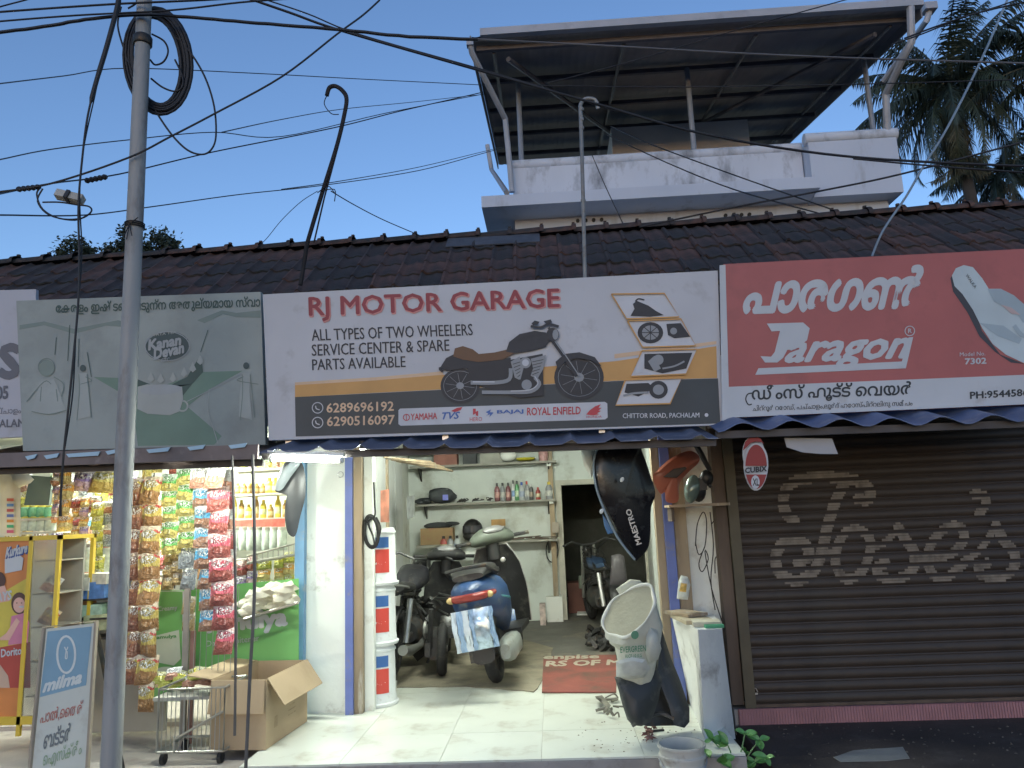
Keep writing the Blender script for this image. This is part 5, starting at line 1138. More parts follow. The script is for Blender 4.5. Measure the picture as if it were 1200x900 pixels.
# shelf with orange cowl and headlight at right
p0 = at(780, 592, 5.72); p1 = at(846, 590, 5.72)
t = thing('parts_shelf', 'small wood shelf fixed outside the right posts carrying scooter parts', 'shelf', p0)
part('plank', MB().b2(p0.x, p1.x+.02, 5.55, 5.79, p0.z-.02, p0.z+.0), wood, t)
part('bracket', MB().b2(p0.x+.02, p0.x+.04, 5.6, 5.79, p0.z-.12, p0.z-.02), dwood, t)
cow = mat('orange_red_cowl', (.42, .13, .08), .3, 0, .12, 4, .03, 30, ((.28, .20, .14), .25, 5))
t = thing('orange_cowl', 'faded orange-red scooter cowl with a window opening beside the black panel', 'vehicle panel', at(792, 588, 5.5))
o1 = [(765, 559), (770, 551), (781, 541), (793, 533), (802, 529.5), (810, 528.5), (817, 532), (820, 538), (817, 544), (808, 552), (800, 561), (796, 570), (794, 588), (781, 588), (779, 577), (775, 579), (770, 573)]
part('shell', MB().puff(outline(o1, 5.46, 5.58), (-.2, -1, .3), .05, 4), cow, t)
part('window', MB().puff([at(x, y, 5.41) for x, y in ((777, 559), (789, 549.5), (803, 547), (805, 549), (793, 560))], (-.1, -1, .2), .004), flat((.05, .035, .03)), t)
t = thing('spare_headlight', 'greenish glass headlight unit standing on the small shelf', 'headlight', at(812, 588, 5.6))
part('lens', MB().ell(at(811, 573, 5.6), (.055, .05, .105), 14, 10, (0, .25, 0)), mat('green_glass', (.14, .19, .17), .12, .2), t)
part('housing', MB().ell(at(818, 574, 5.66), (.06, .05, .09), 12, 8), black, t)
mb = MB().tube([at(813, 517, 5.6), at(822, 533, 5.6), at(832, 552, 5.6)], [.02, .022, .016], 7).ell(at(828, 560, 5.62), (.05, .04, .06), 12, 8).box(at(822, 568, 5.62), (.07, .05, .08)).ell(at(832, 569, 5.6), (.013, .013, .018), 8, 6)
solo('mirror_stalk', mb, black, 'black mirror stalk and bracket standing behind the headlight', 'mirror')
# shell panels leaning on the low wall with the sack
t = thing('black_apron_panel', 'large black scooter front panel standing on the tiles under the sack', 'vehicle panel', atz(768, 852, FZ))
bp = mat('matt_black_panel', (.028, .030, .030), .5, 0, .2, 5, .1, 40, ((.12, .12, .10), .3, 7))
def lay(l): return [at(x, y, Y) for x, y, Y in l]
part('shell', MB().puff(lay([(720, 793, 5.02), (724, 806, 5.0), (729, 825, 5.0), (735, 843, 4.98), (741, 850, 4.97), (752, 851, 4.98), (763, 846, 5.02), (772, 820, 5.05), (776, 796, 5.08), (770, 783, 5.1), (745, 790, 5.05)]), (-.2, -1, .1), .08, 5), bp, t)
part('side_fairing', MB().puff(lay([(764, 720, 5.35), (770, 722, 5.35), (777, 742, 5.3), (786, 770, 5.25), (797, 797, 5.2), (808, 830, 5.15), (808, 846, 5.1), (802, 853, 5.08), (790, 850, 5.08), (786, 834, 5.1), (778, 815, 5.12), (768, 790, 5.15), (772, 765, 5.2), (772, 745, 5.3)]), (-.5, -1, .1), .05, 5), bp, t)
part('gap_shade_filler', MB().puff(lay([(740, 786, 5.14), (775, 770, 5.3), (792, 795, 5.3), (804, 835, 5.25), (804, 850, 5.2), (760, 851, 5.1), (742, 848, 5.06)]), (-.1, -1, 0), .02, 3), dark_metal, t)  # dark filler standing in for the shade between shell and side fairing
part('lower_lip', MB().tube(smooth(lay([(741, 850, 5.0), (760, 840, 5.05), (775, 836, 5.1), (790, 842, 5.08)]), 4), .014, 6), dark_metal, t)
sackm = mat('woven_sack', (.52, .52, .43), .8, 0, .08, 4, .5, 45, ((.34, .32, .24), .25, 4)); sackin = mat('sack_inner', (.36, .34, .24), .85, 0, .15, 4, .4, 40)
t = thing('rice_sack', 'open off-white woven sack with green print resting on the black panel', 'sack', at(745, 795, 5.0))
def rg(cx, cy, Y, rx, ry, tilt, n=40, jit=.0, dep=.7):
    c = at(cx, cy, Y); sc = 1/ppm(Y); out = []
    ex = Vector((math.cos(tilt), 0, math.sin(tilt))); ey = Vector((-math.sin(tilt)*.6, dep, math.cos(tilt)*.55))
    for k in range(n):
        a = 2*math.pi*k/n; j = 1+jit*math.sin(3*a+cx*.3)+jit*.8*math.sin(5*a+cy*.5)+jit*.45*math.sin(8*a+cx*.7); out.append(c+ex*rx*sc*math.cos(a)*j+ey*ry*sc*math.sin(a)*j)
    return out
random.seed(6)
part('body', MB().loft([rg(746, 797, 5.05, 15, 12, 0, jit=.06), rg(746, 785, 5.03, 19, 16, .02, jit=.06), rg(747, 770, 5.03, 22, 20, .06, jit=.03), rg(748, 752, 5.04, 25, 22, .12, jit=.04), rg(744, 738, 5.03, 30, 24, .35, jit=.055), rg(739, 727, 5.02, 34, 28, .60, jit=.045), rg(737, 716, 5.02, 35, 30, .72, jit=.04)], 0, False), sackm, t)
part('lining', MB().loft([rg(737, 716, 5.02, 34.5, 29.5, .72, jit=.04), rg(739, 722, 5.03, 29, 25, .68), rg(742, 734, 5.05, 22, 20, .5), rg(744, 745, 5.06, 8, 8, .4)], 0, True), sackin, t)
part('rim_roll', MB().tube(rg(737, 716, 5.02, 35, 30, .72, jit=.04), [.009+.004*math.sin(i*.55) for i in range(40)], 8, closed=True, cap=False), mat('sack_rim', (.66, .65, .56), .7, 0, .08, 6, .3, 30), t)
part('pouch', MB().puff(lay([(762, 735, 4.93), (770, 738, 4.95), (775, 760, 4.97), (771, 773, 4.98), (761, 779, 4.96), (756, 765, 4.92), (757, 745, 4.92)]), (.3, -1, 0), .05, 4), mat('pouch_plastic', (.45, .46, .40), .35, 0, .1, 12, .5, 25), t)
part('bottom_wrap', MB().puff(lay([(722, 775, 4.9), (740, 770, 4.86), (756, 773, 4.86), (762, 783, 4.9), (755, 794, 4.93), (738, 796, 4.93), (722, 793, 4.93)]), (-.1, -1, 0), .04, 4), mat('clear_wrap', (.50, .51, .46), .3, 0, .15, 14, .6, 30), t)
S = Sign((0, 4.885, 0), (-.05, -1, 0)); x = MB(); gr = mat('sack_green_print', (.10, .24, .14), .7)
S.disc(x, (744, 744), 4.5, 5, 1); S.text(x, 'EVERGREEN', (727, 765), (757, 763), (727, 758), 1, 0, .02); S.text(x, 'RICE 10 KG', (733, 771), (752, 770), (733, 767), 1, 0, .02)
part('lettering', x, gr, t)
solo('straw_cloth', MB().puff([at(x, y, 5.6) for x, y in ((722, 690), (738, 679), (750, 680), (758, 688), (740, 692), (726, 697))], (0, -1, .5), .04), sackm, 'folded pale cloth bundle just behind the sack opening', 'cloth')
# things on and behind the low wall
for k, (l, dz, m, lb_) in enumerate((([(783, 703), (800, 700), (812, 706), (842, 730), (846, 728), (838, 706), (800, 696)], 0, wood, ''),)): pass
z = LOWZ
def onwall(a, b_, y0, y1, z0, h, m, label, name, cat, rot=0):
    c = Vector(((a+b_)/2, (y0+y1)/2, z0+h/2)); return solo(name, MB().box(c, (abs(b_-a), abs(y1-y0), h), (0, 0, rot)), m, label, cat)
cx = (t0.x+t1.x)/2
onwall(cx-.14, cx+.06, 5.35, 5.75, z+.002, .025, mat('old_book', (.42, .36, .25), .8, 0, .2, 8), 'old brown ledger lying flat on the low wall', 'ledger', 'book', .12)
onwall(cx-.08, cx+.1, 5.22, 5.38, z+.002, .03, mat('paper_pad', (.5, .47, .36), .8, 0, .2, 12), 'thick paper pad on the front end of the low wall', 'paper_pad', 'paper', -.08)
onwall(cx-.02, cx+.1, 5.16, 5.215, z+.002, .018, mat('green_tape', (.05, .28, .14), .5), 'green strip of tape at the front edge of the low wall', 'tape_strip', 'tape')
onwall(cx-.15, cx+.02, 5.5, 5.78, z+.03, .02, wood, 'loose wood batten on top of the brown ledger', 'wood_batten', 'wood', .5)
pk = at(800, 705, 5.6); t = thing('snack_packet', 'white and green packet standing on the low wall by the post', 'packet', pk)
part('pouch', MB().puff([at(x, y, 5.62) for x, y in ((793, 702), (806, 703), (809, 685), (806, 676), (798, 674), (795, 682))], (0, -1, 0), .03), mat('pkt_white', (.60, .62, .55), .3, 0, .2, 20), t)
part('print', MB().puff([at(x, y, 5.585) for x, y in ((796, 693), (804, 694), (805, 684), (798, 683))], (0, -1, 0), .004), mat('pkt_orange', (.55, .35, .08), .4, 0, .6, 30), t)
# broken parts on the tiles
mb = MB(); random.seed(14)
for k in range(9):
    c = atz(random.uniform(706, 728), random.uniform(815, 842), FZ+.02); mb.tube(smooth([c, c+Vector((random.uniform(-.07, .07), random.uniform(-.05, .05), random.uniform(0, .05))), c+Vector((random.uniform(-.12, .12), random.uniform(-.08, .08), 0))], 3), random.uniform(.005, .014), 6)
mb.puff([atz(697, 816, FZ+.05), atz(705, 815, FZ+.03), atz(716, 827, FZ+.02), atz(712, 831, FZ+.02)], (0, -.2, 1), .02)
solo('broken_plastic', mb, mat('broken_brownish', (.16, .15, .12), .6, 0, .5, 9), 'small pile of broken brown plastic and wire left of the black panel', 'scrap')
mb = MB(); random.seed(15)
for k in range(14):
    c = atz(random.uniform(755, 768), random.uniform(857, 870), FZ); mb.puff([c+Vector((random.uniform(-.03, .03), random.uniform(-.03, .03), random.uniform(0, .04))) for _ in range(5)], (0, -.3, 1), .008, 2)
solo('dry_leaves', mb, mat('dry_leaf', (.20, .10, .08), .8, 0, .4, 20), 'small heap of dry reddish leaves on the tiles by the bucket', 'leaves', kind=None)
solo('plastic_scrap', MB().box(atz(770, 856, FZ+.006), (.09, .02, .01), (0, 0, .2)), black, 'short dark plastic strip on the tiles near the bucket', 'scrap')
# bucket
bp0 = at(801, 905, 4.55); bz0 = .0; rimp = at(800, 874, 4.5)
t = thing('paint_bucket', 'stained white plastic bucket standing in front of the tiled floor', 'bucket', (rimp.x, 4.55, 0)); H_ = rimp.z
pr_ = [(.105, 0), (.108, .01), (.118, H_-.12), (.128, H_-.118), (.128, H_-.105), (.12, H_-.10), (.122, H_-.07), (.131, H_-.068), (.131, H_-.055), (.123, H_-.05), (.125, H_-.015), (.135, H_-.013), (.135, H_), (.124, H_)]
bmt = mat('bucket_plastic', (.50, .49, .44), .45, 0, .08, 6, .1, 30, ((.24, .20, .15), .3, 8))
part('body', MB().lathe(pr_, (rimp.x, 4.55, 0), 30), bmt, t)
part('inside', MB().lathe([(.122, H_), (.116, H_-.1), (.112, H_-.16), (.02, H_-.165)][::-1], (rimp.x, 4.55, 0), 30), bmt, t)
part('handle', MB().tube([Vector((rimp.x+.132*math.cos(R(a_)), 4.55+.132*math.sin(R(a_)), H_-.06-.09*math.sin(R((a_+180)*1.0)))) for a_ in range(-175, -4, 10)], .004, 6), steel, t)
part('label', MB().grid(lambda u, v: Vector((rimp.x+.1205*math.cos(R(-150+70*u)), 4.55+.1205*math.sin(R(-150+70*u)), .02+(H_-.16)*v)), 8, 1), mat('bucket_label', (.45, .30, .12), .5, 0, .7, 18, dirt=((.10, .25, .10), .5, 20)), t)
# weed
t = thing('leafy_weed', 'bright green leafy weed growing between bucket and shutter step', 'plant', (atz(855, 905, 0).x, 4.7, 0)); random.seed(22)
base = Vector((at(862, 890, 4.72).x, 4.72, 0)); lfm = [mat('weed_leaf_%d' % k, c, .4, 0, .2, 12) for k, c in enumerate(((.10, .26, .07), (.15, .34, .09), (.07, .19, .06)))]
stems = [((835, 868), 0), ((852, 872), 0), ((873, 860), 0), ((890, 868), 1), ((845, 892), 0), ((898, 888), 1), ((870, 884), 2), ((826, 880), 1), ((860, 895), 0), ((884, 893), 2)]
for (x, y), mi in stems:
    tip = at(x, y, 4.72+random.uniform(-.12, .15)); part('stem', MB().tube(smooth([base+Vector((random.uniform(-.05, .05), 0, 0)), base.lerp(tip, .5)+Vector((0, 0, .05)), tip], 3), .004, 5), lfm[2], t)
    for k in range(4):
        d = Vector((random.uniform(-1, 1), random.uniform(-1, .3), random.uniform(-.35, .8))).normalized(); Ln = random.uniform(.05, .10); s_ = d.cross(Vector((0, -.6, .8))).normalized(); nn = d.cross(s_).normalized()
        if nn.dot(Vector((0, -1, .5))) < 0: nn = -nn
        def lf(u, v): wv = math.sin(math.pi*min(1, u*.97+.02))**.8*Ln*.30; return tip+d*Ln*u+s_*(v-.5)*2*wv+nn*(-abs(v-.5)*-.25*Ln-.25*Ln*u*u)
        part('leaf', MB().grid(lf, 6, 2), lfm[random.choice((0, 1, mi))], t)
# paper on the ground, pendant slipper sign and card under the right awning
pp = [atz(x, y, .072) for x, y in ((977, 888), (1000, 880), (1058, 876), (1066, 889), (1040, 892), (985, 893))]
solo('litter_sheet', MB().prism(pp, (0, 0, .004)), mat('litter_grey', (.24, .24, .23), .7, 0, .15, 6, .4, 20), 'crumpled grey sheet lying on the ground before the shutter', 'paper')
t = thing('slipper_sign', 'hanging red and white slipper shaped sign under the right awning', 'sign', at(886, 572, 4.75)); x = MB(); S = Sign((0, 4.75, 0), (0, -1, 0))
def ov(c, rx, ry, Y, th): return [at(c[0]+rx*math.cos(a)*(1-.12*math.sin(a)), c[1]+ry*math.sin(a), Y) for a in [2*math.pi*k/26 for k in range(26)]]
part('panel', MB().prism(ov((883, 533), 12.5, 22, 4.78, 0), (0, .012, 0)), white_p, t)
part('panel', MB().prism(ov((886, 547), 14.3, 28, 4.76, 0), (0, .012, 0)), white_p, t)
mt2 = [flat((.30, .035, .03)), white_p, ink]
S.disc(x, (883, 531), 10.8, 20, 0, 0) if False else None
pp_ = [(886+12.6*math.cos(a), 547+26*math.sin(a)) for a in [2*math.pi*k/30 for k in range(30)]]
S.poly(x, [(px_, min(py_, 546)) for px_, py_ in pp_], 2, 0); S.poly(x, [(px_, max(py_, 556)) for px_, py_ in pp_], 2, 0)
S.poly(x, [(870.5, 528), (873, 518), (878, 513), (885, 511.5), (891, 514), (895, 520), (892, 518.5), (886, 517.5), (880, 519), (875, 524)], 2, 0)
S.text(x, 'CUBIX', (873, 554.5), (898, 552), (873, 548.5), 3, 2, .04); S.disc(x, (885, 565), 5, 8, 3, 1); S.text(x, 'XL', (882, 569), (889, 569), (882, 561), 4, 2, .03)
part('print', x, mt2, t)
part('string', MB().tube([at(883, 512, 4.77), at(883, 500, 4.78)], .003, 5), ink, t)
solo('hanging_card', MB().prism([at(919, 513, 4.8), at(975, 514, 4.8), at(982, 532, 4.8), at(962, 532, 4.8), at(940, 530, 4.8), at(922, 524, 4.8)], (0, .004, 0)), mat('card_grey', (.42, .42, .44), .7, 0, .08, 5), 'blank grey-white card hanging from the right awning', 'card')

mb = MB()
for k in range(6): mb.tube([at(450+k*3, 536+k*.8, 6.4+k*.1), at(505+k*5, 541+k*2.2, 7.8+k*.12)], .008+.004*(k % 2), 6)
solo('batten_bundle', mb, wood, 'bundle of thin wood battens and pipes tucked under the garage ceiling at the left', 'wood')
mb = MB(); random.seed(77)
for k in range(10):
    a = at(470+k*5, 700+random.uniform(0, 70), 7.6); mb.tube(smooth([a, a+Vector((random.uniform(-.15, .2), random.uniform(-.2, .2), random.uniform(-.12, .15))), a+Vector((random.uniform(-.1, .25), 0, random.uniform(-.2, .05)))], 4), random.uniform(.006, .02), 6)
    mb.box(a+Vector((0, .05, -.05)), (random.uniform(.05, .14), .08, random.uniform(.04, .12)), (random.random(), random.random(), random.random()))
solo('engine_scrap', mb, dark_metal, 'dark jumble of engine parts and hoses between the motorcycle and the scooters', 'scrap', kind='stuff')

def specks(name, label, cat, x0_, x1_, y0_, y1_, z, n, sz, m, seed):
    random.seed(seed); mb = MB()
    for k in range(n):
        c = Vector((random.uniform(x0_, x1_), random.uniform(y0_, y1_), z)); r = random.uniform(.3, 1)*sz
        q = [c+Vector((r*math.cos(a)*random.uniform(.5, 1.2), r*math.sin(a)*random.uniform(.5, 1.2), 0)) for a in (0, 1.3, 2.6, 3.8, 5.0)]
        mb.add(q+[c+Vector((0, 0, r*.6))], [(0, 1, 5), (1, 2, 5), (2, 3, 5), (3, 4, 5), (4, 0, 5)])
    solo(name, mb, m, label, cat, None, 'stuff')
specks('forecourt_grit', 'scattered grit and dry bits on the dark ground before the shutter', 'grit', 1.3, 4.5, 4.3, 5.74, .0705, 260, .014, mat('grit', (.12, .10, .08), .9, 0, .5, 30), 3)
specks('apron_grit', 'small dirt crumbs on the pale tiles by the low wall and leaves', 'grit', .1, .95, 4.76, 5.5, .2012, 90, .008, mat('crumbs', (.16, .13, .09), .9, 0, .5, 30), 4)
specks('street_grit', 'small stones and dirt on the street in front of the shops', 'grit', -3.5, 2.5, 3.6, 4.65, .0005, 300, .013, mat('grit', (.12, .10, .08)), 5)
ORD = ('first', 'second', 'third', 'fourth', 'fifth', 'sixth', 'seventh', 'eighth', 'ninth', 'tenth')
# ================================================================== SNACK SHOP
def packet_mat(name, top, mid, blob, band):
    if name in MATS: return MATS[name]
    m = bpy.data.materials.new(name); m.use_nodes = True; nt = m.node_tree; N = nt.nodes; L = nt.links; b = N['Principled BSDF']
    b.inputs['Roughness'].default_value = .3; tc = N.new('ShaderNodeTexCoord'); sx = N.new('ShaderNodeSeparateXYZ'); L.new(tc.outputs['Generated'], sx.inputs[0])
    nz = N.new('ShaderNodeTexNoise'); nz.inputs['Scale'].default_value = 3.5; nz.inputs['Detail'].default_value = 3; L.new(tc.outputs['Generated'], nz.inputs[0])
    ad = N.new('ShaderNodeMath'); ad.operation = 'MULTIPLY_ADD'; ad.inputs[1].default_value = .3; L.new(nz.outputs[0], ad.inputs[0]); L.new(sx.outputs[2], ad.inputs[2])
    cr = N.new('ShaderNodeValToRGB'); e = cr.color_ramp.elements; cr.color_ramp.interpolation = 'CONSTANT'
    e[0].position = 0; e[0].color = (*blob, 1); e[1].position = .58; e[1].color = (*mid, 1)
    for p_, c_ in ((.90, top), (1.04 if False else .98, band)): q = e.new(p_); q.color = (*c_, 1)
    L.new(ad.outputs[0], cr.inputs[0])
    vo = N.new('ShaderNodeTexVoronoi'); vo.inputs['Scale'].default_value = 6; L.new(tc.outputs['Generated'], vo.inputs[0])
    mx = N.new('ShaderNodeMix'); mx.data_type = 'RGBA'; mr = N.new('ShaderNodeMapRange'); mr.inputs[1].default_value = .15; mr.inputs[2].default_value = .35; mr.inputs[3].default_value = .45; mr.inputs[4].default_value = 0
    L.new(vo.outputs[0], mr.inputs[0]); L.new(mr.outputs[0], mx.inputs[0]); L.new(cr.outputs[0], mx.inputs[6]); mx.inputs[7].default_value = (*band, 1); 
    gx = N.new('ShaderNodeVectorMath'); gx.operation = 'SUBTRACT'; gx.inputs[1].default_value = (.5, 0, .70); L.new(tc.outputs['Generated'], gx.inputs[0])
    gs = N.new('ShaderNodeVectorMath'); gs.operation = 'MULTIPLY'; gs.inputs[1].default_value = (2.6, 0, 6.5); L.new(gx.outputs[0], gs.inputs[0])
    gl = N.new('ShaderNodeVectorMath'); gl.operation = 'LENGTH'; L.new(gs.outputs[0], gl.inputs[0])
    lt = N.new('ShaderNodeMath'); lt.operation = 'LESS_THAN'; lt.inputs[1].default_value = 1; L.new(gl.outputs['Value'], lt.inputs[0])
    wv = N.new('ShaderNodeTexNoise'); wv.inputs['Scale'].default_value = 16; wv.inputs['Detail'].default_value = 1; L.new(tc.outputs['Generated'], wv.inputs[0])
    gt2 = N.new('ShaderNodeMath'); gt2.operation = 'GREATER_THAN'; gt2.inputs[1].default_value = .52; L.new(wv.outputs[0], gt2.inputs[0])
    ink2 = N.new('ShaderNodeMix'); ink2.data_type = 'RGBA'; L.new(gt2.outputs[0], ink2.inputs[0]); ink2.inputs[6].default_value = (*[c*.6 for c in mid], 1); ink2.inputs[7].default_value = (.75, .74, .7, 1)
    lo = N.new('ShaderNodeMix'); lo.data_type = 'RGBA'; L.new(lt.outputs[0], lo.inputs[0]); L.new(mx.outputs[2], lo.inputs[6]); L.new(ink2.outputs[2], lo.inputs[7])
    L.new(lo.outputs[2], b.inputs['Base Color'])
    n3 = N.new('ShaderNodeTexNoise'); n3.inputs['Scale'].default_value = 5; L.new(tc.outputs['Generated'], n3.inputs[0]); bp = N.new('ShaderNodeBump'); bp.inputs['Strength'].default_value = .8; bp.inputs['Distance'].default_value = .05
    L.new(n3.outputs[0], bp.inputs['Height']); L.new(bp.outputs[0], b.inputs['Normal']); MATS[name] = m; return m
PM = {
 'brown': packet_mat('packet_brown', (.62, .50, .12), (.42, .22, .12), (.30, .13, .08), (.70, .60, .50)),
 'redyel': packet_mat('packet_red_yellow', (.60, .10, .08), (.60, .46, .12), (.38, .20, .08), (.75, .62, .45)),
 'green': packet_mat('packet_green', (.68, .72, .62), (.16, .50, .12), (.62, .52, .16), (.65, .75, .62)),
 'nuts': packet_mat('packet_nuts', (.60, .50, .30), (.60, .46, .24), (.52, .38, .18), (.7, .62, .5)),
 'blue': packet_mat('packet_blue', (.55, .68, .75), (.12, .42, .66), (.40, .22, .14), (.75, .8, .82)),
 'pink': packet_mat('packet_pink', (.72, .60, .60), (.62, .12, .16), (.36, .10, .08), (.75, .55, .5)),
 'orange': packet_mat('packet_orange', (.70, .40, .08), (.74, .36, .06), (.66, .52, .22), (.75, .6, .45)),
 'purple': packet_mat('packet_purple', (.65, .62, .70), (.32, .22, .50), (.60, .42, .50), (.7, .66, .72)),
 'yellow': packet_mat('packet_yellow', (.68, .66, .12), (.66, .60, .08), (.5, .5, .1), (.7, .7, .4)),
 'grey': packet_mat('packet_grey', (.45, .48, .50), (.36, .40, .42), (.30, .33, .34), (.6, .62, .62)),
 'white': packet_mat('packet_white', (.72, .72, .70), (.70, .70, .66), (.6, .3, .2), (.72, .72, .7)),
 'lays': packet_mat('packet_crisps_yellow', (.72, .60, .12), (.74, .66, .22), (.66, .48, .14), (.78, .72, .5))}
pk_mesh = {}
def packet_mesh(w_, h_, d_, key, var):
    k = (round(w_, 3), round(h_, 3), key, var)
    if k in pk_mesh: return pk_mesh[k]
    rnd = random.Random(var*7+3); mb = MB()
    cr_ = [[rnd.uniform(-.006, .006) for _ in range(6)] for _ in range(7)]
    def fn(u, v, s_=1):
        a, b_ = 2*u-1, 2*v-1; bul = max(0, (1-a**4))*max(0, (1-b_**4)); pin = 1-.08*abs(math.sin(math.pi*v))
        return Vector((a*w_/2*pin, -s_*d_*.5*bul**.6+(cr_[int(v*6)][int(u*5)] if s_ > 0 else 0), b_*h_/2))
    mb.grid(lambda u, v: fn(u, v), 4, 5); mb.add([(-w_/2, 0, -h_/2), (w_/2, 0, -h_/2), (w_/2, 0, h_/2), (-w_/2, 0, h_/2)], [(3, 2, 1, 0)])
    pk_mesh[k] = mb.mesh('packet', PM[key]); return pk_mesh[k]
def strip(label, x0, x1, y0, y1, Y, n, keys, lean=0, grp='strips of snack packets hanging in the snack shop', wob=.02, nc=1):
    a = at((x0+x1)/2, y0, Y); b_ = at((x0+x1)/2+lean, y1, Y); w_ = (at(x1, y0, Y)-at(x0, y0, Y)).length/nc; h_ = (a.z-b_.z)/n
    t = thing('packet_strip', label, 'snack packets', (b_.x, Y, b_.z), 0, grp)
    part('hanger', MB().tube([a+Vector((0, .02, h_*.1)), b_+Vector((0, .02, 0))], .004, 5), greywire, t)
    for i in range(n):
        for c in range(nc):
            me = packet_mesh(w_*1.14, h_*1.12, .07, keys[i % len(keys)], i % 3)
            o = bpy.data.objects.new('packet', me); COL.objects.link(o); o.parent = t
            p = a.lerp(b_, (i+.5)/n)+Vector(((c-(nc-1)/2)*w_, random.uniform(-.015, .015), (h_*.35 if c % 2 else 0)))
            o.location = p-t.location; o.rotation_euler = (random.uniform(-.2, .2)-.12, random.uniform(-.08, .08), random.uniform(-.35, .35))
    return t
random.seed(40)
strip('strip of yellow topped brown snack packets just right of the utility pole', 152, 168, 562, 800, 5.35, 8, ['brown'], -4)
strip('long strip of red topped yellow snack packets, second from the pole', 168, 188, 560, 832, 5.3, 9, ['redyel'], -6)
strip('double strip of green crisp packets in the middle of the hanging rows', 190, 226, 556, 648, 5.35, 5, ['green'], 2, nc=2)
strip('double row of beige nut packets under the green crisps', 192, 214, 648, 690, 5.45, 3, ['nuts'], 0, nc=2)
strip('short strip of clear grey sachets beside the nut packets', 212, 229, 640, 690, 5.4, 2, ['grey'], 0)
strip('strip of light blue snack packets left of the pink ones', 224, 243, 548, 738, 5.3, 8, ['white', 'blue', 'blue', 'blue', 'blue', 'blue', 'blue', 'blue'], 14)
strip('long strip of pink and red snack packets, longest of the bright rows', 241, 264, 545, 765, 5.2, 8, ['white', 'pink', 'pink', 'pink', 'pink', 'pink', 'pink', 'pink'], 12)
strip('narrow strip of white and red sachets behind the pink packets', 262, 272, 552, 712, 5.35, 7, ['white', 'pink'], 6)
strip('short strip of silver blue sachets low between the blue and pink rows', 240, 249, 620, 735, 5.45, 5, ['grey', 'blue'], 4)
strip('strip of orange crisp packets at the left, beside the black drop cable', 72, 86, 548, 622, 5.2, 4, ['orange'], -4)
strip('narrow strip of purple and white sachets left of the orange packets', 63, 71, 548, 612, 5.3, 6, ['purple', 'white'], 0)
strip('strip of yellow sachets hanging low left of the utility pole', 109, 121, 590, 682, 5.6, 6, ['yellow'], -1)
strip('strip of red and orange sachets under the big crisp bags', 85, 94, 584, 628, 5.6, 4, ['pink', 'orange'], 0)
strip('strip of orange and purple sachets under the big crisp bags', 95, 104, 583, 628, 5.6, 4, ['orange', 'purple'], 0)
strip('strip of white and pink sachets left of the pole under the crisp bags', 105, 117, 582, 600, 5.65, 2, ['white', 'pink'], 0)
strip('strip of white sachets hidden partly by the pole', 122, 135, 588, 640, 5.65, 4, ['white', 'grey'], 0)
strip('strip of small mixed sachets behind the pole top', 137, 148, 545, 575, 5.5, 2, ['grey', 'purple'], 0)
strip('green sachets hanging under the awning right of the pole', 168, 190, 540, 560, 5.5, 1, ['green', 'redyel'], 0, nc=2)
strip('row of red sachets hanging under the awning, above the blue strip', 200, 244, 535, 556, 5.55, 1, ['pink'], 0, nc=3)
strip('strip of orange biscuits packs hanging low by the trolley', 214, 228, 700, 738, 5.4, 2, ['nuts'], 0, nc=1)
for (x0_, x1_, y0_, y1_, k, l) in ((86, 112, 551, 576, 'purple', 'large purple and white crisp bag lying on its side over the sachets'), (104, 138, 550, 578, 'lays', 'large yellow crisp bag lying beside the purple one')):
    p = at((x0_+x1_)/2, (y0_+y1_)/2, 5.25); o = bpy.data.objects.new('crisp_bag', packet_mesh((x1_-x0_)/ppm(5.25)*1.05, (y1_-y0_)/ppm(5.25), .07, k, 1)); COL.objects.link(o); o.location = p; o.rotation_euler = (-.1, .08, 0)
    tag(o, l, 'crisp bag')
kk = list(PM); random.seed(99)
for i in range(15):
    x = 8+i*17.3; strip('%s background strip of small packets from the left, deep inside the snack shop' % (ORD+('eleventh', 'twelfth', 'thirteenth', 'fourteenth', 'fifteenth'))[i], x, x+13, 556+random.uniform(-4, 6), 640+random.uniform(-10, 40), 7.0, 5, [random.choice(kk) for _ in range(5)], 0, 'background packet strips')
# yellow display stand
yel = mat('yellow_stand_paint', (.66, .46, .05), .45, 0, .06, 4)
Yd = 5.0; t = thing('snack_stand', 'yellow snack display stand with an orange printed side and glass shelf side', 'stand', (at(40, 700, Yd).x, Yd+.2, .14))
A = at(-60, 632, Yd); B = at(38, 632, Yd); Cc = at(82, 628, Yd+.1); zt = at(40, 628, Yd).z; zb_ = at(40, 843, Yd).z
part('printed_side', MB().b2(A.x, B.x-.02, Yd+.01, Yd+.04, zb_+.02, zt-.03), mat('poster_orange', (.66, .24, .07), .4, 0, .12, 3), t)
fr = MB()
for x in (B.x-.02, Cc.x-.02): fr.b2(x, x+.025, Yd-.005, Yd+.02, zb_-.1, zt)
fr.b2(A.x, Cc.x+.005, Yd-.005, Yd+.02, zt-.03, zt).b2(A.x, Cc.x+.005, Yd-.005, Yd+.02, zb_-.03, zb_+.02).b2(Cc.x-.02, Cc.x+.005, Yd+.02, Yd+.4, zt-.03, zt).b2(Cc.x-.02, Cc.x+.005, Yd+.37, Yd+.4, zb_-.1, zt)
part('frame', fr, yel, t)
part('top', MB().b2(A.x, Cc.x, Yd+.02, Yd+.42, zt-.02, zt-.005), yel, t)
part('shelf_back', MB().b2(B.x+.01, Cc.x-.02, Yd+.3, Yd+.32, zb_, zt-.03), mat('stand_back_grey', (.34, .33, .28), .5, 0, .15, 6), t)
for k in range(5):
    z = zb_+(zt-zb_)*(k+.6)/5.4; part('shelf', MB().b2(B.x+.008, Cc.x-.022, Yd+.03, Yd+.3, z, z+.008), mat('stand_shelf', (.40, .38, .32), .4), t)
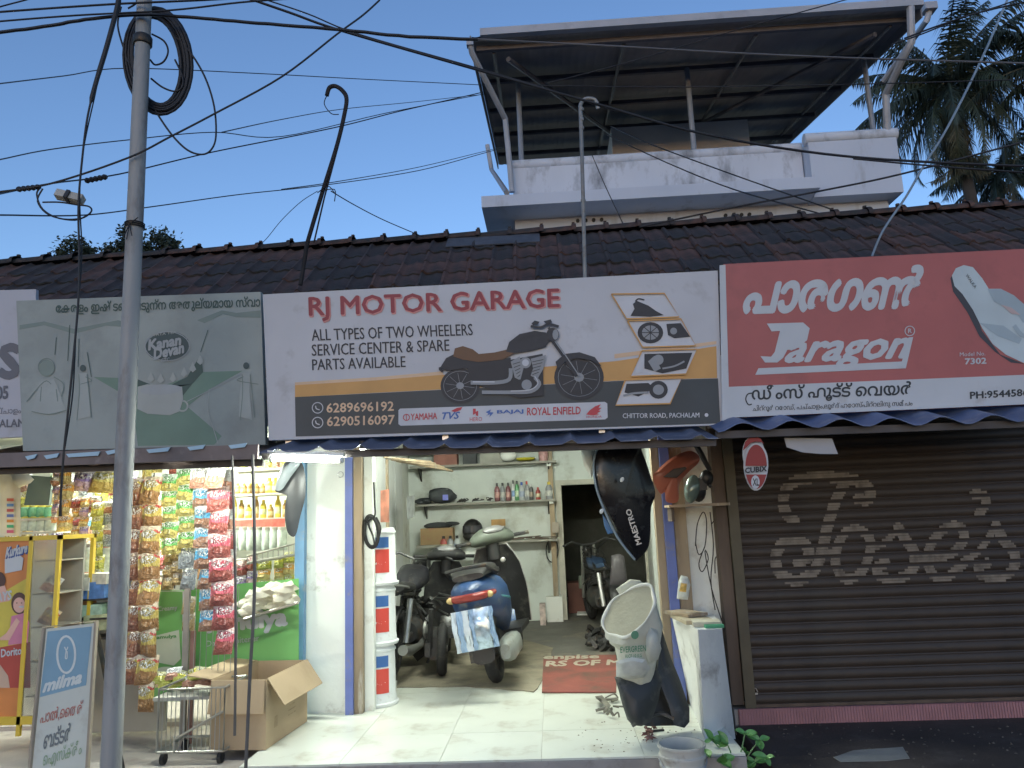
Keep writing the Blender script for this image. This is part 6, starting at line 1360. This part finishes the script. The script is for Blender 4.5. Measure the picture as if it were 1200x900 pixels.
part('glass_pane', MB().b2(B.x+.006, Cc.x-.021, Yd+.004, Yd+.010, zb_+.02, zt-.03), mat('dusty_glass', (.6, .6, .55), .15, 0, .1, 3, trans=.85, alpha=1), t)
S = Sign((0, Yd+.008, 0), (0, -1, 0)); x = MB()
mt = [white_p, flat((.62, .50, .08)), flat((.72, .42, .34)), flat((.10, .05, .04)), flat((.62, .22, .32)), flat((.45, .07, .05)), flat((.55, .38, .28)), flat((.05, .10, .30))]
S.poly(x, [(-60, 700), (-10, 702), (36, 675), (36, 760), (-60, 770)], 1, 1); S.poly(x, [(-60, 770), (36, 752), (36, 806), (-60, 806)], 1, 5)
S.poly(x, [(6, 655), (20, 648), (28, 654), (26, 668), (6, 672)], 2, 0)
S.disc(x, (23, 707), 9.5, 13, 2, 3); S.disc(x, (23, 709), 7, 9, 3, 2); S.poly(x, [(14, 722), (30, 718), (35, 730), (33, 753), (10, 756)], 3, 4); S.poly(x, [(-3, 750), (8, 742), (20, 724), (24, 728), (12, 750)], 4, 2)
S.disc(x, (26, 711), 3.2, 1.2, 4, 0); S.disc(x, (20.5, 706.5), .8, .6, 4, 3); S.disc(x, (26, 706.5), .8, .6, 4, 3)
S.disc(x, (-1, 680), 8, 10, 2, 3); S.poly(x, [(-10, 690), (6, 686), (12, 704), (-10, 708)], 2, 2)
S.text(x, 'Kurkure', (7, 653), (32, 647), (8, 642), 3, 0, .05, .2); S.text(x, 'Kurkure', (8, 654), (33, 648), (9, 643), 2, 7, .09, .2)
S.text(x, 'LAYS', (-8, 706), (14, 702), (-8, 696), 3, 0, .04, .1); S.text(x, 'Doritos', (2, 770), (29, 766), (2, 761), 3, 0, .03)
S.poly(x, [(-2, 806), (0, 778), (10, 792), (12, 806)], 2, 6)
part('print', x, mt, t)
random.seed(2)
for k in range(4):
    p = Vector((random.uniform(B.x+.05, Cc.x-.06), Yd+.15, zb_+(zt-zb_)*(k+.6)/5.4+.06)); o = bpy.data.objects.new('packet', packet_mesh(.10, .12, .05, ('nuts', 'grey', 'redyel', 'white')[k], k)); COL.objects.link(o); o.location = p; o.rotation_euler = (-.4, .5, .2)
    o.name = 'loose_packet'; tag(o, ('beige packet on the lowest shelf of the yellow stand', 'grey packet slumped on the second lowest shelf of the yellow stand', 'red and yellow packet on the second shelf from the top of the yellow stand', 'white packet on the highest shelf of the yellow stand')[k], 'packet')
# things on and above the stand
solo('white_shirt_bag', MB().puff([at(x, y, 5.15) for x, y in ((12, 554), (26, 548), (40, 562), (36, 566), (22, 572), (16, 566))], (0, -1, 0), .02), white_clean, 'white paper bag dangling above the yellow stand', 'bag')
t = thing('striped_towel', 'towel with red blue and green stripes hanging at the left edge', 'towel', at(5, 625, 5.3))
part('cloth', MB().grid(lambda u, v: at(-40+64*u, 628-80*v, 5.32+.02*math.sin(9*u)), 10, 4), mat('towel_white', (.60, .58, .52), .85), t)
for k, c in enumerate(((.55, .14, .10), (.12, .25, .55), (.5, .12, .12), (.14, .2, .5), (.6, .25, .08), (.08, .4, .22), (.55, .12, .25))):
    part('stripe', MB().grid(lambda u, v: at(-40+56*u, 584+k*6.2+3.4*(1-v), 5.31+.02*math.sin(9*u)), 10, 1), mat('stripe_%d' % k, c, .85), t)
solo('dark_tray', MB().prism([at(x, y, 5.7) for x, y in ((28, 592), (57, 592), (61, 559), (35, 557))], (0, .03, 0)), mat('tray_dark_green', (.06, .08, .065), .5), 'dark flat tray leaning above the rows of jars', 'tray')
def jar(x, y, Y, r, h, lid, m, label, grp):
    p = at(x, y, Y); t = thing('sweet_jar', label, 'jar', p, 0, grp)
    part('body', MB().lathe([(r*.9, 0), (r, h*.06), (r, h*.8), (r*.8, h*.88)], (0, 0, 0), 12, None, 0, True), m, t, None, True)
    part('lid', MB().lathe([(r*.86, h*.86), (r*.86, h), (r*.2, h*1.01)], (0, 0, 0), 12, None, 0, True), lid, t, None, True)
jg = mat('jar_green', (.16, .42, .26), .25, 0, .3, 20); jy = mat('jar_yellow', (.6, .52, .10), .25, 0, .4, 25); jc = mat('jar_clear', (.50, .56, .50), .15, 0, .3, 20); ly = mat('lid_yellow', (.62, .55, .08), .4); lr = mat('lid_red', (.5, .08, .06), .4)
shl = mat('shop_shelf', (.48, .46, .40), .6, 0, .1, 5)
def shelfb(x0_, x1_, y, Y, dp, label, m=None):
    a = at(x0_, y, Y); b_ = at(x1_, y, Y); z = (a.z+b_.z)/2; solo('shop_shelf', MB().b2(a.x, b_.x, Y, Y+dp, z-.018, z), m or shl, label, 'shelf', 'shelves inside the snack shop'); return z
for y, nm, hh, lidm, bm_, r in ((606, 'upper', .09, ly, jg, .04), (622, 'lower', .11, ly, jc, .045)):
    shelfb(20, 66, y+1, 5.75, .2, '%s small shelf of jars above the yellow stand' % nm)
    for k in range(4): jar(30+k*9.5, y, 5.82, r, hh, lidm, bm_, '%s small %s jar from the left on the %s jar shelf above the yellow stand' % (ORD[k], ('green', 'clear')[nm == 'lower'], nm), 'small jars on the %s jar shelf' % nm)
for k, (x, l) in enumerate(((92, 'large clear sweet jar left of the yellow sachets'), (103, 'large clear sweet jar touching the yellow sachets'), (128, 'large clear sweet jar beside the pole'))): jar(x, 670, 5.9, .06, .22, lr if k == 2 else shl, jc, l, 'large clear jars on the counter')
# counter
zc = at(110, 676, 5.7).z
t = thing('counter', 'low shop counter at the left with goods piled on it', 'counter', (at(110, 700, 5.7).x, 5.8, .17))
part('top', MB().b2(at(60, 700, 5.5).x, at(186, 700, 5.5).x, 5.62, 6.1, zc-.03, zc), shl, t); part('front', MB().b2(at(60, 700, 5.5).x, at(186, 700, 5.5).x, 5.66, 5.69, .17, zc-.03), mat('counter_front', (.34, .33, .28), .7, 0, .1, 3), t)
random.seed(50)
goods = [((84, 700), .22, .12, (.12, .26, .52), 'blue box'), ((98, 692), .2, .10, (.62, .62, .56), 'white box with green print'), ((90, 715), .2, .10, (.58, .24, .08), 'orange box'), ((112, 702), .24, .13, (.10, .22, .50), 'dark blue long box'), ((118, 684), .22, .08, (.58, .56, .48), 'pale flat packet'), ((108, 722), .2, .09, (.32, .46, .36), 'pale green packet'), ((88, 736), .2, .08, (.5, .42, .32), 'beige packet'), ((120, 738), .2, .12, (.35, .38, .22), 'olive packet')]
for (x, y), w_, h_, c, l in goods:
    p = at(x, y, 5.45); solo('boxed_goods', MB().box(p+Vector((0, 0, h_/2)), (w_, .16, h_*.9), (0, random.uniform(-.05, .05), random.uniform(-.2, .2))), mat('goods_%02x%02x' % (int(c[0]*255), int(c[2]*255)), c, .5, 0, .35, 18), l+' in the pile of goods left of the utility pole', 'box')
rack = thing('goods_rack', 'stepped rack carrying the pile of goods left of the pole', 'rack', (at(100, 760, 5.5).x, 5.5, .14))
for k, y in enumerate((700, 722, 745)):
    z = at(100, y+1, 5.45).z; part('tray', MB().b2(at(80, y, 5.45).x, at(134, y, 5.45).x, 5.36, 5.58, z-.012, z), dark_metal, rack)
for x in (82, 132): part('post', MB().b2(at(x, 700, 5.5).x-.01, at(x, 700, 5.5).x+.01, 5.5, 5.52, .14, at(x, 690, 5.5).z), dark_metal, rack)
# right hand shelves of the snack shop
SY = 6.6
for y, l in ((549, 'top'), (578, 'second'), (607, 'third'), (655, 'fourth')):
    z = shelfb(262, 352, y, SY, .3, '%s shelf board right of the hanging packets' % l)
random.seed(61)
def sb(x, y, h, wd, c, cap, l, g): bottle(x, y, SY+.08, h, wd, c, cap, l, g, z=at(x, y, SY).z)
for k in range(9): o = bpy.data.objects.new('pouch_packet', packet_mesh(.07, .11, .03, ('green', 'white', 'yellow', 'purple', 'green')[k % 5], k % 3)); COL.objects.link(o); o.location = at(268+k*9.3, 541, SY+.06); o.rotation_euler = (0, 0, random.uniform(-.3, .3)); tag(o, '%s bright pouch packet from the left on the top right shelf' % ORD[k], 'packet', 'pouches on the top right shelf')
for k in range(10): sb(271+k*7.4, 578, .09+.05*(k > 5), .055+.02*(k > 5), 'amber' if k < 6 else 'yellow', 'yellow', '%s %s jar from the left on the second right shelf' % (ORD[k], 'small amber' if k < 6 else 'taller yellow'), 'jars on the second right shelf')
for k in range(8): sb(274+k*8.6, 607, .20-.04*(k % 3), .055, 'amber' if k % 2 else 'yellow', 'yellow', '%s bottle from the left, %s, on the third right shelf' % (ORD[k], 'amber' if k % 2 else 'yellow'), 'bottles on the third right shelf')
solo('red_shelf_strip', MB().b2(at(270, 612, SY).x, at(335, 612, SY).x, SY-.03, SY-.02, at(300, 619, SY).z, at(300, 609, SY).z), mat('red_strip', (.55, .12, .09), .5, 0, .3, 20), 'red printed strip along the shelf front over the clear jars', 'shelf strip')
for k in range(7): jar(276+k*9, 645, SY-.05, .045, .2, shl, jc, '%s clear jar from the left in the row under the red shelf strip' % ORD[k], 'clear jars under the red strip')
solo('hanging_price_card', MB().b2(at(275, 560, SY).x, at(284, 560, SY).x, SY-.1, SY-.095, at(280, 560, SY).z, at(280, 547, SY).z), white_clean, 'small white card hanging from the top right shelf', 'card')
# sloping wire rack with yellow packets
t = thing('wire_basket', 'sloping metal basket rail below the clear jars', 'basket', at(320, 650, 6.05)); mb = MB()
a0, a1 = at(290, 652, 6.1), at(357, 634, 6.0); b0_, b1_ = at(290, 660, 6.1), at(357, 648, 6.0)
mb.tube([a0, a1], .008, 6).tube([b0_, b1_], .012, 6)
for k in range(12): mb.tube([a0.lerp(a1, k/11), b0_.lerp(b1_, k/11)], .004, 5)
part('rail', mb, chrome, t)
strip('double strip of yellow snack packs below the basket rail, left pair', 302, 318, 656, 690, 6.2, 3, ['yellow', 'orange'], 0, nc=1)
strip('wide strip of yellow snack packs below the basket rail by the blue post', 322, 344, 652, 690, 6.2, 3, ['yellow', 'orange'], 0, nc=2)
strip('purple and red sachets between basket rail and papad packs', 276, 300, 658, 692, 6.2, 2, ['pink', 'purple'], 0, nc=2)
mb = MB(); random.seed(70)
pap = mat('papad_cream', (.68, .65, .52), .6, 0, .12, 12, .2, 30)
t = thing('papad_pile', 'pile of cream papad packets on the slanted ledge over the green banner', 'packets', at(315, 722, 5.6), 0)
for k in range(34):
    u_ = random.random(); c = at(288+u_*56, 724-u_*20-random.uniform(2, 26), random.uniform(5.5, 5.75)); q = [c+Vector((.085*math.cos(a)*random.uniform(.6, 1.1), -.02*math.sin(2*a), .045*math.sin(a)*random.uniform(.5, 1.1))) for a in [2*math.pi*j/9 for j in range(9)]]
    part('papad_packet', MB().puff(q, (random.uniform(-.5, .5), -1, random.uniform(-.2, .9)), .012, 2), pap, t)
solo('slant_ledge', MB().tube([at(286, 726, 5.55), at(350, 706, 5.55)], .012, 6), chrome, 'thin slanting metal rail under the papad packets', 'rail')
# blue post and green banners
solo('blue_shop_post', MB().b2(at(346, 700, 5.8).x, at(357, 700, 5.8).x, 5.78, 5.84, .17, 2.4), mat('light_blue_post', (.16, .32, .50), .6, 0, .12, 5, .1, 30, ((.35, .35, .33), .2, 9)), 'light blue post at the right side of the snack shop', 'post')
grn = mat('banner_green', (.16, .42, .13), .45, 0, .08, 2)
def banner(name, label, pts, Y):
    t = thing(name, label, 'banner', at(sum(p[0] for p in pts)/4, max(p[1] for p in pts), Y)); part('sheet', MB().prism([at(x, y, Y) for x, y in pts], (0, .006, 0)), grn, t); return t, Sign((0, Y, 0), (0, -1, 0))
t, S = banner('green_banner', 'wide green dairy whitener banner behind the cardboard box', [(214, 800), (350, 790), (350, 678), (214, 690)], 5.72)
x = MB(); mt = [white_p, flat((.10, .30, .10)), flat((.55, .60, .50)), flat((.62, .50, .3))]
S.text(x, 'Amulya', (244, 747), (336, 738), (243, 722), 2, 0, .06); S.text(x, 'Dairy Whitener', (242, 760), (304, 753), (242, 751), 2, 0, .0)
part('print', x, mt, t)
t, S = banner('milk_poster', 'narrow green milk poster hanging behind the packet strips', [(163, 822), (215, 822), (216, 692), (166, 692)], 5.6)
x = MB(); S.stroke(x, [(164, 821), (214, 821), (215, 693), (167, 693), (164, 821)], 2, 2, 0, sm=0); S.poly(x, [(182, 745), (210, 738), (212, 772), (204, 780), (184, 776)], 2, 2); S.text(x, 'amulya', (184, 750), (207, 748), (184, 745), 3, 1, .04)
S.text(x, 'Creamy', (185, 718), (208, 716), (185, 711), 2, 0, .02); S.poly(x, [(180, 792), (208, 786), (212, 800), (182, 806)], 2, 3); S.disc(x, (196, 785), 12, 4, 3, 2)
part('print', x, mt, t)
# black scooter front panel hanging near the tube lamp
t = thing('hanging_front_panel', 'black curved scooter panel hanging beside the tube lamp over the white pillar edge', 'vehicle panel', at(338, 625, 5.5))
part('shell', MB().puff(outline([(322, 575), (327, 555), (336, 540), (350, 538), (357, 552), (358, 580), (352, 605), (346, 628), (337, 624), (335, 606), (341, 590), (336, 577), (328, 573)], 5.5, 5.45), (-.3, -1, 0), .04, 4), mat('matt_black_panel2', (.05, .055, .06), .4, 0, .2, 5), t)
part('clear_visor', MB().puff(outline([(322, 572), (330, 552), (345, 539), (352, 543), (340, 560), (330, 574)], 5.42, 5.40), (-.3, -1, 0), .03, 4), mat('smoky_visor', (.30, .34, .36), .1, 0, .1, 5), t)
# cardboard box
A = atz(311, 879, .203); B = atz(359, 846, .203); e1 = (B-A).normalized(); e2 = Vector((-e1.y, e1.x, 0)); Lb = (B-A).length*1.02; Wb = (at(245, 835, A.y)-at(313, 835, A.y)).length; Hb = at(316, 797, A.y).z-.2
if e2.x > 0: e2 = -e2
A.z = .203
card = mat('cardboard', (.42, .31, .19), .8, 0, .06, 3, .1, 30, ((.36, .26, .15), .3, 4)); cardin = mat('cardboard_inside', (.40, .30, .19), .85, 0, .06, 3)
t = thing('cardboard_box', 'large open brown cardboard box with its side flap folded out', 'box', A+e1*Lb/2+e2*Wb/2); th = .006
def cp(name, P, off, lb=None): part(name, MB().prism(P, off), card, t, lb)
up = Vector((0, 0, 1)); H2 = Hb
cp('bottom', [A, A+e1*Lb, A+e1*Lb+e2*Wb, A+e2*Wb], up*th)
cp('side', [A+up*th, A+e1*Lb+up*th, A+e1*Lb+up*H2, A+up*H2], e2*th)
cp('side', [A+e2*Wb+up*th, A+e1*Lb+e2*Wb+up*th, A+e1*Lb+e2*Wb+up*H2, A+e2*Wb+up*H2], -e2*th)
cp('end', [A+e2*th+up*th, A+e2*(Wb-th)+up*th, A+e2*(Wb-th)+up*H2, A+e2*th+up*H2], e1*th)
cp('end', [A+e1*Lb+e2*th+up*th, A+e1*Lb+e2*(Wb-th)+up*th, A+e1*Lb+e2*(Wb-th)+up*H2, A+e1*Lb+e2*th+up*H2], -e1*th)
fo = (-e2*.55+up*-.83).normalized()*.20
cp('flap', [A+up*(H2+.002)-e2*.002+e1*.01, A+e1*(Lb-.01)+up*(H2+.002)-e2*.002, A+e1*(Lb+.01)+up*H2+fo, A+e1*.03+up*H2+fo], up*th)
fo = (-e1*.12+up*-1).normalized()*.2
cp('flap', [A+up*H2-e1*.001+e2*.01, A+e2*(Wb-.01)+up*H2-e1*.001, A+e2*(Wb+.0)+up*H2+fo-e1*.01, A+e2*.0+up*H2+fo-e1*.01], -e1*th)
fo = (e2*.8+up*.1).normalized()*.19
cp('flap', [A+e2*Wb+up*H2+e1*.01, A+e2*Wb+e1*(Lb-.01)+up*H2, A+e2*Wb+e1*(Lb-.03)+up*H2+fo, A+e2*Wb+e1*.03+up*H2+fo], up*th)
pb_ = MB(); o_ = A-e2*.0015
for dx, dz, w_, h_ in ((.12, .10, .05, .07), (.34, .12, .12, .008), (.34, .15, .12, .008), (.36, .18, .08, .008)): pb_.add([o_+e1*dx+up*dz, o_+e1*(dx+w_)+up*dz, o_+e1*(dx+w_)+up*(dz+h_), o_+e1*dx+up*(dz+h_)], [(0, 1, 2, 3)])
part('faint_print', pb_, mat('card_print', (.34, .24, .14), .8, 0, .3, 30), t)
# wire trolley
t = thing('wire_trolley', 'low wire trolley with thin vertical rods behind the cardboard box', 'trolley', (at(235, 880, 5.0).x, 5.1, .14)); x0_, x1_ = at(184, 870, 4.95).x, at(262, 870, 4.95).x; zt_ = at(190, 808, 4.95).z; zb2 = .22
fr = MB()
for Y in (4.95, 5.3):
    fr.tube([(x0_, Y, zb2), (x1_, Y, zb2), (x1_, Y, zt_), (x0_, Y, zt_), (x0_, Y, zb2)], .009, 6)
for x in (x0_, x1_): fr.tube([(x, 4.95, zb2), (x, 5.3, zb2)], .009, 6).tube([(x, 4.95, zt_), (x, 5.3, zt_)], .009, 6)
part('frame', fr, chrome, t)
vw = MB()
for k in range(1, 15):
    x = x0_+(x1_-x0_)*k/15; vw.tube([(x, 4.95, zb2), (x, 4.95, zt_)], .0028, 5)
for k in range(9):
    x = x0_+.02+(x1_-x0_)*k/10; vw.tube([(x, 5.28, zt_), (x+.004, 5.28, at(200, 690, 5.28).z)], .0026, 5)
part('grille', vw, chrome, t, kind='stuff')
part('handle', MB().tube([(x0_+.12, 4.93, zb2+.08), (x1_, 4.93, zb2+.24)], .008, 6).tube([(x0_+.12, 4.93, zb2), (x0_+.12, 4.93, zb2+.1)], .008, 6), chrome, t)
for x in (x0_+.03, x1_-.03):
    for Y in (4.98, 5.27): part('castor', MB().lathe([(.035, -.012), (.035, .012)], (x, Y, .175), 12, Euler((0, R(90), 0)).to_matrix(), 0, True), rubber, t)
t2 = thing('yellow_snack_heap', 'heap of yellow snack packets on the tray above the wire trolley', 'packets', at(215, 806, 5.3)); random.seed(81)
for k in range(9):
    c = at(188+k*7+random.uniform(-3, 3), 800-random.uniform(0, 12), 5.3); o = bpy.data.objects.new('packet', packet_mesh(.12, .09, .04, ('yellow', 'white')[k % 3 == 2], k % 3)); COL.objects.link(o); o.parent = t2; o.location = c-t2.location; o.rotation_euler = (-.7, random.uniform(-.3, .3), random.uniform(-.5, .5))
solo('trolley_tray', MB().b2(at(184, 812, 5.2).x, at(252, 812, 5.2).x, 5.15, 5.42, at(215, 811, 5.3).z-.02, at(215, 811, 5.3).z), shl, 'small tray on uprights under the yellow snack heap', 'tray')
solo('tray_upright', MB().b2(at(213, 750, 5.35).x, at(219, 750, 5.35).x, 5.36, 5.39, .14, at(215, 690, 5.35).z), mat('upright_brown', (.30, .26, .22), .6), 'brown upright standing behind the tray of yellow snacks', 'post')
solo('tray_upright', MB().b2(at(221, 750, 5.4).x, at(226, 750, 5.4).x, 5.42, 5.45, .14, at(223, 740, 5.4).z), mat('upright_red', (.40, .22, .20), .6), 'short reddish upright right of the brown one', 'post')
# standing sign board
Yb = 4.35; t = thing('standing_sign', 'leaning street sign of a dairy with blue top and red and green lettering', 'sign', (at(75, 900, Yb).x, Yb, 0)); nrm = Vector((-.04, -1, .13)).normalized()
S = Sign(at(75, 850, Yb), nrm); pts = [(30, 960), (98, 960), (112, 730), (53, 737)]
P = [S.px(x, y) for x, y in pts]; part('panel', MB().prism(P, -nrm*.012), mat('standing_board', (.62, .64, .56), .6, 0, .05, 4, .05, 20, ((.45, .42, .34), .15, 5)), t)
fr = MB(); fr.tube([S.px(x, y) for x, y in ((29, 960), (52, 735), (113, 728), (99, 960))], .014, 6); part('frame', fr, mat('sign_frame_brown', (.36, .30, .22), .6, 0, .15, 8), t)
part('back_leg', MB().tube([P[2]+Vector((-.02, .03, 0)), Vector((P[1].x, P[1].y+.45, .01))], .014, 6).tube([P[3]+Vector((.02, .03, 0)), Vector((P[0].x, P[0].y+.45, .01))], .014, 6), dark_metal, t)
x = MB(); mt = [flat((.22, .38, .48)), flat((.68, .72, .68)), flat((.50, .16, .12)), flat((.18, .20, .20)), flat((.30, .42, .24))]
S.poly(x, [(56, 740), (108, 734), (101, 803), (47, 817)], 1, 0); S.ring(x, (78, 767), 10.5, 21.5, 2.6, 2, 1); S.stroke(x, [(76, 758), (78, 762), (80, 758)], 1.2, 2, 1); S.stroke(x, [(78, 762), (77, 771), (79, 771), (79, 763)], 1.2, 2, 1)
S.text(x, 'milma', (51, 811), (95, 800), (53, 797), 2, 1, .05, .2); S.text(x, 'പാൽ,തൈര്'.replace('തൈ', 'ൈത'), (47, 850), (96, 838), (49, 832), 2, 2, .01); S.text(x, 'ബട്ടർ', (51, 878), (82, 868), (53, 856), 2, 3, .02); S.text(x, 'ഐസ്ക്രീം'.replace('്ക്രീ', '്ക്രീ'), (50, 902), (95, 888), (52, 880), 2, 4, .0)
part('lettering', x, mt, t)

# ================================================================== LAMPS THE PLACE HAS
def glow(name, col, st):
    m = bpy.data.materials.new(name); m.use_nodes = True; b = m.node_tree.nodes['Principled BSDF']; b.inputs['Emission Color'].default_value = (*col, 1); b.inputs['Emission Strength'].default_value = st; b.inputs['Base Color'].default_value = (.8, .8, .8, 1); return m
LC = (.93, 1.0, .89)
def tube_lamp(label, a, b_, st, r=.016):
    t = thing('tube_lamp', label, 'lamp', (a+b_)/2); part('tube', MB().tube([a, b_], r, 10), glow('tube_glow_%d' % int(st), LC, st), t); d = (b_-a).normalized()
    part('fitting', MB().box((a+b_)/2+Vector((0, 0, r+.02)), ((b_-a).length+.04, .04, .025), (0, -math.asin(d.z), math.atan2(d.y, d.x))), white_clean, t)
    for q in (a, b_): part('end_cap', MB().ell(q, (.02, .02, .022), 10, 6), white_clean, t)
tube_lamp('glaring white tube lamp fixed under the awning before the white pillar', at(318, 537, 4.66), at(400, 539, 4.66), 215)
tube_lamp('tube lamp inside the garage ceiling front, behind the awning', Vector((-1.0, 6.5, 2.72)), Vector((.3, 6.5, 2.72)), 290)
tube_lamp('tube lamp under the ceiling of the snack shop', Vector((-3.9, 6.2, 2.45)), Vector((-2.8, 6.2, 2.45)), 400)
for x, y, r, st, l in ((212, 541, .034, 330, 'round bulb glowing under the brown awning right of the pole'), (425, 529, .022, 50, 'small bulb glowing under the blue awning by the blue post')):
    p = at(x, y, 4.75); t = thing('bulb_lamp', l, 'lamp', p); part('bulb', MB().ell(p, (r*1.3, r, r*.8), 12, 8), glow('bulb_glow_%d' % int(st), LC, st), t); part('holder', MB().lathe([(.02, 0), (.024, .05)], p+Vector((0, 0, r*.7)), 10, None, 0, True), black, t)
